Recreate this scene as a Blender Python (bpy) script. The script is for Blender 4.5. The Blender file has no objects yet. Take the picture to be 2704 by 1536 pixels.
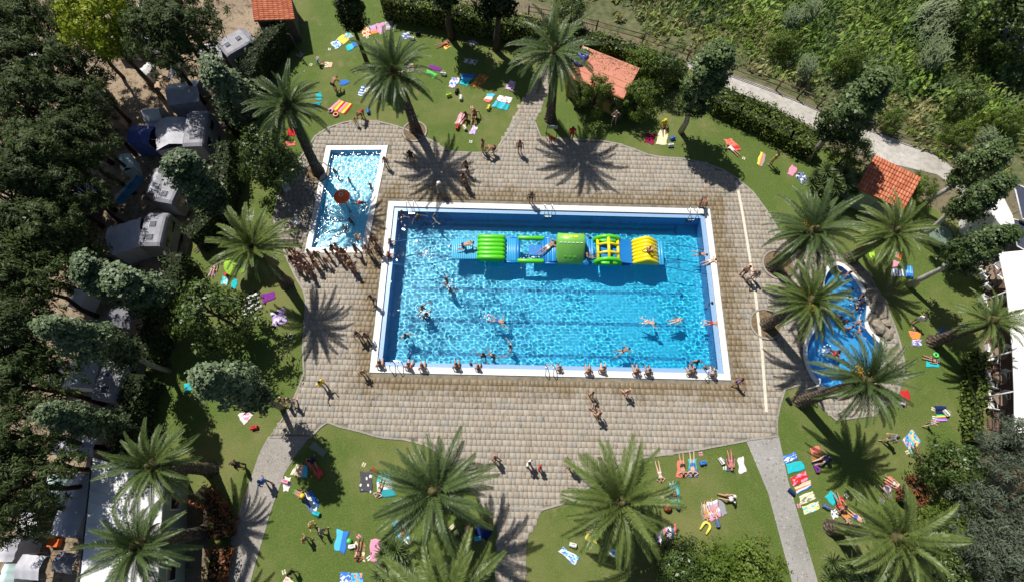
import bpy, bmesh, math, random
import numpy as np
from mathutils import Vector, Matrix
from mathutils.geometry import tessellate_polygon

scene = bpy.context.scene
col = scene.collection
R = math.radians
random.seed(7)
rng = np.random.default_rng(7)

# ---------------------------------------------------------------- camera (a drone about 37 m up, tilted 20 degrees off straight down)
FOCAL, TILT, ROLL, CAM_H = 1436.58, 0.35913, 0.04391, 37.27        # focal length in photo pixels (2704 wide)
FW = np.array([0, math.sin(TILT), -math.cos(TILT)])
_up = np.array([0, math.cos(TILT), math.sin(TILT)])
_rt = np.array([1.0, 0, 0])
RT = math.cos(ROLL) * _rt + math.sin(ROLL) * _up
UP = -math.sin(ROLL) * _rt + math.cos(ROLL) * _up
cam = bpy.data.cameras.new('camera')
cam.sensor_width = 36.0
cam.lens = 36.0 * FOCAL / 2704.0
cam.clip_end = 3000
cam_ob = bpy.data.objects.new('camera', cam)
col.objects.link(cam_ob)
cam_ob.matrix_world = Matrix(((RT[0], UP[0], -FW[0], 0), (RT[1], UP[1], -FW[1], 0), (RT[2], UP[2], -FW[2], CAM_H), (0, 0, 0, 1)))
scene.camera = cam_ob

# ---------------------------------------------------------------- sky, sun, exposure
SUN_AZ, SUN_EL = R(-53.0), R(57.0)                                  # direction the shadows fall, height of the sun
world = bpy.data.worlds.new('World')
scene.world = world
world.use_nodes = True
wn = world.node_tree
sky = wn.nodes.new('ShaderNodeTexSky')
sky.sky_type = 'NISHITA'
sky.sun_disc = False
sky.sun_elevation = SUN_EL
sky.sun_rotation = R(90) - (SUN_AZ + math.pi)
wn.links.new(sky.outputs[0], wn.nodes['Background'].inputs[0])
wn.nodes['Background'].inputs[1].default_value = 0.05
sun = bpy.data.lights.new('sun', 'SUN')
sun.energy = 4.4
sun.angle = R(0.53)
sun.color = (1.0, 0.955, 0.88)
sun.cycles.is_caustics_light = True
sun_ob = bpy.data.objects.new('sun', sun)
col.objects.link(sun_ob)
SUN_DIR = Vector((math.cos(SUN_AZ) * math.cos(SUN_EL), math.sin(SUN_AZ) * math.cos(SUN_EL), -math.sin(SUN_EL)))
sun_ob.rotation_euler = SUN_DIR.to_track_quat('-Z', 'Y').to_euler()
sun_ob.location = (-40, 55, 90)
vs = scene.view_settings
vs.view_transform = 'Standard'
vs.look = 'None'
vs.gamma = 1.0
vs.use_curve_mapping = False
vs.exposure = 0.36
scene.cycles.max_bounces = 8
scene.cycles.transparent_max_bounces = 8
scene.cycles.sample_clamp_indirect = 30.0

# ---------------------------------------------------------------- photo pixel -> place on the ground (or at height z)
CAM = np.array([0, 0, CAM_H])
def ray(p):
    return FW + RT * (p[0] - 1352) / FOCAL + UP * (768 - p[1]) / FOCAL
def G(p, z=0.0):
    d = ray(p)
    return CAM + d * ((z - CAM_H) / d[2])
KT = 676.0 / 2563.0
def T(c, r, x, y):                      # point read in one of the 4 x 4 enlarged tiles of the photograph
    return (676 * c + x * KT, 384 * r + y * KT)
def D(x, y):                            # point read in the whole photograph
    return (x * 1.05501, y * 1.05501)
def TT(tile, *xy):
    return [T(tile // 10, tile % 10, xy[i], xy[i + 1]) for i in range(0, len(xy), 2)]
def tree_height(base, tip):
    b, d = G(base), ray(tip)
    w = b - CAM
    t, h = np.linalg.solve(np.array([[d @ d, -d[2]], [-d[2], 1]]), [d @ w, -w[2]])
    return b, float(h)

# ---------------------------------------------------------------- materials
MATS = {}
def new_mat(name):
    m = bpy.data.materials.new(name)
    m.use_nodes = True
    nt = m.node_tree
    return m, nt, nt.nodes['Principled BSDF']
def N(nt, kind, **kw):
    n = nt.nodes.new(kind)
    for k, v in kw.items():
        if k in n.inputs:
            n.inputs[k].default_value = v
        else:
            setattr(n, k, v)
    return n
def ramp(nt, fac, stops):
    n = nt.nodes.new('ShaderNodeValToRGB')
    el = n.color_ramp.elements
    while len(el) < len(stops):
        el.new(0.5)
    for e, (p, c) in zip(el, stops):
        e.position = p
        e.color = (*c, 1) if len(c) == 3 else c
    nt.links.new(fac, n.inputs[0])
    return n.outputs[0]
def mixc(nt, fac, a, b, mode='MIX'):
    n = nt.nodes.new('ShaderNodeMix')
    n.data_type = 'RGBA'
    n.blend_type = mode
    for sock, v in ((n.inputs[0], fac), (n.inputs[6], a), (n.inputs[7], b)):
        if hasattr(v, 'is_linked'):
            nt.links.new(v, sock)
        else:
            sock.default_value = (*v, 1) if isinstance(v, tuple) else v
    return n.outputs[2]
def coords(nt, which='Object'):
    return nt.nodes.new('ShaderNodeTexCoord').outputs[which]
def noise(nt, vec, scale, detail=4, rough=0.6):
    n = N(nt, 'ShaderNodeTexNoise', Scale=scale, Detail=detail, Roughness=rough)
    nt.links.new(vec, n.inputs['Vector'])
    return n.outputs[0]
def bump(nt, height, bsdf, strength=0.3, dist=0.02):
    b = N(nt, 'ShaderNodeBump', Strength=strength, Distance=dist)
    nt.links.new(height, b.inputs['Height'])
    nt.links.new(b.outputs[0], bsdf.inputs['Normal'])
def pmat(name, c, rough=0.6, var=0.15, scale=3.0, c2=None, bumps=0.0, spec=0.3, metal=0.0, detail=5):
    """plain surface with a mottled base colour"""
    if name in MATS:
        return MATS[name]
    m, nt, b = new_mat(name)
    c2 = c2 or tuple(max(0.0, x * (1 - 2 * var)) for x in c)
    n = noise(nt, coords(nt), scale, detail)
    nt.links.new(ramp(nt, n, [(0.3, c2), (0.68, c)]), b.inputs['Base Color'])
    b.inputs['Roughness'].default_value = rough
    b.inputs['Specular IOR Level'].default_value = spec
    b.inputs['Metallic'].default_value = metal
    if bumps:
        bump(nt, n, b, bumps)
    MATS[name] = m
    return m
def leaf_mat(name, dark, light, trans=0.25, rough=0.5, tint=False, spec=0.25):
    """leaves: colour changes from leaf to leaf, a little light comes through"""
    if name in MATS:
        return MATS[name]
    m, nt, b = new_mat(name)
    geo = nt.nodes.new('ShaderNodeNewGeometry')
    c = ramp(nt, geo.outputs['Random Per Island'], [(0.0, dark), (1.0, light)])
    info = nt.nodes.new('ShaderNodeObjectInfo')
    c = mixc(nt, 0.35, c, ramp(nt, info.outputs['Random'], [(0.0, tuple(x * 0.75 for x in dark)), (1.0, light)]))
    if tint:
        a = N(nt, 'ShaderNodeAttribute', attribute_name='tint')
        c = mixc(nt, 1.0, c, a.outputs['Color'], 'MULTIPLY')
    nt.links.new(c, b.inputs['Base Color'])
    b.inputs['Roughness'].default_value = rough
    b.inputs['Specular IOR Level'].default_value = spec
    tr = nt.nodes.new('ShaderNodeBsdfTranslucent')
    nt.links.new(c, tr.inputs[0])
    mx = nt.nodes.new('ShaderNodeMixShader')
    mx.inputs[0].default_value = trans
    nt.links.new(b.outputs[0], mx.inputs[1])
    nt.links.new(tr.outputs[0], mx.inputs[2])
    nt.links.new(mx.outputs[0], nt.nodes['Material Output'].inputs[0])
    MATS[name] = m
    return m

# ---------------------------------------------------------------- meshes and objects
def mesh_np(name, V, F, mat=None, smooth=False):
    V = np.asarray(V, dtype=np.float32).reshape(-1, 3)
    F = np.asarray(F, dtype=np.int32)
    me = bpy.data.meshes.new(name)
    k = F.shape[1]
    me.vertices.add(len(V))
    me.vertices.foreach_set('co', V.ravel())
    me.loops.add(F.size)
    me.loops.foreach_set('vertex_index', F.ravel())
    me.polygons.add(len(F))
    me.polygons.foreach_set('loop_start', np.arange(0, F.size, k, dtype=np.int32))
    me.polygons.foreach_set('loop_total', np.full(len(F), k, dtype=np.int32))
    if smooth:
        me.polygons.foreach_set('use_smooth', np.ones(len(F), dtype=bool))
    me.update(calc_edges=True)
    if mat:
        me.materials.append(mat)
    return me
def mesh_py(name, V, F, mat=None, smooth=False):
    me = bpy.data.meshes.new(name)
    me.from_pydata([tuple(map(float, v)) for v in V], [], F)
    if smooth:
        me.polygons.foreach_set('use_smooth', [True] * len(me.polygons))
    me.update()
    if mat:
        me.materials.append(mat)
    return me
LABELS = {}
def tag(o, label=None, cat=None, group=None, kind=None):
    if label:
        o['label'] = label
        LABELS.setdefault(label, []).append(o.name)
    if cat:
        o['category'] = cat
    if group:
        o['group'] = group
    if kind:
        o['kind'] = kind
    return o
def obj(name, me, parent=None, loc=None, rz=None, **kw):
    o = bpy.data.objects.new(name, me)
    col.objects.link(o)
    if parent is not None:
        o.parent = parent
    if loc is not None:
        o.location = loc
    if rz is not None:
        o.rotation_euler = (0, 0, rz)
    return tag(o, **kw)
def thing(name, loc, label, cat, group=None, rz=0.0):
    return obj(name, None, None, loc, rz, label=label, cat=cat, group=group)

class MB:
    """collects boxes, tubes and lathes into one mesh"""
    def __init__(self):
        self.V, self.F = [], []
    def add(self, V, F):
        n = len(self.V)
        self.V += [tuple(map(float, v)) for v in V]
        self.F += [tuple(i + n for i in f) for f in F]
        return self
    def box(self, x0, x1, y0, y1, z0, z1, M=None, bev=0.0):
        if bev:
            b = bev
            lo = [(x0 + b, y0 + b), (x1 - b, y0 + b), (x1 - b, y1 - b), (x0 + b, y1 - b)]
            hi = [(x0, y0), (x1, y0), (x1, y1), (x0, y1)]
            V = [(*p, z0) for p in hi] + [(*p, z1 - b) for p in hi] + [(*p, z1) for p in lo]
            F = [(3, 2, 1, 0)] + [(i, (i + 1) % 4, 4 + (i + 1) % 4, 4 + i) for i in range(4)] + [(4 + i, 4 + (i + 1) % 4, 8 + (i + 1) % 4, 8 + i) for i in range(4)] + [(8, 9, 10, 11)]
        else:
            V = [(x, y, z) for z in (z0, z1) for y in (y0, y1) for x in (x0, x1)]
            F = [(0, 2, 3, 1), (4, 5, 7, 6), (0, 1, 5, 4), (2, 6, 7, 3), (0, 4, 6, 2), (1, 3, 7, 5)]
        if M is not None:
            V = [tuple(M @ Vector(v)) for v in V]
        return self.add(V, F)
    def tube(self, pts, rad, seg=8, cap=True, closed=False):
        pts = [Vector(p) for p in pts]
        n = len(pts)
        rad = rad if hasattr(rad, '__len__') else [rad] * n
        V, F = [], []
        u = None
        for i, p in enumerate(pts):
            a = pts[(i - 1) % n] if (i or closed) else p
            b = pts[(i + 1) % n] if (i < n - 1 or closed) else p
            t = (b - a).normalized()
            if u is None:
                u = t.orthogonal().normalized()
            u = (u - t * u.dot(t)).normalized()
            v = t.cross(u)
            for k in range(seg):
                g = 2 * math.pi * k / seg
                V.append(p + (u * math.cos(g) + v * math.sin(g)) * rad[i])
        for i in range(n if closed else n - 1):
            j = (i + 1) % n
            for k in range(seg):
                F.append((i * seg + k, i * seg + (k + 1) % seg, j * seg + (k + 1) % seg, j * seg + k))
        if cap and not closed:
            F += [tuple(range(seg))[::-1], tuple((n - 1) * seg + k for k in range(seg))]
        return self.add(V, F)
    def lathe(self, prof, seg=20, c=(0, 0, 0), sx=1.0, sy=1.0):
        V, F = [], []
        for r, z in prof:
            for k in range(seg):
                g = 2 * math.pi * k / seg
                V.append((c[0] + r * math.cos(g) * sx, c[1] + r * math.sin(g) * sy, c[2] + z))
        for i in range(len(prof) - 1):
            for k in range(seg):
                F.append((i * seg + k, i * seg + (k + 1) % seg, (i + 1) * seg + (k + 1) % seg, (i + 1) * seg + k))
        F += [tuple(range(seg))[::-1], tuple((len(prof) - 1) * seg + k for k in range(seg))]
        return self.add(V, F)
    def mesh(self, name, mat, smooth=False):
        return mesh_py(name, self.V, self.F, mat, smooth)
    def build(self, name, mat, parent=None, smooth=False, **kw):
        return obj(name, self.mesh(name, mat, smooth), parent, **kw)

def sheet(name, outer, holes, z, mat, parent=None, **kw):
    loops = [[Vector((p[0], p[1], 0)) for p in outer]] + [[Vector((p[0], p[1], 0)) for p in h] for h in holes]
    tris = tessellate_polygon(loops)
    V = [(p.x, p.y, z) for l in loops for p in l]
    F = []
    for t in tris:
        a, b, c = (V[i] for i in t)
        cr = (b[0] - a[0]) * (c[1] - a[1]) - (b[1] - a[1]) * (c[0] - a[0])
        F.append(tuple(t) if cr > 0 else tuple(t)[::-1])
    return obj(name, mesh_py(name, V, F, mat), parent, **kw)
def inside(pts, poly):
    pts = np.asarray(pts)
    poly = np.asarray(poly)
    r = np.zeros(len(pts), bool)
    j = len(poly) - 1
    for i in range(len(poly)):
        a, b = poly[i], poly[j]
        c = (a[1] > pts[:, 1]) != (b[1] > pts[:, 1])
        with np.errstate(divide='ignore', invalid='ignore'):
            x = (b[0] - a[0]) * (pts[:, 1] - a[1]) / (b[1] - a[1]) + a[0]
        r ^= c & (pts[:, 0] < x)
        j = i
    return r
def smooth_loop(pts, it=2, closed=True):
    pts = [np.asarray(p, float)[:2] for p in pts]
    for _ in range(it):
        q = []
        n = len(pts)
        for i in range(n if closed else n - 1):
            a, b = pts[i], pts[(i + 1) % n]
            q += [a * 0.75 + b * 0.25, a * 0.25 + b * 0.75]
        if not closed:
            q = [pts[0]] + q + [pts[-1]]
        pts = q
    return pts
def offset_loop(pts, d):
    """grow (d > 0) a closed loop sideways"""
    P = np.asarray(pts)[:, :2]
    t = np.roll(P, -1, 0) - np.roll(P, 1, 0)
    t /= np.linalg.norm(t, axis=1)[:, None]
    nrm = np.stack([t[:, 1], -t[:, 0]], 1)
    a = np.sum(P[:, 0] * np.roll(P[:, 1], -1) - np.roll(P[:, 0], -1) * P[:, 1])
    return P + nrm * d * (1 if a > 0 else -1)
def ring(name, inner, outer, z0, z1, mat, parent=None, **kw):
    """a band between two loops with a top at z1 and both sides down to z0"""
    n = len(inner)
    V = [(*inner[i], z0) for i in range(n)] + [(*inner[i], z1) for i in range(n)] + [(*outer[i], z1) for i in range(n)] + [(*outer[i], z0) for i in range(n)]
    F = []
    for i in range(n):
        j = (i + 1) % n
        for k in range(3):
            F.append((k * n + i, k * n + j, (k + 1) * n + j, (k + 1) * n + i))
    me = mesh_py(name, V, F, mat)
    bm = bmesh.new()
    bm.from_mesh(me)
    bmesh.ops.recalc_face_normals(bm, faces=bm.faces)
    bm.to_mesh(me)
    bm.free()
    return obj(name, me, parent, **kw)
def leaves_np(C, nrm_bias, size, aspect, rs, n_per=1, spread=0.0, up=0.3, jitter=1.0):
    """quads of leaf size: C centres (n,3), scattered in balls of radius spread, facing outwards along nrm_bias (n,3)"""
    C = np.repeat(np.asarray(C, float), n_per, 0)
    B = np.repeat(np.asarray(nrm_bias, float), n_per, 0)
    n = len(C)
    if np.any(np.asarray(spread) > 0):
        d = rs.normal(size=(n, 3))
        d /= np.linalg.norm(d, axis=1)[:, None]
        s = np.repeat(np.broadcast_to(spread, (n // n_per,)), n_per)
        C = C + d * (s * rs.random(n) ** 0.45)[:, None]
        B = B + d * 0.8
    nr = B + rs.normal(size=(n, 3)) * jitter * 0.6 + np.array([0, 0, up])
    nr /= np.linalg.norm(nr, axis=1)[:, None] + 1e-9
    t = np.cross(nr, rs.normal(size=(n, 3)))
    t /= np.linalg.norm(t, axis=1)[:, None] + 1e-9
    b = np.cross(nr, t)
    s = size * rs.choice([0.55, 0.8, 1.0, 1.3, 1.7], n, p=[0.22, 0.28, 0.25, 0.17, 0.08]) * rs.uniform(0.85, 1.15, n)
    t *= s[:, None] * 0.5
    b *= (s * aspect * 0.5)[:, None]
    V = np.stack([C - t, C + b * 0.9 - t * 0.1, C + t, C - b * 0.9 - t * 0.1], 1).reshape(-1, 3)
    F = np.arange(4 * n).reshape(n, 4)
    return V, F
# ================================================================ THE SETTING
# ---- surfaces
def lawn_material():
    m, nt, b = new_mat('lawn_grass')
    p = nt.nodes.new('ShaderNodeNewGeometry').outputs['Position']
    big = noise(nt, p, 0.13, 4, 0.65)
    mid = noise(nt, p, 0.8, 5, 0.7)
    fine = noise(nt, p, 11.0, 4, 0.85)
    c = ramp(nt, fine, [(0.30, (0.052, 0.086, 0.018)), (0.5, (0.108, 0.156, 0.034)), (0.70, (0.190, 0.236, 0.066))])
    c = mixc(nt, ramp(nt, mid, [(0.40, (0, 0, 0)), (0.66, (0.55, 0.55, 0.55))]), c, (0.084, 0.138, 0.024))
    c = mixc(nt, ramp(nt, big, [(0.47, (0, 0, 0)), (0.66, (0.6, 0.6, 0.6))]), c, mixc(nt, fine, (0.18, 0.185, 0.060), (0.28, 0.25, 0.11)))
    worn = noise(nt, p, 0.42, 5, 0.75)
    c = mixc(nt, ramp(nt, worn, [(0.58, (0, 0, 0)), (0.72, (0.7, 0.7, 0.7))]), c, (0.25, 0.21, 0.11))
    nt.links.new(c, b.inputs['Base Color'])
    b.inputs['Roughness'].default_value = 0.75
    b.inputs['Specular IOR Level'].default_value = 0.15
    bump(nt, fine, b, 1.0, 0.06)
    return m
def stone_material():
    m, nt, b = new_mat('paving_stone')
    geo = nt.nodes.new('ShaderNodeNewGeometry')
    info = nt.nodes.new('ShaderNodeObjectInfo')
    add = N(nt, 'ShaderNodeMath', operation='ADD')
    nt.links.new(geo.outputs['Random Per Island'], add.inputs[0])
    nt.links.new(info.outputs['Random'], add.inputs[1])
    fr = N(nt, 'ShaderNodeMath', operation='FRACT')
    nt.links.new(add.outputs[0], fr.inputs[0])
    c = ramp(nt, fr.outputs[0], [(0.0, (0.295, 0.255, 0.205)), (0.2, (0.37, 0.32, 0.26)), (0.45, (0.335, 0.305, 0.26)), (0.62, (0.375, 0.325, 0.26)), (0.82, (0.305, 0.285, 0.255)), (1.0, (0.40, 0.355, 0.295))])
    p = geo.outputs['Position']
    n1 = noise(nt, p, 9.0, 6, 0.85)
    c = mixc(nt, 1.0, c, ramp(nt, n1, [(0.30, (0.55, 0.52, 0.47)), (0.50, (1, 1, 1))]), 'MULTIPLY')
    st_ = noise(nt, p, 1.7, 6, 0.8)
    c = mixc(nt, 1.0, c, ramp(nt, st_, [(0.32, (0.55, 0.49, 0.38)), (0.44, (1, 1, 1)), (0.60, (1.0, 1.0, 1.0)), (0.72, (0.74, 0.66, 0.52))]), 'MULTIPLY')
    # water splashed out of the pool: a wet band round the main basin with a ragged edge
    mp = nt.nodes.new('ShaderNodeMapping')
    mp.vector_type = 'TEXTURE'
    mp.inputs['Location'].default_value = (POOL_C[0], POOL_C[1], 0)
    mp.inputs['Rotation'].default_value = (0, 0, POOL_A)
    nt.links.new(p, mp.inputs['Vector'])
    sx = nt.nodes.new('ShaderNodeSeparateXYZ')
    nt.links.new(mp.outputs[0], sx.inputs[0])
    def mth(op, a, b_=None):
        q = N(nt, 'ShaderNodeMath', operation=op)
        for i, v in enumerate((a, b_)):
            if v is None:
                continue
            if hasattr(v, 'is_linked'):
                nt.links.new(v, q.inputs[i])
            else:
                q.inputs[i].default_value = v
        return q.outputs[0]
    dx = mth('SUBTRACT', mth('ABSOLUTE', sx.outputs[0]), 12.5)
    dy = mth('SUBTRACT', mth('ABSOLUTE', sx.outputs[1]), 6.7)
    dist = mth('MAXIMUM', dx, dy)
    edge = mth('ADD', dist, mth('MULTIPLY', mth('SUBTRACT', noise(nt, p, 0.8, 6, 0.8), 0.5), 6.0))
    wet = ramp(nt, edge, [(0.45, (1, 1, 1)), (0.62, (0, 0, 0))])
    wm = N(nt, 'ShaderNodeMapRange')
    wm.inputs['From Min'].default_value = 0.7
    wm.inputs['From Max'].default_value = 1.9
    wm.inputs['To Min'].default_value = 1.0
    wm.inputs['To Max'].default_value = 0.0
    nt.links.new(edge, wm.inputs['Value'])
    c = mixc(nt, wm.outputs[0], c, mixc(nt, 1.0, c, (0.62, 0.54, 0.40), 'MULTIPLY'))
    nt.links.new(c, b.inputs['Base Color'])
    rr = N(nt, 'ShaderNodeMapRange')
    rr.inputs['To Min'].default_value = 0.75
    rr.inputs['To Max'].default_value = 0.5
    nt.links.new(wm.outputs[0], rr.inputs['Value'])
    nt.links.new(rr.outputs[0], b.inputs['Roughness'])
    b.inputs['Specular IOR Level'].default_value = 0.25
    bump(nt, n1, b, 0.35, 0.02)
    return m
def speckle(name, cols, scale, rough=0.85, big=0.25, bs=0.4):
    m, nt, b = new_mat(name)
    p = nt.nodes.new('ShaderNodeNewGeometry').outputs['Position']
    n = noise(nt, p, scale, 4, 0.8)
    c = ramp(nt, n, [(0.36 + 0.28 * i / (len(cols) - 1), c_) for i, c_ in enumerate(cols)])
    c = mixc(nt, 1.0, c, ramp(nt, noise(nt, p, big, 4), [(0.3, (0.7, 0.69, 0.66)), (0.65, (1, 1, 1))]), 'MULTIPLY')
    nt.links.new(c, b.inputs['Base Color'])
    b.inputs['Roughness'].default_value = rough
    bump(nt, n, b, bs, 0.03)
    return m

# ---- the three pools: outlines on the ground
POOL_C, POOL_A = (2.7787, 14.5153), 0.0224
def pool_rect(hx, hy):
    c, s = math.cos(POOL_A), math.sin(POOL_A)
    return [(POOL_C[0] + c * x - s * y, POOL_C[1] + s * x + c * y) for x, y in ((-hx, -hy), (hx, -hy), (hx, hy), (-hx, hy))]
PW = lambda x, y, z=0.0: (POOL_C[0] + math.cos(POOL_A) * x - math.sin(POOL_A) * y, POOL_C[1] + math.sin(POOL_A) * x + math.cos(POOL_A) * y, z)
KID = [G(p)[:2] for p in ((805.2, 668.3), (967.5, 668.3), (1024.7, 385.3), (862, 386.0))]
LAG = smooth_loop([G(p) for p in TT(32, 560, -100, 600, -200, 680, -262, 760, -230, 860, -120, 950, 20, 985, 150, 975, 260, 960, 350, 1010, 430, 1100, 510, 1160, 570, 1150, 660,
                                    1080, 770, 980, 900, 850, 960, 700, 980, 580, 970, 480, 880, 420, 760, 385, 640, 400, 520, 450, 420, 520, 320, 560, 200, 560, 50)], 1)
def inset_quad(q, d):
    q = [np.asarray(p, float) for p in q]
    out = []
    n = len(q)
    for i in range(n):
        p, a, b = q[i], q[(i - 1) % n], q[(i + 1) % n]
        u, v = (a - p) / np.linalg.norm(a - p), (b - p) / np.linalg.norm(b - p)
        s = abs(u[0] * v[1] - u[1] * v[0])
        out.append(p + (u + v) * d / s)
    return out
MAIN_OUT = pool_rect(12.5, 6.7)
KID_OUT = KID
LAG_OUT = [tuple(p) for p in offset_loop(LAG, 0.30)]
HOLES = [inset_quad(MAIN_OUT, 0.12), inset_quad(KID_OUT, 0.12), [tuple(p) for p in offset_loop(LAG, 0.18)]]

# ---- ground, lawn, camp ground, scrub ground
sheet('ground', [(-260, -160), (260, -160), (260, 320), (-260, 320)], HOLES, -0.03,
      speckle('dry_earth', [(0.10, 0.085, 0.05), (0.20, 0.165, 0.10), (0.13, 0.125, 0.06)], 1.5), kind='structure')
camp = [G(D(*p))[:2] for p in ((-40, -60), (760, -60), (650, 60), (610, 160), (570, 330), (590, 480), (490, 570), (440, 700), (390, 820), (345, 960), (335, 1090), (305, 1200), (330, 1300), (300, 1560), (-60, 1560))]
sheet('campsite_ground', camp, [], -0.022, speckle('camp_sand', [(0.10, 0.07, 0.042), (0.25, 0.185, 0.12), (0.36, 0.275, 0.185), (0.15, 0.11, 0.07)], 0.9), kind='structure')
lawn_out = [G(D(*p))[:2] for p in ((745, -40), (650, 90), (600, 170), (565, 330), (590, 480), (490, 570), (440, 700), (390, 820), (345, 960), (335, 1090), (305, 1200), (520, 1235), (520, 1600),
                                   (2620, 1600), (2470, 1300), (2440, 1110), (2450, 890), (2480, 640), (2400, 560), (2300, 500), (2160, 420), (2100, 385), (2000, 330), (1800, 205), (1700, 165), (1460, 85), (1290, 62), (1000, -10), (900, -50))]
sheet('lawn', lawn_out, HOLES, -0.012, lawn_material(), kind='structure')
# ---- paved terrace
TERR = [G(p)[:2] for p in TT(10, 545, 1456, 600, 1370, 720, 1290, 880, 1235, 1000, 1217, 1200, 1222, 1400, 1270, 1560, 1330, 1760, 1420)
        + TT(11, 1860, 30, 1960, 72, 2200, 85, 2380, 75, 2425, 40, 2470, -40) + TT(20, 110, 1180, 225, 1235, 285, 1385, 620, 1405, 900, 1420, 1060, 1450)
        + TT(21, 1200, 40, 1350, 100, 1480, 125, 1700, 140, 1900, 180, 2100, 250, 2250, 340, 2400, 470) + TT(31, 0, 690, 80, 830, 210, 1020, 330, 1060, 520, 1040, 700, 1100, 850, 1160, 1000, 1290)
        + TT(32, 1080, 0, 1180, 170, 1250, 330, 1310, 520, 1350, 700, 1340, 860, 1290, 1010, 1200, 1120, 1050, 1230, 680, 1280, 560, 1170, 490, 1090, 420, 960, 300, 930, 160, 975, 110, 1130, 78, 1290, 85, 1440)
        + TT(23, 2360, 20, 2340, 30, 1800, 130, 1300, 200, 900, 400, 560, 640, 310, 715) + TT(13, 2290, 690, 2000, 250, 1700, 70, 1480, 15, 1280, 0)
        + TT(12, 1200, 1440, 1050, 1395, 840, 1345, 720, 1300, 640, 1350, 540, 1456, 150, 1456, 350, 1170, 440, 960, 490, 830, 480, 560, 500, 300, 510, 100)
        + TT(11, 490, 1456, 400, 1300, 330, 1150, 200, 820, 190, 700, 270, 400, 370, 230, 450, 130)]
stone_mat = stone_material()
terrace = sheet('pool_terrace_pavement', TERR, HOLES, 0.0, pmat('mortar', (0.25, 0.22, 0.17), 0.9, 0.25, 2.0), kind='structure')
PLANTERS = []                                  # round holes in the paving where palms stand: (x, y, radius)
for q, r in ((T(3, 1, 100, 1195), 1.1), (T(3, 2, -25, 330), 1.05), (D(793, 432), 0.9), (D(1038, 330), 0.9)):
    g = G(q)
    PLANTERS.append((g[0], g[1], r))
# stones laid in rows along the long side of the pool
ROW = 0.40
stones = []
rs = np.random.default_rng(3)
for j in range(-68, 68):
    y = j * ROW + float(rs.uniform(-0.008, 0.008))
    x = -36.0 + rs.uniform(0, 0.5)
    while x < 30:
        w = float(rs.choice([0.24, 0.30, 0.36, 0.44, 0.54], p=[0.18, 0.3, 0.3, 0.16, 0.06]))
        stones.append((x + w / 2, y, w))
        x += w
SA = np.array(stones)
c_, s_ = math.cos(POOL_A), math.sin(POOL_A)
SXY = np.stack([POOL_C[0] + c_ * SA[:, 0] - s_ * SA[:, 1], POOL_C[1] + s_ * SA[:, 0] + c_ * SA[:, 1]], 1)
UP_PATH = [G(p)[:2] for p in TT(11, 2425, 40, 2470, -40) + TT(10, 2563, 1200) + TT(20, 150, 960, 310, 720, 360, 560, 480, 560, 400, 800, 300, 1070, 225, 1235, 110, 1300)]
LOW_PATH = [G(p)[:2] for p in TT(13, 2290, 690, 2420, 900, 2390, 1456, 2390, 1800) + TT(23, 120, 1800, 130, 1456, 150, 1010, 310, 715)]
ok = inside(SXY, TERR) | inside(SXY, UP_PATH) | inside(SXY, LOW_PATH)
for h in (inset_quad(MAIN_OUT, -0.12), inset_quad(KID_OUT, -0.16), offset_loop(LAG, 0.45)):
    ok &= ~inside(SXY, h)
for px, py, pr in PLANTERS:
    ok &= (SXY[:, 0] - px) ** 2 + (SXY[:, 1] - py) ** 2 > (pr + 0.15) ** 2
SA, SXY = SA[ok], SXY[ok]
stone_me = {}
def stone_geo(w, dz=0.0):
    a, b, g = w / 2 - 0.005, ROW / 2 - 0.005, 0.007
    V = [(-a, -b, -0.03), (a, -b, -0.03), (a, b, -0.03), (-a, b, -0.03), (-a, -b, 0.022), (a, -b, 0.022), (a, b, 0.022), (-a, b, 0.022),
         (-a + g, -b + g, 0.034), (a - g, -b + g, 0.034), (a - g, b - g, 0.034), (-a + g, b - g, 0.034)]
    F = [(i, (i + 1) % 4, 4 + (i + 1) % 4, 4 + i) for i in range(4)] + [(4 + i, 4 + (i + 1) % 4, 8 + (i + 1) % 4, 8 + i) for i in range(4)] + [(8, 9, 10, 11)]
    return np.array(V), np.array(F)
order = np.argsort(SXY[:, 1] + np.abs(SXY[:, 0]) * 0.15)
# the nearest open stretch in front of the pool stays piece by piece
near = [i for i in order if -14 < SXY[i, 0] < 16 and SXY[i, 1] > -4.5][:300]
near_set = set(int(i) for i in near)
for i in near:
    w = SA[i, 2]
    if w not in stone_me:
        V, F = stone_geo(w)
        stone_me[w] = mesh_np('paving_stone', V, F, stone_mat)
    o = obj('paving_stone', stone_me[w], terrace, (SXY[i, 0], SXY[i, 1], rs.uniform(-0.004, 0.004)), POOL_A + rs.uniform(-0.012, 0.012))
VV, FF, nb = [], [], 0
for i in range(len(SA)):
    if i in near_set:
        continue
    V, F = stone_geo(SA[i, 2])
    a = POOL_A + rs.uniform(-0.012, 0.012)
    ca, sa = math.cos(a), math.sin(a)
    tx, ty = rs.uniform(-0.012, 0.012, 2)
    z = V[:, 2] + rs.uniform(-0.004, 0.004) + V[:, 0] * tx + V[:, 1] * ty
    VV.append(np.stack([SXY[i, 0] + ca * V[:, 0] - sa * V[:, 1], SXY[i, 1] + sa * V[:, 0] + ca * V[:, 1], z], 1))
    FF.append(F + nb)
    nb += len(V)
obj('paving_stones', mesh_np('paving_stones', np.concatenate(VV), np.concatenate(FF), stone_mat), terrace, kind='stuff')
# kerb of cut blocks along the edge of the terrace
kerb_mat = speckle('kerb_stone', [(0.22, 0.21, 0.19), (0.38, 0.35, 0.31), (0.30, 0.28, 0.26)], 6.0)
ring('kerb', TERR, [tuple(p) for p in offset_loop(TERR, 0.13)], -0.05, 0.05, kerb_mat, terrace)

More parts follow.
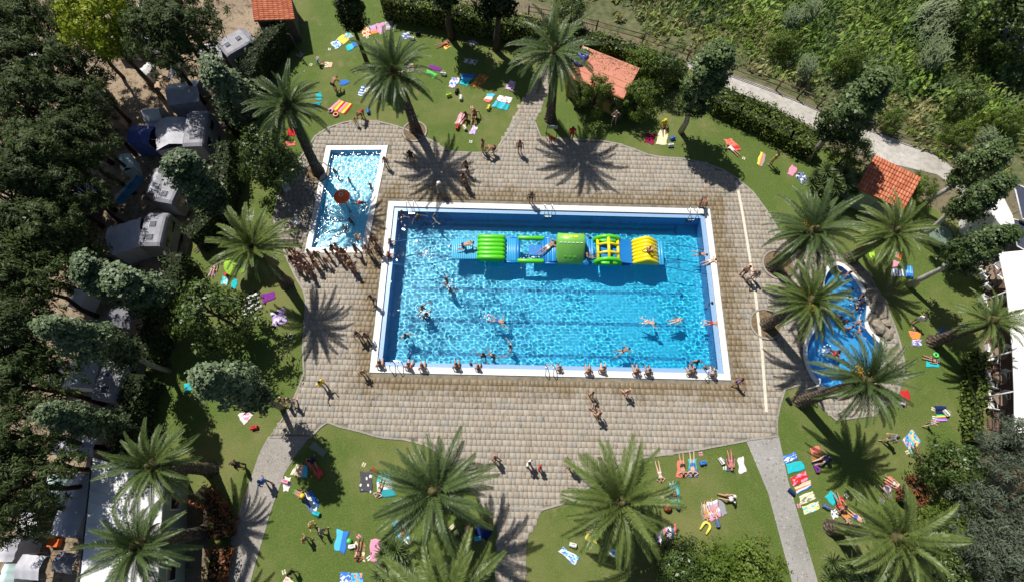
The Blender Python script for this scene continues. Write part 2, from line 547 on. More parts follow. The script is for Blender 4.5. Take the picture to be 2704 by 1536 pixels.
# ---- paths
path_mat = speckle('path_setts', [(0.15, 0.145, 0.14), (0.40, 0.37, 0.33), (0.26, 0.24, 0.22), (0.48, 0.44, 0.38)], 3.2, bs=0.8)
exposed = speckle('exposed_aggregate', [(0.16, 0.16, 0.16), (0.42, 0.41, 0.39), (0.28, 0.27, 0.26), (0.55, 0.52, 0.49)], 4.0, bs=0.8)
def path(name, pts, mat, z=0.008):
    return sheet(name, [G(p)[:2] for p in pts], [], z, mat, kind='structure')
path('path', TT(11, 2425, 40, 2470, -40) + TT(10, 2563, 1200) + TT(20, 150, 960, 310, 720, 360, 560, 480, 560, 400, 800, 300, 1070, 225, 1235, 110, 1300), path_mat)
path('path', TT(12, 150, 1450, 540, 1450) + TT(13, 540, 0, 400, 180, 280, 380, 150, 740, 60, 1050, 0, 1250, -120, 1700) + TT(3, 2180, 1700, 2230, 1456, 2330, 950, 2390, 760, 2563, 260) + TT(13, 30, 170, 120, 0), path_mat)
path('path', TT(13, 2290, 690, 2420, 900, 2390, 1456, 2390, 1800) + TT(23, 120, 1800, 130, 1456, 150, 1010, 310, 715), path_mat)
path('path', TT(23, 2340, 30) + TT(33, 0, 560, 240, 1456, 320, 1800, 580, 1800, 500, 1456, 200, 430, 110, 0) + TT(32, 85, 1440), exposed)
# pale drain channel running down the right of the pool
dr = [G(p)[:2] for p in TT(21, 2245, 370, 2275, 520, 2300, 650, 2390, 1200) + TT(22, 2430, 0, 2500, 600, 2545, 1210)]
mb = MB()
for a, b in zip(dr[:-1], dr[1:]):
    a, b = np.array(a), np.array(b)
    L = np.linalg.norm(b - a)
    ang = math.atan2(*(b - a)[::-1])
    mb.box(0, L, -0.10, 0.10, 0.0, 0.048, Matrix.Translation((a[0], a[1], 0)) @ Matrix.Rotation(ang, 4, 'Z'))
mb.build('drain_channel', pmat('pale_concrete', (0.72, 0.66, 0.54), 0.8, 0.12, 4), None, kind='structure')
# ---- gravel road beyond the hedge
road_pts = TT(20, 1750, 620, 1950, 665, 2150, 735) + TT(30, 0, 880, 540, 1120, 900, 1240, 1250, 1385) + TT(31, 1600, 50, 1800, 185, 2100, 420, 2000, 520, 1690, 290, 1300, 200, 1000, 110, 820, 0) \
    + TT(30, 560, 1330, 0, 1045) + TT(20, 2150, 880, 1900, 760, 1750, 680)
sheet('gravel_road', [G(p)[:2] for p in road_pts], [], -0.006, speckle('road_gravel', [(0.40, 0.375, 0.345), (0.50, 0.47, 0.43), (0.56, 0.53, 0.49)], 2.0, bs=0.2), kind='structure')
scrub_poly = [G(p)[:2] for p in TT(20, 0, -60, 560, 150, 1000, 290, 1500, 460, 1900, 625, 2150, 705) + TT(30, 0, 850, 540, 1090, 900, 1205, 1250, 1350) + TT(31, 1600, 10, 1830, 150, 2100, 300, 2350, 300, 2700, 450)] + [(62, 40), (75, 66), (10, 66), (-14, 50)]
sheet('scrub_ground', scrub_poly, [], -0.018, speckle('scrub_soil', [(0.05, 0.065, 0.02), (0.11, 0.125, 0.045), (0.17, 0.16, 0.075)], 1.2), kind='structure')

# ---- pools
white_rim = pmat('white_coping', (0.84, 0.83, 0.80), 0.5, 0.12, 1.3, detail=8)
pale_tile = pmat('pale_blue_tile', (0.27, 0.43, 0.66), 0.35, 0.06, 8)
def tile_mat(name, c):
    m, nt, b = new_mat(name)
    p = nt.nodes.new('ShaderNodeNewGeometry').outputs['Position']
    br = N(nt, 'ShaderNodeTexBrick', Scale=1.0)
    br.offset = 0.0
    br.inputs['Color1'].default_value = (*c, 1)
    br.inputs['Color2'].default_value = (*[x * 0.9 for x in c], 1)
    br.inputs['Mortar'].default_value = (*[x * 0.75 for x in c], 1)
    for k, v in (('Mortar Size', 0.012), ('Brick Width', 0.25), ('Row Height', 0.25)):
        br.inputs[k].default_value = v
    nt.links.new(p, br.inputs['Vector'])
    nt.links.new(br.outputs[0], b.inputs['Base Color'])
    b.inputs['Roughness'].default_value = 0.4
    return m
floor_mat = tile_mat('pool_floor_tile', (0.008, 0.55, 0.83))
kid_floor = tile_mat('kid_floor_tile', (0.24, 0.70, 0.90))
lag_floor = tile_mat('lagoon_floor', (0.09, 0.48, 0.88))
lane_mat = pmat('lane_tile', (0.012, 0.32, 0.58), 0.4)
def receiver(o):
    o.cycles.is_caustics_receiver = True
    return o
def wall_loop(name, loop, z0, z1, mat, parent):
    n = len(loop)
    V = [(*p[:2], z0) for p in loop] + [(*p[:2], z1) for p in loop]
    a = sum(loop[i][0] * loop[(i + 1) % n][1] - loop[(i + 1) % n][0] * loop[i][1] for i in range(n))
    F = [(i, i + n, (i + 1) % n + n, (i + 1) % n) if a > 0 else (i, (i + 1) % n, (i + 1) % n + n, i + n) for i in range(n)]
    return receiver(obj(name, mesh_py(name, V, F, mat), parent))
water_mat, nt, b = new_mat('pool_water')
b.inputs['Base Color'].default_value = (0.78, 0.97, 1.0, 1)
b.inputs['Roughness'].default_value = 0.015
b.inputs['IOR'].default_value = 1.33
b.inputs['Transmission Weight'].default_value = 1.0
kid_water = water_mat.copy()
kid_water.name = 'shallow_pool_water'
kid_water.node_tree.nodes['Principled BSDF'].inputs['Roughness'].default_value = 0.09
def water(name, loop, z, step, amp, seed, lam=(0.21, 0.85), mat=None):
    L = np.array([p[:2] for p in loop])
    lo, hi = L.min(0), L.max(0)
    nx, ny = int((hi[0] - lo[0]) / step) + 2, int((hi[1] - lo[1]) / step) + 2
    X, Y = np.meshgrid(lo[0] + np.arange(nx) * step, lo[1] + np.arange(ny) * step)
    r_ = np.random.default_rng(seed)
    Z = np.zeros_like(X)
    for _ in range(46):
        l = math.exp(r_.uniform(math.log(lam[0]), math.log(lam[1])))
        a = r_.uniform(0, 2 * math.pi)
        Z += amp * l * np.sin(2 * math.pi / l * (X * math.cos(a) + Y * math.sin(a)) + r_.uniform(0, 6.3))
    # waves are stronger in some places than in others
    E = np.clip(0.78 - 0.018 * (X - 2.8) + 0.35 * np.sin(X * 0.33 + 1.2 + seed) * np.sin(Y * 0.55 + 0.4) + 0.22 * np.sin(X * 0.9 + Y * 0.7) + 0.15 * np.sin(X * 1.7 - Y * 1.3), 0.22, 1.15)
    V = np.stack([X, Y, z + Z * E], -1).reshape(-1, 3)
    ins = inside(V[:, :2], offset_loop(L, 0.06) if len(L) > 4 else inset_quad(loop, -0.06)).reshape(ny, nx)
    i = np.arange(nx * ny).reshape(ny, nx)
    F = np.stack([i[:-1, :-1], i[:-1, 1:], i[1:, 1:], i[1:, :-1]], -1).reshape(-1, 4)
    keep = (ins[:-1, :-1] & ins[:-1, 1:] & ins[1:, 1:] & ins[1:, :-1]).reshape(-1)
    F = F[keep]
    used = np.unique(F)
    re = np.full(nx * ny, -1)
    re[used] = np.arange(len(used))
    o = obj('water', mesh_np('water', V[used], re[F], mat or water_mat, True), kind='structure')
    o.cycles.is_caustics_caster = True
    return o
# main pool
WATER_Z, FLOOR_Z = -0.10, -1.85
pool = thing('swimming_pool', (0, 0, 0), 'large rectangular swimming pool with white coping and blue lane lines', 'swimming pool')
cop = ring('coping', pool_rect(12.05, 6.25), pool_rect(12.5, 6.7), -0.06, 0.058, pmat('coping_bed', (0.5, 0.5, 0.48), 0.8), pool)
def coping_stones(a, b_, n, w, parent):
    a, b_ = np.array(a), np.array(b_)
    L = np.linalg.norm(b_ - a) / n
    me_ = MB().box(0.008, L - 0.008, 0.0, w, 0.05, 0.075, None, 0.006).mesh('coping_stone', white_rim)
    for k in range(n):
        q_ = a + (b_ - a) * k / n
        obj('coping_stone', me_, parent, (q_[0], q_[1], rs.uniform(-0.002, 0.002)), math.atan2(b_[1] - a[1], b_[0] - a[0]))
C0 = pool_rect(12.5, 6.7)
coping_stones(C0[0], C0[1], 30, 0.45, cop)
coping_stones(C0[2], C0[3], 30, 0.45, cop)
coping_stones(PW(12.5, -6.24), PW(12.5, 6.24), 15, 0.45, cop)
coping_stones(PW(-12.5, 6.24), PW(-12.5, -6.24), 15, 0.45, cop)
receiver(ring('ledge', pool_rect(11.72, 5.92), pool_rect(12.06, 6.26), -0.3, -0.045, pale_tile, pool))
wall_loop('wall', pool_rect(11.72, 5.92), FLOOR_Z, -0.046, tile_mat('pool_wall_tile', (0.10, 0.30, 0.62)), pool)
receiver(sheet('floor', pool_rect(11.8, 6.0), [], FLOOR_Z, floor_mat, pool))
for py in (773, 855, 942, 690, 607):
    w = G((1400, py), FLOOR_Z)
    yl = -math.sin(POOL_A) * (w[0] - POOL_C[0]) + math.cos(POOL_A) * (w[1] - POOL_C[1])
    mb = MB().box(-10.2, 10.2, yl - 0.13, yl + 0.13, FLOOR_Z + 0.002, FLOOR_Z + 0.008, Matrix.Translation((*POOL_C, 0)) @ Matrix.Rotation(POOL_A, 4, 'Z'))
    for e in (-10.2, 10.0):
        mb.box(e, e + 0.2, yl - 0.5, yl + 0.5, FLOOR_Z + 0.002, FLOOR_Z + 0.007, Matrix.Translation((*POOL_C, 0)) @ Matrix.Rotation(POOL_A, 4, 'Z'))
    receiver(mb.build('lane_line', lane_mat, pool))
water('water', pool_rect(11.72, 5.92), WATER_Z, 0.042, 0.0026, 1)
# children's pool
kidp = thing('childrens_pool', (0, 0, 0), 'small shallow children pool with white rim and red mushroom fountain', 'swimming pool')
ki = inset_quad(KID_OUT, 0.42)
ring('coping', ki, KID_OUT, -0.06, 0.07, white_rim, kidp)
wall_loop('wall', ki, -0.58, 0.0, tile_mat('kid_wall', (0.30, 0.48, 0.74)), kidp)
receiver(sheet('floor', inset_quad(KID_OUT, 0.3), [], -0.55, kid_floor, kidp))
water('water', ki, -0.10, 0.045, 0.0056, 5, mat=kid_water)
# lagoon pool
lag = thing('lagoon_pool', (0, 0, 0), 'kidney shaped deep blue lagoon pool under the palms', 'swimming pool')
ring('coping', LAG, LAG_OUT, -0.08, 0.06, pmat('lagoon_coping', (0.78, 0.80, 0.80), 0.5, 0.1, 3), lag)
wall_loop('wall', LAG, -0.95, 0.0, lag_floor, lag)
receiver(sheet('floor', offset_loop(LAG, 0.1), [], -0.85, lag_floor, lag))
water('water', LAG, -0.08, 0.06, 0.0030, 9)
for px, py, pr in PLANTERS:
    lp = [(px + pr * math.cos(a), py + pr * math.sin(a)) for a in np.linspace(0, 2 * math.pi, 25)[:-1]]
    ring('planter_kerb', lp, [tuple(p) for p in offset_loop(lp, 0.12)], -0.02, 0.09, kerb_mat, terrace)
    sheet('planter_soil', lp, [], 0.03, pmat('planter_soil', (0.24, 0.17, 0.10), 0.95, 0.3, 5), terrace)
# ================================================================ PLANTS
frond_mats = [leaf_mat('palm_frond_%d' % i, d, l, 0.20, 0.42, spec=0.4) for i, (d, l) in enumerate((
    ((0.052, 0.086, 0.020), (0.145, 0.200, 0.055)), ((0.044, 0.076, 0.022), (0.122, 0.175, 0.056)), ((0.066, 0.104, 0.022), (0.180, 0.235, 0.060))))]
dry_frond = leaf_mat('palm_frond_dry', (0.16, 0.12, 0.05), (0.30, 0.22, 0.09), 0.1)
def frond_mesh(L, e0, e1, mat, seed, leaf=0.36, nst=44):
    r_ = np.random.default_rng(seed)
    n = 14
    pts = [np.zeros(3)]
    for i in range(n):
        t = (i + 0.5) / n
        a = R(e0 + (e1 - e0) * t ** 1.25)
        pts.append(pts[-1] + np.array([math.cos(a), 0, math.sin(a)]) * L / n)
    pts = np.array(pts)
    side = r_.uniform(-0.10, 0.10)
    pts[:, 1] += side * (np.linspace(0, 1, n + 1) ** 2) * L
    V, F = [], []
    def quad(a, b, c, d):
        k = len(V)
        V.extend([a, b, c, d])
        F.append((k, k + 1, k + 2, k + 3))
    for i in range(n):                                     # rachis: a flat three-sided rib
        w0, w1 = 0.045 * (1 - i / n) + 0.008, 0.045 * (1 - (i + 1) / n) + 0.008
        y = np.array([0, 1, 0])
        z = np.array([0, 0, 0.02])
        quad(pts[i] - y * w0, pts[i + 1] - y * w1, pts[i + 1] + z, pts[i] + z)
        quad(pts[i] + z, pts[i + 1] + z, pts[i + 1] + y * w1, pts[i] + y * w0)
    for k in range(nst):
        t = 0.13 + 0.86 * (k + 0.5) / nst
        f = t * n
        i = min(int(f), n - 1)
        p = pts[i] + (pts[i + 1] - pts[i]) * (f - i)
        tg = (pts[i + 1] - pts[i])
        tg /= np.linalg.norm(tg)
        up = np.cross(tg, np.array([0, 1, 0]))
        up *= -1 if up[2] < 0 and e0 < 85 else 1
        ll = leaf * (0.35 + 1.0 * math.sin(math.pi * min(1.0, t * 0.82 + 0.16)) ** 0.8) * r_.uniform(0.85, 1.1)
        ang = R(58 - 26 * t)
        for s in (-1, 1):
            d = tg * math.cos(ang) + np.array([0, s, 0]) * math.sin(ang) + up * (0.30 + r_.uniform(-0.15, 0.15))
            d /= np.linalg.norm(d)
            w = tg * 0.034
            m = p + d * ll * 0.55
            e = p + d * ll + np.array([0, 0, -0.16 * ll])
            q = len(V)
            V.extend([p - w * 0.7, p + w * 0.7, m + w, e, m - w])
            F.append((q, q + 1, q + 2, q + 4))
            F.append((q + 4, q + 2, q + 3, q + 3))
    F = [f if f[2] != f[3] else f[:3] for f in F]
    return mesh_py('frond', V, F, mat)
FROND = {}
CLASSES = [(80, 30, 4), (62, 5, 7), (46, -14, 9), (30, -30, 11), (14, -42, 11), (-4, -58, 9), (-24, -72, 6)]
for mi, m in enumerate(frond_mats):
    for ci, (e0, e1, cnt) in enumerate(CLASSES):
        FROND[mi, ci] = [frond_mesh(1.0 * 3.75, e0, e1, m, mi * 100 + ci * 10 + v) for v in range(2)]
DRY = [frond_mesh(3.0, -35, -85, dry_frond, 900 + v) for v in range(2)]
bark_mat, nt, b = new_mat('palm_bark')
pc = coords(nt)
vor = N(nt, 'ShaderNodeTexVoronoi', Scale=5.0)
nt.links.new(pc, vor.inputs['Vector'])
nt.links.new(ramp(nt, vor.outputs['Distance'], [(0.05, (0.20, 0.155, 0.11)), (0.6, (0.055, 0.042, 0.03))]), b.inputs['Base Color'])
b.inputs['Roughness'].default_value = 0.9
bump(nt, vor.outputs['Distance'], b, -0.8, 0.06)
heart_mat = pmat('palm_heart', (0.14, 0.13, 0.05), 0.7, 0.3, 6, bumps=0.5)
fruit_mat = pmat('date_fruit', (0.62, 0.32, 0.03), 0.5, 0.3, 9)
def palm_trunk(h, lean, seed):
    """trunk with the stubs of old fronds in a spiral"""
    seg, rings = 16, max(12, int(h / 0.16))
    V, F = [], []
    for i in range(rings + 1):
        t = i / rings
        r = 0.36 - 0.10 * t + 0.16 * math.exp(-t * 14) + 0.20 * math.exp(-((t - 1.0) / 0.10) ** 2)
        c = Vector((lean[0] * t ** 1.6, lean[1] * t ** 1.6, h * t))
        for k in range(seg):
            a = 2 * math.pi * (k + 0.5 * (i % 2)) / seg
            q = r * (1 + 0.10 * ((k + i) % 2) + 0.03 * math.sin(a * 3 + i + seed))
            V.append((c.x + q * math.cos(a), c.y + q * math.sin(a), c.z - 0.03))
    for i in range(rings):
        for k in range(seg):
            F.append((i * seg + k, i * seg + (k + 1) % seg, (i + 1) * seg + (k + 1) % seg, (i + 1) * seg + k))
    F.append(tuple(rings * seg + k for k in range(seg)))
    return mesh_py('trunk', V, F, bark_mat)
def palm(base, top, label, scale=1.0, mi=0, seed=0, fruit=False, h=None, dry=5):
    r_ = random.Random(seed)
    g, h0 = tree_height(base, top) if base else (None, None)
    if base is None:
        g, h0 = G(top, h), h
    h = (h or h0)
    root = thing('palm_tree', (g[0], g[1], 0), label, 'palm tree', 'date palms round the pools')
    if base:                                             # the crown stands where the photo shows it, the trunk may lean a little
        tp = G(top, h)
        lean = (tp[0] - g[0], tp[1] - g[1])
        k = math.hypot(*lean)
        if k > 1.2:
            lean = (lean[0] * 1.2 / k, lean[1] * 1.2 / k)
    else:
        lean = (0, 0)
    obj('trunk', palm_trunk(h, lean, seed), root)
    MB().lathe([(0.30, -0.35), (0.40, -0.1), (0.34, 0.15), (0.16, 0.45), (0.05, 0.7)], 10, (lean[0], lean[1], h)).build('crown_shaft', heart_mat, root, True)
    open_ = (-0.20, 0.0, 0.14, -0.10, 0.08)[seed % 5]
    for ci, (e0, e1, cnt) in enumerate(CLASSES):
        off = r_.uniform(0, 6.28)
        for q in range(cnt):
            az = off + 2 * math.pi * q / cnt + r_.uniform(-0.16, 0.16)
            s = scale * r_.uniform(0.80, 1.12)
            if r_.random() < 0.10:
                continue
            o = obj('frond', FROND[mi, ci][r_.randrange(2)], root, (lean[0] + 0.12 * math.cos(az), lean[1] + 0.12 * math.sin(az), h + 0.05 - 0.045 * ci))
            o.rotation_euler = (r_.uniform(-0.35, 0.35), r_.uniform(-0.16, 0.16) + 0.14 * math.cos(az - seed) + open_, az + r_.uniform(-0.08, 0.08))
            o.scale = (s, s, s)
    for q in range(dry):
        az = r_.uniform(0, 6.28)
        o = obj('dry_frond', DRY[q % 2], root, (lean[0], lean[1], h - 0.3), az)
        o.scale = (scale * 0.85,) * 3
    if fruit:
        for q in range(4):
            az = r_.uniform(0, 6.28)
            mb = MB()
            cx, cy = lean[0] + 0.65 * math.cos(az), lean[1] + 0.65 * math.sin(az)
            for _ in range(26):
                x, y, z = (r_.gauss(0, 0.16) for _ in range(3))
                mb.lathe([(0.0, -0.05), (0.045, 0.0), (0.0, 0.05)], 5, (cx + x, cy + y, h + 0.15 + z))
            mb.tube([(lean[0], lean[1], h), (cx, cy, h + 0.2)], 0.025, 5)
            mb.build('fruit_cluster', fruit_mat, root)['kind'] = 'stuff'
    return root
PALMS = [
    (D(1040, 325), D(985, 180), 'palm with orange fruit standing at the curved top edge of the terrace lawn', 0.84, 1, True),
    (D(797, 430), D(722, 262), 'leaning palm rooted at the top corner of the children pool', 0.72, 1, False),
    (D(1377, 298), D(1388, 128), 'tall palm beside the red flat roofed hut and upper path', 0.92, 1, False),
    (D(1932, 668), D(2035, 578), 'palm in a round planter with orange fruit stalks, upper one by the lagoon', 0.84, 1, True),
    (D(2128, 648), D(2236, 580), 'palm leaning in front of the orange tiled hut', 0.74, 2, False),
    (D(1918, 812), D(2030, 752), 'palm overhanging the left bank of the lagoon pool', 0.74, 2, True),
    (D(2003, 1003), D(2168, 955), 'thick trunked palm over the lower end of the lagoon pool', 0.72, 1, True),
    (D(2335, 855), D(2480, 803), 'palm with yellowing fronds in front of the white awning', 0.56, 2, False),
    (D(2080, 1319), D(2245, 1345), 'big low palm in the bottom right corner among shrubs', 0.84, 2, True),
    (D(527, 1174), D(382, 1165), 'palm over the top end of the white metal roof', 0.66, 0, False),
    (D(510, 1332), D(345, 1365), 'palm spreading over the middle of the white metal roof', 0.74, 1, False),
    ((757, 748), (668, 652), 'palm on the lawn at the left, beside the lime green parasol', 0.74, 2, False),
    ((1184, 1299), (1145, 1298), 'palm on the lower lawn seen from straight above, left of the centre path', 0.92, 1, False),
    ((1588, 1322), (1640, 1326), 'palm on the lower lawn seen from straight above, right of the centre path', 0.93, 2, False),
]
for i, (b_, t_, lab, sc_, mi, fr) in enumerate(PALMS):
    hh = None
    if i in (12, 13):
        hh = 6.6
    palm(b_, t_, lab, sc_, mi, i * 17 + 3, fr, hh)
palm(None, (1180, 1622), 'palm cut by the lower picture edge beneath the spiky yuccas', 1.1, 2, 777, False, 6.4)

# ---- trees made of a tapered trunk with limbs and a crown of leaves
def limb_mesh(mbx, p0, p1, r0, r1, seg=7, bend=0.12, r_=random):
    p0, p1 = Vector(p0), Vector(p1)
    L = (p1 - p0).length
    n = 5
    pts = [p0.lerp(p1, i / n) + Vector((r_.uniform(-1, 1), r_.uniform(-1, 1), r_.uniform(-0.4, 0.4))) * bend * L * 0.25 * math.sin(math.pi * i / n) for i in range(n + 1)]
    mbx.tube(pts, [r0 + (r1 - r0) * i / n for i in range(n + 1)], seg)
    return pts
def tree_meshes(kind, seed, leafm, barkm, H, crown_r, crown_z0, n_cl, n_lf, lsize, asp, cl_r, profile, trunk_r=0.2, limbs=9, up=0.35, fill=0.55):
    r_ = random.Random(seed)
    q = np.random.default_rng(seed)
    mbx = MB()
    pts = limb_mesh(mbx, (0, 0, -0.1), (r_.uniform(-.2, .2), r_.uniform(-.2, .2), H * 0.93), trunk_r, 0.03, 9, 0.10, r_)
    C = []
    for _ in range(n_cl):
        t = q.random()
        rr = crown_r * profile(t)
        a = q.uniform(0, 2 * math.pi)
        # uneven outline: some directions bulge, others recede
        rr *= 0.80 + 0.22 * math.sin(a * 2 + seed + t * 5) + 0.14 * math.sin(a * 5 + seed * 2 - t * 9)
        rad = rr * (fill + (1 - fill) * q.random() ** 0.5)
        C.append((rad * math.cos(a), rad * math.sin(a), crown_z0 + (H - crown_z0) * t))
    C = np.array(C)
    ax = np.stack([np.zeros(len(C)), np.zeros(len(C)), C[:, 2] * 0.55 + (crown_z0 + H) * 0.22], 1)
    B = C - ax
    B /= np.linalg.norm(B, axis=1)[:, None] + 1e-6
    for k in range(limbs):
        c = C[r_.randrange(len(C))]
        z = max(crown_z0 * 0.8, c[2] - r_.uniform(0.25, 0.6) * crown_r - 0.3)
        limb_mesh(mbx, (0, 0, min(z, H * 0.85)), tuple(c * np.array([0.85, 0.85, 1])), trunk_r * 0.38, 0.02, 5, 0.25, r_)
    V, F = leaves_np(C, B, lsize, asp, q, n_lf, cl_r * q.uniform(0.55, 1.2, len(C)), up)
    return mbx.mesh('trunk', barkm, True), mesh_np('crown', V, F, leafm)
def place_tree(name, var, x, y, sc, rz, label, cat='tree', group=None, sz=None, tilt=(0, 0)):
    root = thing(name, (x, y, 0), label, cat, group, rz)
    root.scale = (sc, sc, sz or sc)
    root.rotation_euler = (tilt[0], tilt[1], rz)
    obj('trunk', var[0], root)
    obj('crown', var[1], root)
    return root
pale_bark = pmat('pale_poplar_bark', (0.42, 0.38, 0.32), 0.8, 0.25, 5, bumps=0.4)
white_bark = pmat('white_poplar_bark', (0.62, 0.58, 0.51), 0.7, 0.18, 4, bumps=0.3)
pine_bark = pmat('pine_bark', (0.085, 0.055, 0.038), 0.95, 0.3, 4, bumps=0.6)
dark_bark = pmat('dark_bark', (0.10, 0.08, 0.06), 0.95, 0.3, 4, bumps=0.5)
poplar_leaf = leaf_mat('poplar_leaf', (0.036, 0.072, 0.024), (0.185, 0.240, 0.125), 0.10, 0.42)
poplar_leaf2 = leaf_mat('poplar_leaf_green', (0.034, 0.068, 0.018), (0.145, 0.200, 0.068), 0.12, 0.42)
pine_leaf = leaf_mat('pine_needles', (0.016, 0.034, 0.008), (0.078, 0.112, 0.026), 0.06, 0.6)
grey_pine = leaf_mat('grey_pine_needles', (0.045, 0.066, 0.040), (0.130, 0.160, 0.105), 0.10, 0.6)
lime_leaf = leaf_mat('lime_leaf', (0.18, 0.24, 0.015), (0.36, 0.42, 0.03), 0.25, 0.5)
broad_leaf = leaf_mat('broad_leaf', (0.030, 0.062, 0.012), (0.115, 0.170, 0.036), 0.15, 0.4, spec=0.4)
bright_leaf = leaf_mat('bright_leaf', (0.055, 0.105, 0.012), (0.175, 0.245, 0.040), 0.2, 0.45)
ivy_leaf = leaf_mat('ivy_leaf', (0.012, 0.026, 0.008), (0.040, 0.065, 0.018), 0.08, 0.5)
pop_prof = lambda t: (0.25 + 0.95 * math.sin(math.pi * min(1, 0.12 + 0.80 * t)) ** 0.85) * (1 - 0.35 * t)
round_prof = lambda t: math.sin(math.pi * (0.10 + 0.85 * t)) ** 0.6
pine_prof = lambda t: (1.0 - 0.80 * t ** 1.6) if t > 0.15 else 0.75
POP = [tree_meshes('p', 11 + i, poplar_leaf, pale_bark, 10.0, 0.92, 3.4, 170, 58, 0.15, 0.75, 0.36, pop_prof, 0.16, 16, 0.35, 0.35) for i in range(3)]
POPG = [tree_meshes('p', 31 + i, poplar_leaf2, pale_bark, 10.0, 0.98, 3.4, 170, 58, 0.15, 0.75, 0.36, pop_prof, 0.16, 16, 0.35, 0.35) for i in range(3)]
POPR = [tree_meshes('p', 41 + i, poplar_leaf2, white_bark, 10.0, 1.0, 4.6, 170, 60, 0.15, 0.75, 0.38, pop_prof, 0.19, 16, 0.35, 0.35) for i in range(3)]
PINE = [tree_meshes('n', 51 + i, pine_leaf, pine_bark, 9.0, 3.3, 5.4, 185, 50, 0.24, 0.28, 0.40, pine_prof, 0.20, 16, 0.7) for i in range(3)]
GPINE = [tree_meshes('n', 61 + i, grey_pine, pine_bark, 9.0, 3.0, 2.8, 170, 62, 0.24, 0.24, 0.55, round_prof, 0.20, 16, 0.6) for i in range(2)]
BROAD = [tree_meshes('b', 71 + i, broad_leaf, dark_bark, 5.0, 2.2, 1.2, 120, 60, 0.17, 0.62, 0.50, round_prof, 0.14, 10) for i in range(3)]
BRIGHT = [tree_meshes('b', 81 + i, bright_leaf, dark_bark, 4.0, 2.0, 0.5, 110, 60, 0.16, 0.55, 0.46, round_prof, 0.10, 10) for i in range(2)]
LIME = tree_meshes('b', 91, lime_leaf, dark_bark, 8.0, 1.9, 4.6, 150, 70, 0.18, 0.6, 0.46, round_prof, 0.18, 10)
IVY = [tree_meshes('i', 95 + i, ivy_leaf, dark_bark, 10.0, 1.1, 4.2, 150, 60, 0.18, 0.8, 0.38, pop_prof, 0.22, 8, 0.3) for i in range(2)]
# poplars: (foot, tip, variant list, label)
POPLARS = [
    (D(668, 364), D(520, 150), POP, 0, 1.9, 'pale poplar between the caravans and the top left lawn, leaning over the tents'),
    (D(592, 559), D(425, 395), POP, 1, 2.0, 'pale poplar on the left lawn just above the left palm'),
    (D(459, 790), D(318, 640), POP, 2, 2.1, 'pale poplar with its grey trunk showing, next to the dome shaped laurel'),
    (D(400, 775), D(190, 660), POP, 0, 2.0, 'broad pale poplar leaning far left over the large caravan'),
    (D(423, 928), D(105, 795), POP, 1, 1.25, 'pale poplar with bare grey trunk beside the shaded family on the lawn'),
    (D(374, 1080), D(100, 1025), POP, 2, 1.3, 'lowest pale poplar at the left, above the grey tarpaulin'),
    (D(706, 1019), D(505, 925), POP, 2, 1.45, 'pale poplar where the left path meets the terrace'),
    (D(1704, 330), D(1800, 110), POPG, 0, 2.0, 'green poplar on the upper lawn behind the cream towel'),
    (D(2023, 400), D(2190, 165), POPG, 1, 2.0, 'tall green poplar standing over the gravel road'),
    (D(2297, 594), D(2530, 455), POPR, 2, 1.6, 'middle poplar of the three at the right, white trunk over the round green cover'),
    (D(2272, 714), D(2540, 580), POPR, 0, 1.55, 'lower poplar of the three at the right, with a crooked white trunk'),
    (D(2304, 519), D(2500, 350), POPR, 1, 1.7, 'upper poplar of the three at the right, behind the orange tiled hut'),
]
for i, (b_, t_, vs_, k, wd, lab) in enumerate(POPLARS):
    g, h = tree_height(b_, t_)
    h = min(max(h, 5.0), 13.5)
    s = h / 10.0
    place_tree('poplar_tree', vs_[k], g[0], g[1], max(0.85, s) * wd * 0.86, i * 1.9, lab, 'tree', 'pale trunked poplars round the lawn', s)
g, h = tree_height(D(918, 155), D(842, -75))
place_tree('ivy_clad_tree', IVY[0], g[0], g[1], 0.95, 0.4, 'slim dark ivy clad tree on the upper lawn by the picnic towels', 'tree', None, h / 10)
for i, (b_, lab) in enumerate(((T(1, 0, 1960, 390), 'dark tree by the top hedge, left one of a pair'), (T(1, 0, 2400, 500), 'dark tree by the top hedge, right one of a pair'))):
    g = G(b_)
    place_tree('shade_tree', IVY[1 - i], g[0], g[1], 1.45, 2 + i, lab, 'tree', 'dark trees by the top hedge', 0.93)
# pines over the campsite: crown centre in the photo, height of that centre
PINES = [(60, 40, 8.0), (150, 20, 7.0), (50, 140, 8.0), (150, 130, 7.5), (75, 235, 8.0), (175, 235, 7.0), (60, 330, 7.8), (160, 340, 7.2), (175, 300, 7.0), (290, 165, 7.5), (50, 430, 7.5),
         (140, 440, 7.0), (125, 400, 6.5), (350, 50, 8.5), (440, 15, 8.0), (455, 85, 7.5), (385, 120, 7.2), (20, 540, 7.5), (80, 590, 6.6), (35, 700, 7.0), (30, 840, 7.2), (40, 960, 7.0), (20, 1090, 7.5), (40, 1210, 6.8), (20, 1350, 7.0),
         (80, 1440, 6.5), (300, -10, 8.0), (-30, 90, 8), (-30, 620, 7.5), (240, 205, 7.0), (150, 520, 7.3), (-20, 10, 7.5), (0, 210, 7.5), (-10, 330, 7.2), (0, 480, 7.2), (90, 540, 7.0), (95, 385, 7.4), (20, 660, 6.8), (10, 780, 7.0), (0, 900, 6.6), (-10, 1160, 7.0), (-10, 1300, 6.2), (-30, 1280, 7.0)]
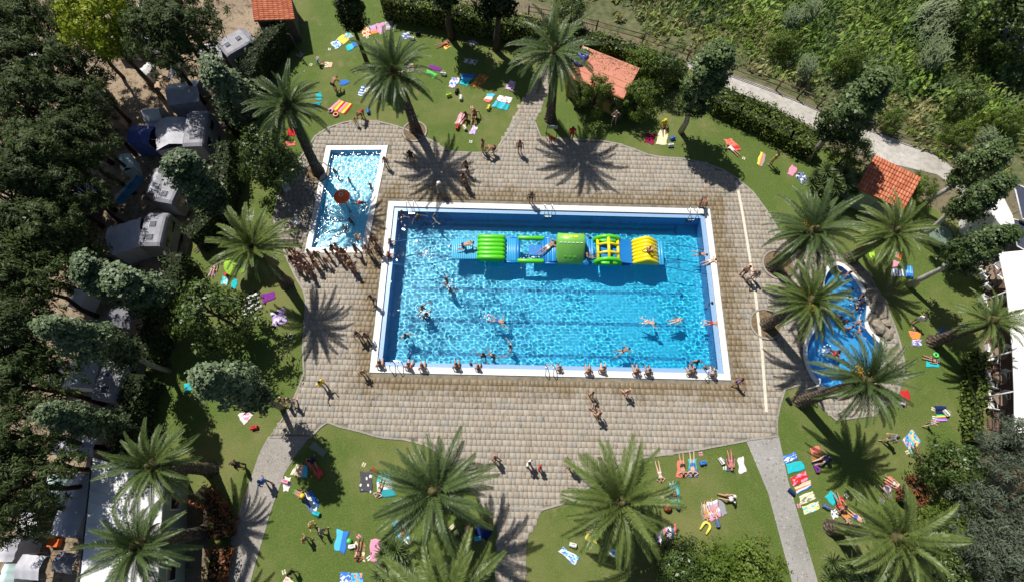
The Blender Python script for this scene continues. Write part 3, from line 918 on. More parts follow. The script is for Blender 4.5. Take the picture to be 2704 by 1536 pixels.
pine_words = ['at the far upper left corner of the campsite', 'along the top edge left of the lime tree', 'at the left edge below the corner pine', 'just below the lime green tree', 'left edge, level with the dome tent', 'above the dark clearing in the campsite',
              'at the left edge, level with the grey caravans', 'in the middle of the pine stand', 'left of the tan tarpaulin', 'right under the lime green tree', 'at the left edge, level with the blue tarpaulin', 'over the dark end of the camp lane',
              'over the sunlit sand left of the roof hatch caravan', 'above the white tents at the top', 'near the sandy yard at the top', 'beside the sandy yard, over grey awnings', 'over the little white car roof', 'at the left edge above the leafy shade tree', 'between the left edge and the leafy shade tree',
              'at the left edge beside the leafy shade tree', 'at the left edge, level with the long grey tent', 'at the left edge below the grey tent', 'at the left edge by the grey tarpaulin', 'left of the white and teal tent', 'in the lower left of the campsite', 'in the bottom left corner',
              'behind the lime green tree', 'half outside the upper left edge', 'half outside the left edge midway', 'left of the little white tent', 'left of the sandy pitch with the grey tent', 'in the very corner at the upper left', 'cut by the left edge, second below the corner', 'cut by the left edge above the camp lane', 'cut by the left edge by the camp lane', 'right above the grey striped tent', 'between the camp lane pines', 'below the leafy shade tree at the left edge', 'cut by the left edge above the long tent', 'over the red earth strip at the left', 'cut by the left edge by the grey tarpaulin', 'over the small pale awning at the lower left', 'cut by the left edge near the white and teal tent']
for i, (x, y, z) in enumerate(PINES):
    if i in (9, 12, 16, 24, 25, 29, 30, 41):                 # gaps in the canopy where the pitches show
        continue
    g = G(D(x, y), z)
    s = z / 7.3
    place_tree('pine_tree', PINE[i % 3], g[0], g[1], s * random.uniform(0.85, 1.08), i * 2.4, 'dark pine ' + pine_words[i], 'tree', 'pines over the campsite')
g = G(D(245, 58), 7.6)
place_tree('lime_green_tree', LIME, g[0], g[1], 1.22, 0.3, 'bright lime green tree among the dark pines', 'tree')
for i, (x, y, z, s, lab) in enumerate(((140, 610, 4.0, 1.45, 'leafy green shade tree beside the large caravan'), (670, 405, 3.2, 1.15, 'rounded green tree by the left edge of the children pool'),
                                       (560, 800, 3.0, 1.25, 'dome shaped laurel tree on the left lawn'), (2400, 1168, 3.2, 0.88, 'dense round tree at the right, above the red shrub'),
                                       (2560, 60, 4.0, 1.5, 'dark tree in the top right corner'), (2470, 20, 4.0, 1.4, 'dark tree beside the grey shed at the top right'))):
    g = G(D(x, y), z)
    place_tree('broadleaf_tree', BROAD[i % 3], g[0], g[1], s, i * 1.3, lab, 'tree')
for i, (x, y, z, s, lab) in enumerate(((2585, 1110, 5.0, 0.8, 'grey green pine beside the dense round tree'), (2555, 1250, 5.5, 0.85, 'grey green pine over the iron staircase'), (2505, 1400, 5.0, 0.8, 'grey green pine in the bottom right corner'), (2590, 1390, 6, 0.9, 'grey green pine half outside the lower right edge'))):
    g = G(D(x, y), z)
    place_tree('grey_pine_tree', GPINE[i % 2], g[0], g[1], s, i * 2.1, lab, 'tree', 'grey green pines at the lower right')
for i, (tl, z, s, lab) in enumerate(((T(2, 3, 1640, 1250), 2.2, 1.0, 'glossy citrus bush at the bottom, left one of the group'), (T(2, 3, 1990, 1350), 2.2, 0.95, 'glossy citrus bush at the bottom, middle one of the group'),
                                     (T(2, 3, 2350, 1280), 2.2, 1.0, 'glossy citrus bush at the bottom, right one of the group'), (T(2, 3, 1750, 1520), 2.0, 1.0, 'glossy citrus bush cut by the bottom edge, left one'), (T(2, 3, 2300, 1540), 2.0, 1.0, 'glossy citrus bush cut by the bottom edge, right one'),
                                     (T(3, 3, 1700, 1050), 1.8, 0.95, 'bright green bush right of the lowest palm'), (T(3, 3, 1650, 1380), 1.8, 1.0, 'bright green bush below the lowest palm'), (T(3, 3, 1850, 870), 1.6, 0.7, 'small bright bush at the foot of the grey trunk'),
                                     (T(2, 0, 850, 930), 2.0, 0.85, 'bush against the front of the red roofed hut'), (T(2, 0, 1080, 1010), 1.8, 0.6, 'small bush at the hut front by the standing man in shade'), (T(2, 0, 1270, 980), 2.0, 0.85, 'bush at the right corner of the red roofed hut'),
                                     (T(2, 0, 1330, 640), 2.2, 0.85, 'bush behind the right end of the red roof'), (T(2, 0, 1530, 680), 2.4, 0.95, 'bush between the red roofed hut and the poplar'), (T(3, 1, 800, 90), 1.8, 0.9, 'bush between the road and the orange tiled hut'),
                                     (T(3, 1, 1540, 440), 1.8, 0.7, 'bush right of the orange tiled hut'), (T(2, 0, 700, 930), 1.6, 0.6, 'low bush left of the hut front bushes'))):
    g = G(tl, z)
    place_tree('bush', (BRIGHT if i % 3 else BROAD)[i % 2], g[0], g[1], s * (1 if i % 3 else 0.8), i * 1.7, lab, 'bush', 'garden bushes')

# ---- hedges: a twiggy core and a skin of leaves
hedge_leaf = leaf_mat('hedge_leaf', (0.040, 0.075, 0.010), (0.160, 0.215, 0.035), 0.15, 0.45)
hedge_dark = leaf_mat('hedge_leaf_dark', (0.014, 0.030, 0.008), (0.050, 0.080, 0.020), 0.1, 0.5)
red_leaf = leaf_mat('red_hedge_leaf', (0.10, 0.030, 0.012), (0.30, 0.110, 0.045), 0.15, 0.45)
core_mat = pmat('hedge_core', (0.020, 0.026, 0.010), 0.95)
def hedge(pts, h, w, mat, label, dens=70, ls=0.17):
    P = [np.asarray(G(p, h * 0.85), float)[:2] for p in pts]          # the line read in the photo is the hedge's top
    c = np.mean(P, 0)
    root = thing('hedge', (c[0], c[1], 0), label, 'hedge')
    mbx = MB()
    CC, BB = [], []
    q = np.random.default_rng(int(abs(c[0] * 100)) + 5)
    for a, b_ in zip(P[:-1], P[1:]):
        L = np.linalg.norm(b_ - a)
        ang = math.atan2(b_[1] - a[1], b_[0] - a[0])
        mbx.box(-0.1, L + 0.1, -w / 2 + 0.15, w / 2 - 0.15, 0.0, h - 0.2, Matrix.Translation((a[0] - c[0], a[1] - c[1], 0)) @ Matrix.Rotation(ang, 4, 'Z'))
        n = int(L * (2 * h + w) * dens)
        u = q.random(n) * L
        s = q.random(n) * (2 * h + w)
        wob = 0.12 * np.sin(u * 2.1 + c[0]) + 0.10 * np.sin(u * 5.3)
        y = np.where(s < h, -w / 2, np.where(s < h + w, s - h - w / 2, w / 2)) * (1 + wob)
        z = np.where(s < h, s, np.where(s < h + w, h, s - h - w)) * 1.0
        z = np.where((s >= h) & (s < h + w), h + wob * 1.2, z)
        nrm = np.stack([np.zeros(n), np.where(s < h, -1.0, np.where(s < h + w, 0.0, 1.0)), np.where((s >= h) & (s < h + w), 1.0, 0.2)], 1)
        pos = np.stack([u, y, z], 1) + q.normal(size=(n, 3)) * 0.09
        ca, sa = math.cos(ang), math.sin(ang)
        rot = np.array([[ca, -sa, 0], [sa, ca, 0], [0, 0, 1]])
        CC.append(pos @ rot.T + np.array([a[0] - c[0], a[1] - c[1], 0]))
        BB.append(nrm @ rot.T)
    mbx.build('stems', core_mat, root)
    V, F = leaves_np(np.concatenate(CC), np.concatenate(BB), ls, 0.7, q, 1, 0.0, 0.3, 0.9)
    obj('leaves', mesh_np('leaves', V, F, mat), root)
def gp(*xy):
    return [D(*p) for p in xy]
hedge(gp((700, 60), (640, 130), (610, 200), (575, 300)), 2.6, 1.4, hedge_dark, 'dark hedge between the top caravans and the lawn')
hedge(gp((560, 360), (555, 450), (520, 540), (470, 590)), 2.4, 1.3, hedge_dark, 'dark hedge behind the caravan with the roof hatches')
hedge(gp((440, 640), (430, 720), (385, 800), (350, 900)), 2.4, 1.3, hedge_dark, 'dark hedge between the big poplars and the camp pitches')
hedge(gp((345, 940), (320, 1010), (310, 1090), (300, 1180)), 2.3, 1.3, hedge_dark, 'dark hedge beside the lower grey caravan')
hedge(gp((960, -10), (1080, 12), (1200, 36), (1330, 62), (1440, 88)), 2.2, 1.6, hedge_leaf, 'long hedge along the top of the lawn')
hedge(TT(20, 640, 330, 1000, 420, 1380, 570, 1740, 720), 1.8, 1.3, hedge_leaf, 'hedge behind the red roofed hut')
hedge(TT(20, 2080, 870, 2330, 970, 2563, 1060) + TT(30, 260, 1215, 540, 1375), 0.8, 0.8, hedge_leaf, 'low clipped hedge directly beside the gravel road')
hedge(TT(20, 2030, 970, 2300, 1090, 2563, 1210) + TT(30, 250, 1340, 520, 1480), 1.5, 1.3, hedge_leaf, 'thick hedge on the lawn side of the gravel road')
hedge(TT(32, 2150, 620, 2120, 900, 2110, 1150, 2110, 1500), 1.2, 0.9, hedge_leaf, 'hedge between the right lawn and the brown restaurant deck')
hedge(TT(3, 1980, 560, 2100, 680, 2190, 830, 2220, 1000), 1.3, 1.0, red_leaf, 'rust red hedge beside the white roofed building, upper stretch')
hedge(TT(3, 2180, 1120, 2150, 1300, 2120, 1500), 1.3, 1.0, red_leaf, 'rust red hedge beside the white roofed building, lower stretch')
hedge(TT(33, 1560, 470, 1470, 560, 1420, 670), 0.9, 1.1, red_leaf, 'dark red shrub border under the dense round tree')

# ---- yuccas: heads of sword leaves on thick stems
yucca_leaf = leaf_mat('yucca_leaf', (0.055, 0.090, 0.025), (0.150, 0.205, 0.070), 0.12, 0.4, spec=0.4)
def yucca_head(seed, n=70, L=0.75):
    q = np.random.default_rng(seed)
    V, F = [], []
    for i in range(n):
        el = R(85 - 105 * (i / n) ** 0.9)
        az = i * 2.39996
        d = np.array([math.cos(az) * math.cos(el), math.sin(az) * math.cos(el), math.sin(el)])
        s = np.array([-math.sin(az), math.cos(az), 0]) * 0.035
        ll = L * q.uniform(0.8, 1.1)
        m = d * ll * 0.5
        e = d * ll + np.array([0, 0, -0.10 * ll])
        k = len(V)
        V += [-s * 0.6, s * 0.6, m + s, m - s, e]
        F += [(k, k + 1, k + 2, k + 3), (k + 3, k + 2, k + 4)]
    return mesh_py('leaf_head', V, F, yucca_leaf)
YH = [yucca_head(i) for i in range(3)]
def yucca(heads, label):
    W = [(G(p, z), z) for p, z in heads]
    c = np.mean([w for w, z in W], 0)
    root = thing('yucca', (c[0], c[1], 0), label, 'plant', 'yuccas')
    for i, (w, z) in enumerate(W):
        MB().tube([((w[0] - c[0]) * 0.35, (w[1] - c[1]) * 0.35, 0), ((w[0] - c[0]) * 0.8, (w[1] - c[1]) * 0.8, z * 0.6), (w[0] - c[0], w[1] - c[1], z)], [0.11, 0.08, 0.07], 6).build('stem', dark_bark, root, True)
        o = obj('leaf_head', YH[i % 3], root, (w[0] - c[0], w[1] - c[1], z), i * 1.1)
        o.scale = (1.0 + 0.12 * (i % 3),) * 3
yucca([(T(3, 1, x, y), z) for x, y, z in ((470, 300, 2.2), (580, 260, 2.5), (640, 330, 2.3), (560, 400, 1.9), (690, 430, 2.0), (790, 380, 2.2), (850, 460, 1.8), (440, 380, 1.8), (760, 280, 2.4), (880, 330, 2.0))], 'large many headed yucca left of the orange tiled hut')
yucca([(T(1, 3, x, y), z) for x, y, z in ((1330, 1070, 2.2), (1290, 1170, 2.0), (1400, 1130, 2.4), (1470, 1190, 2.1), (1310, 1290, 2.2), (1570, 1130, 1.8), (1680, 1140, 2.0), (1600, 1250, 1.7), (1260, 1380, 1.6))], 'many headed yucca on the lower lawn beside the pink floral towel')
yucca([(T(3, 3, x, y), z) for x, y, z in ((640, 1250, 1.6), (720, 1350, 1.5), (830, 1300, 1.7), (900, 1400, 1.4), (640, 1420, 1.3), (780, 1460, 1.4), (1000, 1330, 1.5))], 'low yucca clump in front of the lowest palm')
yucca([(T(2, 0, 1290, 880), 2.6), (T(2, 0, 1350, 900), 2.3)], 'small yucca at the right corner of the red roof')

# ---- scrubland beyond the road: mounds of mixed growth, one mass
scrub_leaf = leaf_mat('scrub_leaf', (0.55, 0.55, 0.55), (1.25, 1.2, 1.15), 0.30, 0.6, tint=True)
q = np.random.default_rng(21)
SP = np.array(scrub_poly)
lo, hi = SP.min(0), SP.max(0)
cand = q.uniform(lo, hi, (9000, 2))
cand = cand[inside(cand, SP)][:2300]
CC, BB, TI, SZ = [], [], [], []
TINTS = np.array([(0.105, 0.170, 0.036), (0.135, 0.200, 0.038), (0.072, 0.130, 0.034), (0.165, 0.195, 0.060), (0.110, 0.150, 0.055), (0.060, 0.098, 0.040), (0.150, 0.230, 0.034), (0.205, 0.200, 0.090)])
road_line = np.array([G(p)[:2] for p in TT(20, 560, 150, 1500, 460, 2150, 715) + TT(30, 540, 1100, 1250, 1360) + TT(31, 1830, 160)])
for x, y in cand:
    dmin = np.min(np.linalg.norm(road_line - (x, y), axis=1))
    dl = min(abs(np.cross(b_ - a_, np.array([x, y]) - a_) / np.linalg.norm(b_ - a_)) for a_, b_ in zip(road_line[:-1], road_line[1:]))
    near_road = dl < 3.2
    r0 = q.uniform(0.7, 2.0) * (0.55 if near_road else 1.0)
    h0 = q.uniform(0.35, 1.35) * (0.35 if near_road else 1.0)
    if dl < 0.35:
        continue
    n = int(62 * r0 * r0 + 40)
    d = q.normal(size=(n, 3))
    d[:, 2] = np.abs(d[:, 2]) + 0.05
    d /= np.linalg.norm(d, axis=1)[:, None]
    lump = 1 + 0.25 * np.sin(d[:, 0] * 5 + x) + 0.2 * np.sin(d[:, 1] * 6 + y)
    CC.append(np.stack([x + d[:, 0] * r0 * lump, y + d[:, 1] * r0 * lump, d[:, 2] * h0 * lump + 0.05], 1))
    BB.append(d)
    t = TINTS[q.choice(8, p=[0.2, 0.17, 0.17, 0.1, 0.1, 0.12, 0.1, 0.04])] if not near_road else TINTS[q.choice([3, 4, 7, 1])]
    TI.append(np.repeat((t * q.uniform(1.35, 2.15))[None], n, 0))
CC, BB, TI = np.concatenate(CC), np.concatenate(BB), np.concatenate(TI)
nl = len(CC)
T_ = np.array([0.45, 0.30, 0.55]) + q.normal(size=(nl, 3)) * np.array([0.45, 0.45, 0.30])
T_ /= np.linalg.norm(T_, axis=1)[:, None]
W_ = np.cross(T_, BB + q.normal(size=(nl, 3)) * 0.5)
W_ /= np.linalg.norm(W_, axis=1)[:, None] + 1e-9
ln = q.choice([0.22, 0.34, 0.50, 0.72], nl, p=[0.3, 0.35, 0.25, 0.1])[:, None]
wd_ = ln * q.choice([0.10, 0.16, 0.26], nl, p=[0.4, 0.4, 0.2])[:, None]
V = np.stack([CC - T_ * ln * 0.5, CC + W_ * wd_, CC + T_ * ln * 0.5, CC - W_ * wd_], 1).reshape(-1, 3)
F = np.arange(4 * nl).reshape(nl, 4)
me = mesh_np('undergrowth', V, F, scrub_leaf)
at = me.color_attributes.new('tint', 'FLOAT_COLOR', 'POINT')
at.data.foreach_set('color', np.concatenate([np.repeat(TI, 4, 0), np.ones((len(V), 1))], 1).astype(np.float32).ravel())
obj('undergrowth', me, kind='stuff', label='tangled green scrub covering the field beyond the gravel road')
# cane clumps standing out of the scrub
reed_leaf = leaf_mat('giant_reed', (0.10, 0.15, 0.06), (0.26, 0.31, 0.17), 0.2, 0.5)
def reed_mesh(seed, H=3.2, n=170):
    q = np.random.default_rng(seed)
    V, F = [], []
    for i in range(n):
        a = q.uniform(0, 6.28)
        r0 = 0.9 * math.sqrt(q.random())
        base = np.array([r0 * math.cos(a), r0 * math.sin(a), 0])
        lean = np.array([0.5 + q.normal() * 0.25, 0.35 + q.normal() * 0.25, 0])
        p0 = base + np.array([0, 0, 0.4])
        for k in range(3):
            z = H * (0.45 + 0.25 * k) * q.uniform(0.8, 1.1)
            p = base + lean * (z / H) ** 2 * 0.9 + np.array([0, 0, z])
            d = np.array([0.8 + q.normal() * 0.5, 0.6 + q.normal() * 0.5, 0.45])
            d = d / np.linalg.norm(d) * q.uniform(0.5, 0.8)
            s = np.cross(d, (0, 0, 1.0))
            s = s / np.linalg.norm(s) * 0.045
            m = len(V)
            V += [p - s * 0.5, p + s * 0.5, p + d * 0.55 + s, p + d * 0.55 - s, p + d + np.array([0, 0, -0.15])]
            F += [(m, m + 1, m + 2, m + 3), (m + 3, m + 2, m + 4)]
    return mesh_py('reed_leaves', V, F, reed_leaf)
RM = [reed_mesh(i) for i in range(2)]
for i, (x, y, s, lab) in enumerate(((1560, 180, 1.0, 'silvery cane clump at the upper right, largest upper part'), (1700, 240, 0.95, 'silvery cane clump on the right flank of the large cane patch'), (1620, 330, 0.8, 'silvery cane clump at the foot of the large cane patch'), (1650, 520, 0.85, 'silvery cane clump in the middle of the scrub, upper half'),
                                    (1640, 640, 0.85, 'silvery cane clump in the middle of the scrub, lower half'), (260, 190, 0.7, 'thin silvery cane at the top of the scrub, left one'), (440, 150, 0.75, 'thin silvery cane at the top of the scrub, right one'), (420, 690, 0.7, 'pale cane clump near the fence by the tall poplar'), (2230, 1420, 0.7, 'pale leafy cane near the end of the gravel road'))):
    g = G(T(3, 0, x, y), 1.8)
    root = thing('cane_clump', (g[0], g[1], 0), lab, 'reeds', 'cane clumps in the scrub', i * 0.2 - 0.2)
    root.scale = (s, s, s)
    obj('leaves', RM[i % 2], root)
    MB().tube([(0, 0, 0), (0.15, 0.1, 1.2), (0.4, 0.3, 2.6)], [0.03, 0.025, 0.012], 5).tube([(0.4, -0.3, 0), (0.6, -0.2, 1.2), (0.9, 0.1, 2.5)], [0.03, 0.025, 0.012], 5).tube([(-0.4, 0.3, 0), (-0.3, 0.4, 1.2), (0.0, 0.6, 2.5)], [0.03, 0.025, 0.012], 5).build('canes', pmat('cane', (0.30, 0.30, 0.14), 0.6), root, True)
for i, (x, y, s, lab) in enumerate(((150, 470, 0.9, 'dense bright green bush in the scrub, far left one near the poplar'), (780, 640, 1.0, 'bright green bush in the scrub left of the tall poplar tip'), (1900, 1350, 0.8, 'bright yellow green bush near the right end of the fence'), (2350, 1230, 0.9, 'bright green bush at the right edge of the scrub'), (1250, 1200, 0.7, 'yellowish bush by the fence right of the poplar'),
                                    (1900, 1100, 1.1, 'dark bush in the lower right of the scrub'), (2250, 620, 1.0, 'grey green bush on the right slope of the scrub'))):
    g = G(T(3, 0, x, y), 1.2)
    place_tree('scrub_bush', BRIGHT[i % 2] if i < 5 else BROAD[i % 3], g[0], g[1], s * (0.75 if i < 5 else 0.62), i * 1.1, lab, 'bush', 'bushes standing out of the scrub')
g = G(T(2, 0, 610, 90), 3.0)
place_tree('sapling', BROAD[1], g[0], g[1], 0.75, 0.2, 'young tree by the fence behind the tall palm', 'tree')
# ---- rocks on the bank of the lagoon
def rock_mesh(seed):
    bm = bmesh.new()
    bmesh.ops.create_icosphere(bm, subdivisions=2, radius=0.5)
    q = random.Random(seed)
    a, b_, c = q.uniform(0, 6), q.uniform(0, 6), q.uniform(0, 6)
    for v in bm.verts:
        k = 1 + 0.22 * math.sin(v.co.x * 6 + a) + 0.18 * math.sin(v.co.y * 7 + b_) + 0.15 * math.sin(v.co.z * 8 + c)
        v.co *= k
        v.co.z *= 0.7
    me = bpy.data.meshes.new('rock')
    bm.to_mesh(me)
    bm.free()
    me.materials.append(pmat('rock', (0.36, 0.31, 0.24), 0.9, 0.28, 2.5, bumps=0.6))
    return me
RK = [rock_mesh(i) for i in range(3)]
for i, (x, y, s) in enumerate(((1040, 30, 1.0), (1080, 110, 1.2), (1110, 210, 1.3), (1060, 290, 0.9), (1090, 360, 1.1), (1160, 300, 0.8), (1170, 420, 0.9), (1190, 700, 0.7), (1170, 620, 0.6))):
    g = G(T(3, 2, x, y))
    obj('rock', RK[i % 3], None, (g[0], g[1], 0.15), i * 0.9, label='sandstone boulder on the right bank of the lagoon, %s from the top' % ('first second third fourth fifth sixth seventh lowest eighth'.split()[i]), cat='rock', group='boulders on the lagoon bank').scale = (s, s * 0.85, s)
# ================================================================ BUILDINGS, CAMP, POOL EQUIPMENT
def quad_frame(px, z):
    P = [G(p, z) for p in px]
    c = np.mean(P, 0)
    u = (P[1] - P[0] + P[2] - P[3]) / 2
    w = (P[0] - P[3] + P[1] - P[2]) / 2
    return c, float(np.linalg.norm(u)), float(np.linalg.norm(w)), math.atan2(u[1], u[0])
terracotta, nt, b = new_mat('terracotta_tile')
_inf = nt.nodes.new('ShaderNodeObjectInfo')
_c = ramp(nt, _inf.outputs['Random'], [(0.0, (0.42, 0.115, 0.055)), (0.5, (0.56, 0.175, 0.085)), (1.0, (0.62, 0.24, 0.13))])
_c = mixc(nt, 1.0, _c, ramp(nt, noise(nt, coords(nt), 9, 4), [(0.3, (0.72, 0.68, 0.62)), (0.6, (1, 1, 1))]), 'MULTIPLY')
nt.links.new(_c, b.inputs['Base Color'])
b.inputs['Roughness'].default_value = 0.85
def barrel_tile(w, l):
    """one clay barrel tile, wider at its lower end"""
    V, F = [], []
    for i, (yy, k, dz) in enumerate(((0, 1.0, 0.035), (l * 1.06, 0.86, 0.0))):
        for j in range(7):
            a = math.pi * j / 6
            V.append((-math.cos(a) * w * 0.5 * k, yy, math.sin(a) * w * 0.40 * k + dz))
    for j in range(6):
        F.append((j, j + 1, 8 + j, 7 + j))
    F.append((0, 6, 5, 4, 3, 2, 1))
    return mesh_py('roof_tile', V, F, terracotta, False)
def hut(label, c, L, W, ang, eave, rise, slope_axis, wallm, tw, tl, door=None, extra=None):
    """small hut with one pitched roof of barrel tiles; the low edge is -y of its own frame"""
    root = thing('hut', (c[0], c[1], 0), label, 'hut', None, ang)
    i = 0.18
    V = [(-L / 2 + i, -W / 2 + i, 0), (L / 2 - i, -W / 2 + i, 0), (L / 2 - i, W / 2 - i, 0), (-L / 2 + i, W / 2 - i, 0)]
    hz = [eave - 0.12, eave - 0.12, eave + rise - 0.12, eave + rise - 0.12]
    V += [(x, y, hz[k]) for k, (x, y, _) in enumerate(V)]
    obj('wall', mesh_py('wall', V, [(0, 1, 5, 4), (1, 2, 6, 5), (2, 3, 7, 6), (3, 0, 4, 7), (4, 5, 6, 7)], wallm), root)
    a = math.atan2(rise, W)
    M = Matrix.Translation((0, -W / 2, eave)) @ Matrix.Rotation(a, 4, 'X')
    roof = MB().box(-L / 2, L / 2, 0, W / math.cos(a), -0.08, 0.0, M).build('roof', pmat('roof_bed', (0.35, 0.14, 0.08), 0.9), root)
    nc, nr = max(1, int(L / tw)), max(1, int(W / math.cos(a) / tl))
    me = barrel_tile(L / nc, W / math.cos(a) / nr)
    for ci in range(nc):
        for ri in range(nr):
            o = obj('roof_tile', me, roof)
            o.matrix_local = M @ Matrix.Translation((-L / 2 + (ci + 0.5) * L / nc, ri * W / math.cos(a) / nr, 0.012)) @ Matrix.Rotation(random.uniform(-0.02, 0.02), 4, 'Z')
    return root
# hut at the top left: its tile columns run along the lower verge, so its own -y points right
c, L, W, ang = quad_frame([(650, 67), (747, 48), (790, -40), (690, -24)], 2.6)
dark_wall = pmat('shade_darkened_wall', (0.10, 0.095, 0.085), 0.9, 0.2, 2)  # shade on the visible sides is put into this dark wall colour
h1 = hut('hut with terracotta roof and shaded walls at the top left of the lawn', c, W, L, ang + math.pi / 2, 2.4, 0.55, 0, dark_wall, 0.22, 0.36)
# beige door on its front wall (front = the side towards the pool)
door = MB().box(-0.45, 0.45, -0.03, 0.03, 0.02, 2.02).build('door', pmat('beige_door', (0.52, 0.40, 0.24), 0.6, 0.1, 3), h1)
door.matrix_local = Matrix.Translation((-W / 2 + 0.13, -0.2, 0)) @ Matrix.Rotation(math.pi / 2, 4, 'Z')
MB().box(0.30, 0.36, -0.07, -0.03, 0.95, 1.12).build('handle', pmat('dark_metal', (0.06, 0.06, 0.06), 0.4, 0.1, 3, metal=0.8), door)
MB().lathe([(0.0, 0.0), (0.09, 0.03), (0.11, 0.1), (0.0, 0.16)], 10, (-W / 2 + 0.02, 0.55, 2.02)).build('wall_lamp', pmat('white_plastic', (0.8, 0.8, 0.78), 0.4, 0.05, 5), h1, True)
# hut with orange tiles at the right
c, L, W, ang = quad_frame(TT(31, 970, 130, 1450, 345, 1425, 660, 975, 410), 2.5)
h3 = hut('orange tiled hut at the end of the gravel road', c, L, W + 0.3, ang, 2.3, 0.55, 0, pmat('pale_green_wall', (0.30, 0.36, 0.27), 0.8, 0.12, 2), 0.205, 0.34)
MB().box(-0.42, 0.42, -0.03, 0.03, 0.02, 2.0, Matrix.Translation((0.5, -(W + 0.3) / 2 + 0.15, 0))).build('door', pmat('grey_door', (0.22, 0.24, 0.24), 0.6), h3)
# flat red roof among the bushes
c, L, W, ang = quad_frame(TT(20, 690, 430, 1250, 690, 1150, 975, 560, 780), 2.55)
h2 = thing('flat_roofed_hut', (c[0], c[1], 0), 'hut with a flat salmon red roof littered with leaves, among bushes', 'hut', None, ang)
MB().box(-L / 2 + 0.2, L / 2 - 0.2, -W / 2 + 0.2, W / 2 - 0.2, 0, 2.42).build('wall', pmat('ochre_wall', (0.55, 0.34, 0.14), 0.8, 0.15, 2), h2)
salmon = pmat('salmon_roof', (0.60, 0.245, 0.165), 0.85, 0.10, 2.2)
fascia = MB().box(-L / 2 - 0.02, L / 2 + 0.02, -W / 2 - 0.03, W / 2 + 0.02, 2.42, 2.47).build('fascia', pmat('orange_fascia', (0.75, 0.26, 0.05), 0.6), h2)
y0 = -W / 2
for frac in (0.27, 0.18, 0.55):
    y1 = y0 + W * frac
    MB().box(-L / 2, L / 2, y0 + 0.012, y1 - 0.012, 2.472, 2.53, None, 0.008).build('roof_panel', salmon, h2)
    y0 = y1
q = np.random.default_rng(5)
n = 520
lx = q.uniform(-L / 2 + 0.1, L / 2 - 0.05, n)
ly = W / 2 - np.abs(q.normal(size=n)) * 0.75 - 0.1
kk = ly > -W / 2 * 0.4
V, F = leaves_np(np.stack([lx[kk], ly[kk], np.full(kk.sum(), 2.545)], 1), np.tile([[0, 0, 3.0]], (kk.sum(), 1)), 0.10, 0.6, q, 1, 0, 1.0, 0.3)
obj('fallen_leaves', mesh_np('fallen_leaves', V, F, leaf_mat('dead_leaf', (0.10, 0.05, 0.02), (0.28, 0.17, 0.08), 0.0)), h2, kind='stuff')
blue_plastic = pmat('blue_plastic', (0.03, 0.10, 0.55), 0.35, 0.1, 4)
for (tx, ty, r0, lab) in ((670, 615, 0.38, 'round blue inflatable ring lying on the red flat roof, larger one'), (715, 555, 0.30, 'round blue inflatable ring lying on the red flat roof, smaller one')):
    g = G(T(2, 0, tx, ty), 2.6)
    MB().tube([(r0 * math.cos(a), r0 * math.sin(a), 0) for a in np.linspace(0, 2 * math.pi, 19)[:-1]], 0.12, 8, closed=True).build('swim_ring', blue_plastic, None, True, loc=(g[0], g[1], 2.66), label=lab, cat='swim ring')
g = G(T(2, 0, 735, 512), 2.6)
MB().box(-0.22, 0.22, -0.16, 0.16, 0, 0.3, None, 0.05).tube([(-0.12, 0, 0.28), (0, 0, 0.4), (0.12, 0, 0.28)], 0.02, 6).build('cool_box', pmat('lime_white', (0.70, 0.78, 0.40), 0.4), None, loc=(g[0], g[1], 2.54), label='pale lime cool box on the red flat roof', cat='cool box')
g = G(T(2, 0, 1200, 1000), 1.0)
MB().box(-0.2, 0.2, -0.03, 0.03, 0.5, 1.15).tube([(-0.15, 0, 0), (-0.15, 0, 0.6)], 0.02, 6).tube([(0.15, 0, 0), (0.15, 0, 0.6)], 0.02, 6).build('notice_board', pmat('white_board', (0.8, 0.8, 0.82), 0.4, 0.04, 3), None, loc=(g[0], g[1], 0), rz=0.3, label='small white notice board at the right corner of the red roofed hut', cat='sign')

# white metal roofed building at the lower left: four corners of the roof as they stand in the photo
RC = [np.array(G(p, 3.0)) for p in TT(3, 930, 215, 1640, 425, 1560, 1750, 770, 1750)]          # far left, far right, near right, near left
c = np.mean(RC, 0)
RC = [q_ - np.array([c[0], c[1], 0]) for q_ in RC]
wb = thing('white_building', (c[0], c[1], 0), 'building with a long white metal roof at the lower left', 'building')
def rmix(u, v):
    return (RC[0] * (1 - u) + RC[1] * u) * (1 - v) + (RC[3] * (1 - u) + RC[2] * u) * v
def slab(u0, u1, v0, v1, z0, z1):
    P = [rmix(u0, v0), rmix(u1, v0), rmix(u1, v1), rmix(u0, v1)]
    V = [(q_[0], q_[1], z) for z in (z0, z1) for q_ in P]
    return V, [(0, 1, 2, 3), (7, 6, 5, 4), (1, 0, 4, 5), (2, 1, 5, 6), (3, 2, 6, 7), (0, 3, 7, 4)]
MB().add(*slab(0.03, 0.97, 0.02, 1.0, 0.0, 2.85)).build('wall', pmat('grey_green_wall', (0.34, 0.38, 0.30), 0.8, 0.1, 2), wb)
roof = MB().add(*slab(0, 1, 0, 1, 2.852, 2.95)).build('roof', pmat('roof_deck', (0.6, 0.6, 0.6), 0.6), wb)
npan = 13
wm = pmat('white_metal_panel', (0.80, 0.80, 0.79), 0.45, 0.10, 1.2)
for k in range(npan):
    MB().add(*slab(0, 1, k / npan + 0.003, (k + 1) / npan - 0.003, 2.953, 2.99)).add(*slab(0, 1, k / npan - 0.003, k / npan + 0.003, 2.953, 3.03)).build('roof_panel', wm, roof)
ga, gb = rmix(0, 0), rmix(0, 1)
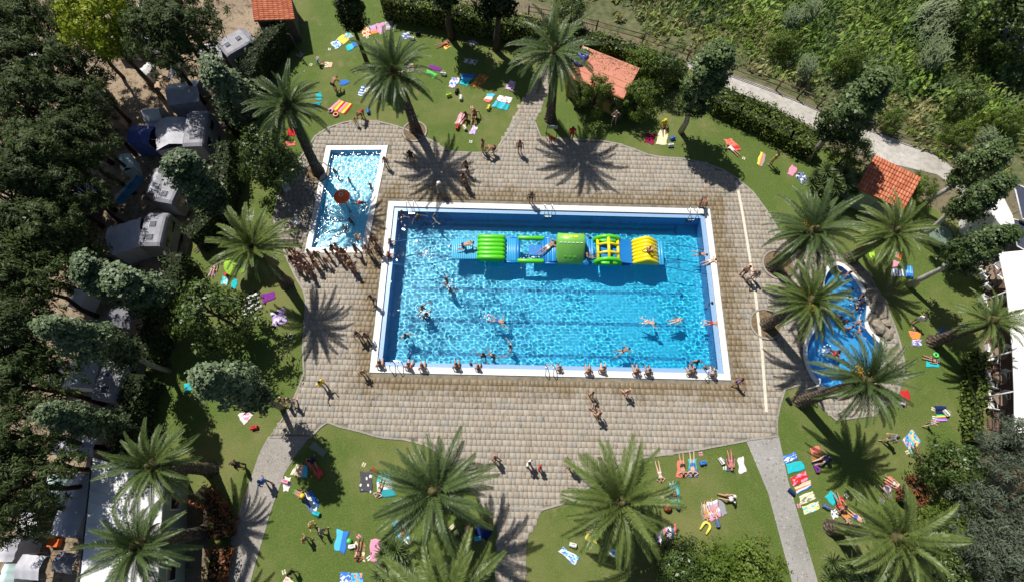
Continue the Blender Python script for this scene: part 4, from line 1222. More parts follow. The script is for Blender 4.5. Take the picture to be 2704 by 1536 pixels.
MB().tube([(ga[0] - 0.08, ga[1], 2.93), (gb[0] - 0.08, gb[1], 2.93)], 0.07, 8).build('gutter', pmat('dark_blue_metal', (0.03, 0.035, 0.06), 0.4), wb, True)
for k in range(3):
    v0 = 0.12 + 0.28 * k
    a_, b_ = rmix(0.97, v0), rmix(0.97, v0 + 0.14)
    d_ = (b_ - a_) * np.array([1, 1, 0])
    n_ = np.array([-d_[1], d_[0], 0]) / np.linalg.norm(d_)
    n_ = n_ if n_[0] > 0 else -n_
    def pane(e, o, z0, z1):
        A, B_ = a_ + d_ * e, b_ - d_ * e
        V = [(*(q_ + n_ * oo)[:2], z) for z in (z0, z1) for q_, oo in ((A, -0.02), (B_, -0.02), (B_, o), (A, o))]
        return V, [(3, 2, 1, 0), (4, 5, 6, 7), (0, 1, 5, 4), (1, 2, 6, 5), (2, 3, 7, 6), (3, 0, 4, 7)]
    wi = MB().add(*pane(0.0, 0.03, 1.0, 2.0)).build('window', pmat('window_frame_white', (0.7, 0.7, 0.68), 0.5), wb)
    MB().add(*pane(0.1, 0.04, 1.08, 1.92)).build('pane', pmat('dark_glass', (0.02, 0.025, 0.03), 0.08, 0.05, 2, spec=0.6), wi)

# restaurant deck with white awning at the right
deck_mat = pmat('brown_decking', (0.20, 0.115, 0.085), 0.75, 0.2, 3)
dk = [G(p)[:2] for p in TT(31, 2110, 1100, 2290, 1080) + TT(32, 2330, 0, 2560, 0, 2640, 1380, 2190, 1380, 2200, 800, 2170, 0)]
deck_root = sheet('restaurant_deck_floor', dk, [], 0.06, pmat('deck_base', (0.10, 0.06, 0.045), 0.9), kind='structure')
d0, d1 = np.array(G(T(3, 1, 2150, 1100))[:2]), np.array(G(T(3, 2, 2200, 1380))[:2])
dv = d1 - d0
dl = np.linalg.norm(dv)
dn = np.array([-dv[1], dv[0]]) / dl
if dn[0] < 0:
    dn = -dn
for k in range(15):
    p = d0 + dn * (0.08 + k * 0.16)
    me_k = MB().box(0, dl, -0.07, 0.07, 0.062, 0.095).mesh('plank', deck_mat) if k == 0 else me_k
    obj('plank', me_k, deck_root, (p[0], p[1], 0), math.atan2(dv[1], dv[0]))
canvas_white = pmat('white_canvas', (0.88, 0.87, 0.82), 0.8, 0.03, 1.5)
aw = [G(p, 3.0) for p in TT(31, 2310, 1075) + TT(32, 2390, 0, 2450, 600, 2465, 1000, 2470, 1420)]
far = [p + np.array([7.5, 0.8, 0.9]) for p in aw]
c = np.mean(aw, 0)
awn = thing('awning', (c[0], c[1], 0), 'long white canvas awning at the right edge', 'awning')
V, F = [], []
for a, b_ in zip(aw, far):
    V += [a - c * (1, 1, 0), b_ - c * (1, 1, 0)]
for i in range(len(aw) - 1):
    F.append((2 * i, 2 * i + 1, 2 * i + 3, 2 * i + 2))
nV = len(V)
V += [np.array(v) - (0, 0, 0.05) for v in V]
F += [tuple(i + nV for i in f)[::-1] for f in F] + [(2 * i + 2, 2 * i + 2 + nV, 2 * i + nV, 2 * i) for i in range(len(aw) - 1)]
obj('canvas', mesh_py('canvas', V, F, canvas_white), awn)
for a in aw:
    MB().tube([(a[0] - c[0] + 0.05, a[1] - c[1], 0.06), (a[0] - c[0] + 0.05, a[1] - c[1], 2.96)], 0.05, 8).build('post', pmat('white_paint_metal', (0.75, 0.75, 0.75), 0.4), awn, True)
railm = pmat('dark_rail', (0.05, 0.045, 0.045), 0.5)
rl = [G(p) for p in TT(31, 2130, 1150) + TT(32, 2190, 0, 2205, 400, 2205, 800, 2200, 1380)]
rail = thing('deck_railing', (rl[0][0], rl[0][1], 0), 'dark railing along the edge of the brown restaurant deck', 'railing')
for zz in (0.55, 1.0):
    MB().tube([(p[0] - rl[0][0], p[1] - rl[0][1], zz) for p in rl], 0.025, 6).build('rail', railm, rail, True)
for a, b_ in zip(rl[:-1], rl[1:]):
    for t in np.arange(0, 1, 0.25):
        p = a + (b_ - a) * t
        MB().tube([(p[0] - rl[0][0], p[1] - rl[0][1], 0), (p[0] - rl[0][0], p[1] - rl[0][1], 1.0)], 0.025, 6).build('post', railm, rail, True)
# tables and chairs on the deck
white_plastic = MATS['white_plastic']
tbl_top = MB().lathe([(0.0, 0.70), (0.42, 0.70), (0.44, 0.715), (0.42, 0.73), (0.0, 0.73)], 18).mesh('table_top', pmat('table_wood', (0.28, 0.20, 0.15), 0.5))
tbl_leg = MB().tube([(0, 0, 0.02), (0, 0, 0.70)], 0.035, 8).tube([(-0.3, 0, 0.02), (0.3, 0, 0.02)], 0.025, 6).tube([(0, -0.3, 0.02), (0, 0.3, 0.02)], 0.025, 6).mesh('pedestal', white_plastic, True)
ch_seat = MB().box(-0.22, 0.22, -0.22, 0.22, 0.42, 0.45, None, 0.01).mesh('seat', white_plastic)
ch_back = MB().box(-0.22, 0.22, 0.20, 0.24, 0.50, 0.86, Matrix.Rotation(-0.1, 4, 'X')).mesh('backrest', white_plastic)
ch_leg = MB().tube([(0, 0, 0), (0.01, 0, 0.43)], 0.018, 6).mesh('leg', white_plastic, True)
ch_arm = MB().tube([(0, -0.2, 0.43), (0, -0.2, 0.63), (0, 0.2, 0.66)], 0.016, 6).mesh('armrest', white_plastic, True)
def chair(x, y, z, rz, label):
    r0 = thing('garden_chair', (x, y, z), label, 'chair', 'white plastic chairs on the restaurant deck', rz)
    obj('seat', ch_seat, r0)
    obj('backrest', ch_back, r0)
    for sx in (-0.2, 0.2):
        obj('armrest', ch_arm, r0, (sx * 1.12, 0, 0))
        for sy in (-0.19, 0.19):
            obj('leg', ch_leg, r0, (sx, sy, 0))
dining = [((3, 1, 2195, 1245), 'topmost table'), ((3, 1, 2245, 1350), 'second table from the top'), ((3, 2, 2240, 120), 'table behind the yellowing palm'), ((3, 2, 2290, 620), 'table just below the yellowing palm'), ((3, 2, 2280, 870), 'second lowest table'), ((3, 2, 2285, 1080), 'lowest table')]
for i, (p, lab) in enumerate(dining):
    g = G(T(*p), 0.75)
    r0 = thing('cafe_table', (g[0] + 0.25, g[1], 0.1), 'round brown cafe table on the deck, ' + lab, 'table', 'tables on the restaurant deck')
    obj('table_top', tbl_top, r0)
    obj('pedestal', tbl_leg, r0)
    for k, (dx, dy, rz, side) in enumerate(((-0.55, 0.35, 0.9, 'upper left'), (-0.5, -0.4, 2.2, 'lower left'), (0.55, 0.3, -0.9, 'upper right'))):
        chair(g[0] + 0.25 + dx, g[1] + dy, 0.1, rz + i * 0.15, 'white chair %s of the %s' % (side, lab.replace('table', 'deck table')))
# pavilion with dark sun sails beyond the three poplars
pv = [G(p, 3.0) for p in TT(31, 2215, 320, 2270, 350, 2450, 700, 2470, 900, 2330, 800, 2240, 690)]
c = np.mean(pv, 0)
pav = thing('pavilion', (c[0], c[1], 0), 'white pavilion with dark awnings at the right edge behind the poplars', 'pavilion')
n = len(pv)
V = [(p[0] - c[0], p[1] - c[1], z) for z in (0, 3.0) for p in pv]
me = mesh_py('wall', V, [(i, (i + 1) % n, (i + 1) % n + n, i + n) for i in range(n)] + [tuple(range(n, 2 * n))], pmat('white_render', (0.78, 0.76, 0.72), 0.8, 0.08, 1.5))
bm = bmesh.new()
bm.from_mesh(me)
bmesh.ops.recalc_face_normals(bm, faces=bm.faces)
bm.to_mesh(me)
bm.free()
obj('wall', me, pav)
dark_canvas = pmat('dark_blue_canvas', (0.055, 0.065, 0.105), 0.7, 0.1, 2)
for quad_, zz in ((TT(31, 2455, 375, 2760, 520, 2800, 850, 2540, 735), 3.3), (TT(31, 2450, 740, 2530, 760, 2800, 880, 2800, 1180, 2490, 1010), 2.9)):
    P = [G(p, zz) for p in quad_]
    V = [(p[0] - c[0], p[1] - c[1], zz) for p in P] + [(p[0] - c[0], p[1] - c[1], zz - 0.05) for p in P]
    k = len(P)
    aw_ = obj('awning', mesh_py('awning', V, [tuple(range(k))[::-1], tuple(range(k, 2 * k))] + [(i, (i + 1) % k, (i + 1) % k + k, i + k) for i in range(k)], dark_canvas), pav)
    for i in range(k):
        a, b_ = P[i], P[(i + 1) % k]
        MB().tube([(a[0] - c[0], a[1] - c[1], zz + 0.03), (b_[0] - c[0], b_[1] - c[1], zz + 0.03)], 0.05, 6).build('frame_bar', MATS['white_paint_metal'], aw_, True)
    for a in P[:2]:
        MB().tube([(a[0] - c[0], a[1] - c[1], 0), (a[0] - c[0], a[1] - c[1], zz)], 0.05, 6).build('post', MATS['white_paint_metal'], aw_, True)
# grey shed at the top right
c, L, W, ang = quad_frame(TT(30, 2350, 210, 2600, 300, 2600, 470, 2400, 430), 2.6)
sh = thing('grey_shed', (c[0], c[1], 0), 'grey flat roofed shed in the top right corner', 'shed', None, ang)
MB().box(-L / 2, L / 2, -W / 2, W / 2, 0, 2.5).build('wall', pmat('grey_wall', (0.25, 0.25, 0.27), 0.8), sh)
MB().box(-L / 2 - 0.15, L / 2 + 0.15, -W / 2 - 0.15, W / 2 + 0.15, 2.5, 2.6).build('roof', pmat('grey_roof', (0.34, 0.35, 0.40), 0.7, 0.1, 2), sh)
MB().box(-0.5, 0.5, -W / 2 - 0.04, -W / 2 - 0.005, 0, 2.0).build('door', pmat('grey_door', (0.22, 0.24, 0.24), 0.6), sh)
# round green cover beside the white trunk
g = G(T(3, 1, 1715, 905), 0.5)
tank = thing('round_trampoline', (g[0], g[1], 0), 'round grey green trampoline half in shade under the three poplars', 'trampoline')
MB().lathe([(0.0, 0.60), (0.86, 0.60), (0.88, 0.615), (0.0, 0.63)], 32).build('mat', pmat('green_cover', (0.16, 0.22, 0.17), 0.7, 0.08, 2), tank)
MB().tube([(1.08 * math.cos(a), 1.08 * math.sin(a), 0.62) for a in np.linspace(0, 2 * math.pi, 33)[:-1]], 0.045, 8, closed=True).build('rim', pmat('green_rim', (0.10, 0.16, 0.12), 0.5), tank, True)
mb = MB()
for k in range(24):
    a = 2 * math.pi * k / 24
    mb.tube([(0.87 * math.cos(a), 0.87 * math.sin(a), 0.615), (1.05 * math.cos(a), 1.05 * math.sin(a), 0.62)], 0.02, 5)
sp = mb.build('springs', railm, tank)
sp['kind'] = 'stuff'
for k in range(6):
    a = math.pi * k / 3
    MB().tube([(1.05 * math.cos(a), 1.05 * math.sin(a), 0), (1.05 * math.cos(a), 1.05 * math.sin(a), 0.62)], 0.03, 6).build('leg', railm, tank, True)
# iron staircase at the bottom right
s0, s1 = G(T(3, 3, 2130, 900), 1.6), G(T(3, 3, 1850, 1300), 0.1)
st = thing('iron_staircase', (s1[0], s1[1], 0), 'curved iron staircase under the grey green pines', 'staircase')
rel = s0 - s1
nst_ = 13
perp = np.array([-rel[1], rel[0], 0]) / np.linalg.norm(rel[:2])
def stp(t, s):
    return rel * np.array([t, t, 0]) + perp * (s + 0.55 * math.sin(math.pi * t)) + np.array([0, 0, 0.1 + 1.5 * t])
for k in range(nst_):
    t = (k + 0.5) / nst_
    a, b_ = stp(t, -0.4), stp(t, 0.4)
    MB().tube([a, b_], 0.045, 6).build('step', pmat('rusty_dark_iron', (0.09, 0.09, 0.11), 0.6), st)
for s in (-0.42, 0.42):
    MB().tube([stp(t, s) for t in np.linspace(0, 1, 9)], 0.035, 6).build('stringer', MATS['rusty_dark_iron'], st, True)
    MB().tube([stp(t, s) + np.array([0, 0, 0.9]) for t in np.linspace(0, 1, 9)], 0.025, 6).build('handrail', MATS['rusty_dark_iron'], st, True)

# ---- campsite: caravans, awnings, tarpaulins
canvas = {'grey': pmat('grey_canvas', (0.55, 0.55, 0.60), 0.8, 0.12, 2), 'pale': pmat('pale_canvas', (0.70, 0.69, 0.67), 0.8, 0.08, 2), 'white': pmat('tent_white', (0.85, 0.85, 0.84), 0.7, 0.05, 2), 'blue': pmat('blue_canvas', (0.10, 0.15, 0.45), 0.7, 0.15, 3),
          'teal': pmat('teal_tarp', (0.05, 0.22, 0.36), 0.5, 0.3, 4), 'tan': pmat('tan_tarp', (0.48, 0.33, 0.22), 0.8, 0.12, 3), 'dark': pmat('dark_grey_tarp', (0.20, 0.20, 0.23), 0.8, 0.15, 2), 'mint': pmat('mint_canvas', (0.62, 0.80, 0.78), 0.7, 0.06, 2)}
tyre = pmat('tyre_rubber', (0.02, 0.02, 0.02), 0.9)
glass_dark = MATS['dark_glass']
def caravan(px, label, h=2.45, hatches=((0.0, 0.0), (0.0, 1.0))):
    c, L, W, ang = quad_frame(px, h)
    if L < W:
        L, W, ang = W, L, ang + math.pi / 2
    L, W = min(max(L, 2.7), 4.4), min(max(W, 1.6), 2.0)
    r0 = thing('caravan', (c[0], c[1], 0), label, 'caravan', 'caravans on the campsite', ang)
    prof = []
    z0, z1, rr = 0.45, h, 0.22
    mb = MB()
    ring_ = [(-W / 2, z0), (W / 2, z0), (W / 2, z1 - rr), (W / 2 - rr * 0.3, z1 - rr * 0.3), (W / 2 - rr, z1), (-W / 2 + rr, z1), (-W / 2 + rr * 0.3, z1 - rr * 0.3), (-W / 2, z1 - rr)]
    secs = [(-L / 2, 0.94), (-L / 2 + 0.25, 1.0), (L / 2 - 0.45, 1.0), (L / 2, 0.86)]
    V = [(x, y * (0.96 if k < 1 else 1), z0 + (z - z0) * k) for x, k in secs for y, z in ring_]
    n = len(ring_)
    F = [(i * n + j, i * n + (j + 1) % n, (i + 1) * n + (j + 1) % n, (i + 1) * n + j) for i in range(len(secs) - 1) for j in range(n)]
    F += [tuple(range(n))[::-1], tuple((len(secs) - 1) * n + j for j in range(n))]
    body = obj('body', mesh_py('body', V, F, pmat('caravan_white', (0.31, 0.31, 0.35), 0.55, 0.2, 1.2)), r0)
    for hx in (-0.26, 0.12):
        hb = MB().box(hx * L - 0.22, hx * L + 0.22, -0.22, 0.22, h + 0.001, h + 0.07, None, 0.03).build('roof_hatch', pmat('smoked_hatch', (0.10, 0.11, 0.15), 0.25), r0)
        MB().tube([(hx * L - 0.25, -0.25, h + 0.015), (hx * L + 0.25, -0.25, h + 0.015), (hx * L + 0.25, 0.25, h + 0.015), (hx * L - 0.25, 0.25, h + 0.015)], 0.02, 5, closed=True).build('frame', white_plastic, hb)
    for sy in (-1, 1):
        for wx in (-0.25, 0.22):
            MB().box(wx * L - 0.40, wx * L + 0.40, sy * W / 2 - 0.015, sy * W / 2 + 0.012, 1.35, 1.80).build('window', glass_dark, r0)
        w = MB().lathe([(0.0, -0.09), (0.30, -0.09), (0.33, 0.0), (0.30, 0.09), (0.0, 0.09)], 14).build('wheel', tyre, r0)
        w.matrix_local = Matrix.Translation((0.1 * L, sy * (W / 2 - 0.12), 0.33)) @ Matrix.Rotation(math.pi / 2, 4, 'X')
    MB().box(-0.05 * L - 0.3, -0.05 * L + 0.3, W / 2 - 0.01, W / 2 + 0.022, 0.55, 2.2).build('door', pmat('caravan_door', (0.6, 0.6, 0.62), 0.4), r0)
    return r0
def tent(px, label, kind='grey', eave=1.8, ridge=2.3, name='tent', cat='tent', walls=True):
    c, L, W, ang = quad_frame(px, (eave + ridge) / 2)
    if L < W:
        L, W, ang = W, L, ang + math.pi / 2
    L, W = max(L, 1.2), max(W, 0.9)
    r0 = thing(name, (c[0], c[1], 0), label, cat, 'tents and awnings on the campsite', ang)
    nx, ny = 9, 7
    V, F = [], []
    for i in range(nx):
        for j in range(ny):
            u, v = i / (nx - 1) * 2 - 1, j / (ny - 1) * 2 - 1
            z = ridge - (ridge - eave) * abs(v) ** 1.15 - 0.06 * (1 - abs(math.sin(u * math.pi * 1.5))) * (1 - v * v) - 0.05 * abs(v) * math.cos(u * 9)
            V.append((u * L / 2, v * W / 2, z))
    for i in range(nx - 1):
        for j in range(ny - 1):
            F.append((i * ny + j, (i + 1) * ny + j, (i + 1) * ny + j + 1, i * ny + j + 1))
    k = len(V)
    V += [(x, y, z - 0.015) for x, y, z in V]
    F += [tuple(i + k for i in f)[::-1] for f in F]
    obj('roof', mesh_py('roof', V, F, canvas[kind], True), r0)
    if walls:
        for sy in (-1, 1):
            MB().box(-L / 2 + 0.05, L / 2 - 0.05, sy * (W / 2 - 0.05) - 0.01, sy * (W / 2 - 0.05) + 0.01, 0.0, eave - 0.05).build('side_wall', canvas[kind], r0)
        MB().box(-L / 2 + 0.04, -L / 2 + 0.06, -W / 2 + 0.05, W / 2 - 0.05, 0.0, eave - 0.05).build('end_wall', canvas[kind], r0)
    for sx in (-1, 1):
        for sy in (-1, 1):
            MB().tube([(sx * (L / 2 - 0.03), sy * (W / 2 - 0.03), 0), (sx * (L / 2 - 0.03), sy * (W / 2 - 0.03), eave - 0.03)], 0.02, 6).build('pole', pmat('tent_pole', (0.5, 0.5, 0.5), 0.4, metal=0.5), r0, True)
    return r0
caravan(TT(0, 2190, 390, 2440, 250, 2500, 430, 2280, 560), 'caravan nearest the terracotta roofed hut at the top left')
tent(TT(0, 1990, 430, 2190, 395, 2250, 560, 1990, 570), 'grey awning left of the topmost caravan')
tent(TT(0, 1690, 830, 1930, 775, 2050, 990, 1650, 1030), 'grey rounded tent below the tan tarpaulin')
tent(TT(0, 1460, 1065, 1620, 1050, 1600, 1180, 1400, 1195), 'sunlit white peaked tent beside the roof hatch caravan', 'white', 1.5, 2.1)
caravan(TT(0, 1940, 1100, 2095, 1085, 1960, 1456, 1780, 1456), 'caravan with two dark roof hatches beside the dark hedge')
tent(TT(0, 1580, 1270, 1930, 1110, 1780, 1480, 1500, 1450), 'dappled grey awning attached to the roof hatch caravan')
tent(TT(0, 1330, 1260, 1550, 1235, 1480, 1456, 1260, 1400), 'deep blue awning left of the dappled grey one', 'blue', 1.7, 2.0)
tent(TT(0, 1690, 640, 1800, 640, 1780, 780, 1670, 790), 'small grey tarpaulin above the rounded tent', 'dark', 1.7, 1.9, 'tarpaulin', 'tarpaulin', False)
tent(TT(0, 1570, 760, 1700, 770, 1640, 900, 1520, 880), 'sunlit tan tarpaulin between the pines', 'tan', 1.6, 1.9, 'tarpaulin', 'tarpaulin', False)
tent(TT(0, 1400, 690, 1470, 640, 1500, 665, 1420, 750), 'tiny bright white tent deep among the pines', 'white', 1.2, 1.5)
tent(TT(0, 1380, 0, 1480, 30, 1460, 120, 1350, 90), 'white tent at the top edge behind pine branches', 'white', 1.6, 2.0)
tent(TT(0, 1110, 270, 1330, 290, 1310, 440, 1060, 430), 'pale tent beneath the lime green tree', 'pale', 1.7, 2.1)
tent(TT(0, 1560, 170, 1760, 220, 1730, 290, 1540, 250), 'white awning showing through the upper pines', 'white', 1.7, 2.0)
tent(TT(0, 1580, 420, 1690, 450, 1690, 520, 1590, 500), 'small pale awning near the sandy yard', 'pale', 1.7, 2.0)
tent(TT(0, 850, 820, 980, 830, 960, 890, 850, 890), 'pale tent patch in the middle of the pine stand', 'pale', 1.6, 1.9)
tent(TT(1, 1270, 280, 1360, 300, 1270, 620, 1195, 560), 'blue and teal tarpaulin over a narrow pitch', 'teal', 1.7, 1.9, 'tarpaulin', 'tarpaulin', False)
tent(TT(1, 1520, 240, 1660, 250, 1590, 490, 1430, 480), 'plain grey awning right of the teal tarpaulin')
caravan(TT(1, 1620, 300, 1770, 330, 1740, 500, 1610, 480), 'caravan half hidden by the poplar crown')
caravan(TT(1, 1480, 680, 1650, 650, 1560, 1010, 1400, 980), 'large caravan with roof hatches in the middle of the left side')
tent(TT(1, 1110, 800, 1460, 695, 1385, 985, 1050, 1100), 'large dappled grey awning of the middle caravan')
tent(TT(1, 290, 480, 560, 430, 660, 640, 370, 660), 'grey tent with pale stripes at the sandy pitch', 'pale')
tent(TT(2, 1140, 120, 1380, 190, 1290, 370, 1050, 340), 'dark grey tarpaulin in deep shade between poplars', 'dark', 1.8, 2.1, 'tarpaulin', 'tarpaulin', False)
tent(TT(2, 660, 660, 930, 660, 960, 970, 630, 940), 'pale awning tent with sun stripes in the lower camp', 'pale')
caravan(TT(2, 970, 740, 1230, 750, 1190, 1030, 960, 980), 'shaded caravan right of the sun striped awning')
tent(TT(3, 520, -20, 970, 0, 930, 210, 520, 150), 'dappled grey tarpaulin above the white roofed building', 'grey', 2.0, 2.3, 'tarpaulin', 'tarpaulin', False)
tent(TT(3, 420, 330, 560, 400, 530, 740, 345, 650), 'white and teal tent left of the white roofed building', 'mint', 1.6, 2.2)
tent(TT(3, 610, 390, 890, 370, 830, 1050, 590, 930), 'long grey awning beside the white metal roof', 'grey', 2.0, 2.3)
tent(TT(3, 175, 840, 350, 870, 345, 980, 200, 910), 'small pale awning left of the long grey one', 'pale', 1.5, 1.8)
tent(TT(3, 170, 660, 365, 760, 350, 830, 180, 770), 'narrow grey awning below the white and teal tent', 'grey', 1.5, 1.8)
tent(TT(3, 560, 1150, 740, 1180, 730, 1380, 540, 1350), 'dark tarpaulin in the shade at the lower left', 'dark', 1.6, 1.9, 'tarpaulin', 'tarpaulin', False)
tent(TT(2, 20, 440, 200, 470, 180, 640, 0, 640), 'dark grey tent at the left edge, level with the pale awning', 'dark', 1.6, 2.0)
tent(TT(0, 200, 470, 300, 440, 420, 540, 330, 570), 'small white tent in a gap at the upper left of the pines', 'white', 1.3, 1.7)
tent(TT(1, 300, 60, 400, 70, 420, 200, 310, 210), 'pale tent in a gap level with the teal tarpaulin', 'pale', 1.4, 1.8)
tent(TT(1, 10, 600, 100, 620, 90, 710, 10, 700), 'pale tent at the left edge above the leafy shade tree', 'pale', 1.4, 1.8)
tent(TT(1, 0, 880, 110, 900, 100, 1010, 0, 1000), 'white tent at the left edge beside the leafy shade tree', 'white', 1.4, 1.8)
tent(TT(2, 700, 0, 810, 20, 800, 140, 690, 120), 'white tent peeping out between the two big poplars', 'white', 1.5, 1.9)
tent(TT(2, 470, 700, 610, 690, 620, 950, 440, 930), 'dark tent left of the sun striped awning', 'dark', 1.6, 2.0)
tent(TT(3, 0, 1000, 150, 1010, 130, 1250, 0, 1240), 'grey awning at the left edge near the bottom', 'grey', 1.8, 2.1)
tent(TT(3, 0, 1280, 110, 1290, 100, 1480, 0, 1480), 'mint tent in the bottom left corner', 'mint', 1.6, 2.0)
tent(TT(3, 180, 1180, 420, 1200, 400, 1440, 160, 1420), 'long grey tarpaulin at the bottom left', 'grey', 1.8, 2.1, 'tarpaulin', 'tarpaulin', False)
tent(TT(0, 1420, 300, 1540, 330, 1500, 420, 1400, 400), 'grey tent in the upper pines beside the lime green tree', 'grey', 1.6, 2.0)
tent(TT(0, 1060, 1090, 1160, 1080, 1150, 1160, 1050, 1180), 'sunlit tan canvas in the clearing left of the white peaked tent', 'tan', 1.4, 1.7)
tent(TT(1, 1130, 120, 1280, 100, 1340, 190, 1250, 260), 'mint groundsheet shelter above the teal tarpaulin', 'mint', 1.2, 1.5)
# a blue car on the sandy pitch
c, L, W, ang = quad_frame(TT(1, 700, 470, 810, 490, 770, 740, 660, 720), 1.2)
car = thing('parked_car', (c[0], c[1], 0), 'dark blue car parked by the grey striped tent', 'car', None, ang + math.pi / 2)
V, F = [], []
secs = [(-2.0, 0.55, 0.80, 0.7), (-1.7, 0.85, 0.95, 0.8), (-0.9, 0.95, 1.42, 0.68), (0.5, 0.95, 1.45, 0.68), (1.2, 0.9, 0.98, 0.8), (2.0, 0.6, 0.72, 0.75)]
for x, zs, zt, wt in secs:
    V += [(x, -0.85, 0.3), (x, 0.85, 0.3), (x, 0.85, zs), (x, wt, zt), (x, -wt, zt), (x, -0.85, zs)]
for i in range(len(secs) - 1):
    for j in range(6):
        F.append((i * 6 + j, i * 6 + (j + 1) % 6, (i + 1) * 6 + (j + 1) % 6, (i + 1) * 6 + j))
F += [tuple(range(6))[::-1], tuple(30 + j for j in range(6))]
obj('body', mesh_py('body', V, F, pmat('blue_car_paint', (0.02, 0.05, 0.22), 0.2, 0.05, 1, spec=0.6)), car)
MB().add([(0.56, -0.64, 1.42), (0.56, 0.64, 1.42), (1.18, 0.74, 1.0), (1.18, -0.74, 1.0)], [(3, 2, 1, 0)]).build('windscreen', glass_dark, car, loc=(0.02, 0, 0.02))
for sx in (-1.25, 1.25):
    for sy in (-0.78, 0.78):
        w = MB().lathe([(0.0, -0.09), (0.28, -0.09), (0.31, 0.0), (0.28, 0.09), (0.0, 0.09)], 14).build('wheel', tyre, car)
        w.matrix_local = Matrix.Translation((sx, sy, 0.31)) @ Matrix.Rotation(math.pi / 2, 4, 'X')
# orange crate and yellow box outside the awning at the lower left
for tx, ty, cm, lab in ((540, 1060, (0.75, 0.16, 0.03), 'orange plastic crate beside the long grey awning'), (480, 980, (0.75, 0.70, 0.25), 'pale yellow plastic crate beside the long grey awning')):
    g = G(T(0, 3, tx, ty), 0.3)
    cr = thing('storage_crate', (g[0], g[1], 0), lab, 'crate')
    m_ = pmat('crate_%d' % tx, cm, 0.5)
    MB().box(-0.3, 0.3, -0.22, 0.22, 0, 0.04).box(-0.3, 0.3, -0.22, -0.2, 0.04, 0.35).box(-0.3, 0.3, 0.2, 0.22, 0.04, 0.35).box(-0.3, -0.28, -0.2, 0.2, 0.04, 0.35).box(0.28, 0.3, -0.2, 0.2, 0.04, 0.35).build('body', m_, cr)
    MB().box(-0.31, 0.31, -0.23, 0.23, 0.36, 0.40).build('lid', m_, cr)
# ---- wooden fence along the scrub
wood = pmat('weathered_wood', (0.16, 0.115, 0.075), 0.9, 0.25, 4)
fp = [G(p) for p in TT(20, 165, 165, 500, 225, 840, 310, 1300, 440, 1750, 600, 2130, 715) + TT(30, 80, 905, 290, 990, 490, 1080, 870, 1220, 1060, 1300, 1230, 1365) + TT(31, 1560, 20, 1720, 90)]
fence = thing('wooden_fence', (fp[0][0], fp[0][1], 0), 'wooden post and rail fence between the gravel road and the scrub', 'fence')
posts = []
for a, b_ in zip(fp[:-1], fp[1:]):
    k = max(1, int(np.linalg.norm(b_ - a) / 2.4))
    posts += [a + (b_ - a) * i / k for i in range(k)]
posts.append(fp[-1])
post_me = MB().tube([(0, 0, 0), (0, 0, 1.2)], 0.07, 7).mesh('post', wood, True)
for p in posts:
    obj('post', post_me, fence, (p[0] - fp[0][0], p[1] - fp[0][1], 0))
for a, b_ in zip(posts[:-1], posts[1:]):
    for zz in (0.55, 1.02):
        MB().tube([(a[0] - fp[0][0], a[1] - fp[0][1], zz), (b_[0] - fp[0][0], b_[1] - fp[0][1], zz)], 0.04, 6).build('rail', wood, fence, True)
# ---- low garden posts, signs and showers
g = G(T(2, 0, 390, 1390))
sg = thing('notice_board_stand', (g[0], g[1], 0), 'two legged notice frame beside the upper path', 'sign')
for sx in (-0.42, 0.42):
    MB().tube([(sx, 0, 0), (sx, 0, 1.7)], 0.025, 6).build('leg', railm, sg, True)
MB().box(-0.42, 0.42, -0.02, 0.02, 1.3, 1.68).build('board', pmat('grey_board', (0.40, 0.42, 0.42), 0.6), sg)
for i, (p, lab) in enumerate(((T(1, 0, 1600, 1330), 'chrome shower post at the foot of the fruiting palm'), (T(3, 2, 345, 1000), 'white shower post at the lower tip of the lagoon terrace'), (T(1, 0, 440, 555), 'thin lamp post on the lawn below the terracotta hut'))):
    g = G(p)
    sp = thing('shower_post' if i < 2 else 'lamp_post', (g[0], g[1], 0), lab, 'shower' if i < 2 else 'lamp post', None, i * 1.3)
    m_ = pmat('chrome', (0.6, 0.6, 0.6), 0.25, metal=1.0) if i == 0 else MATS['white_paint_metal'] if i == 1 else railm
    MB().tube([(0, 0, 0), (0, 0, 2.1)], 0.05, 8).build('post', m_, sp, True)
    MB().tube([(0, 0, 2.1), (0.15, 0, 2.2), (0.4, 0, 2.15)], 0.025, 6).lathe([(0.0, -0.06), (0.11, -0.05), (0.03, 0.02), (0.0, 0.02)], 10, (0.42, 0, 2.13)).build('shower_head' if i < 2 else 'lamp_head', m_, sp, True)
    MB().box(-0.25, 0.25, -0.25, 0.25, 0.0, 0.06).build('base', kerb_mat, sp)
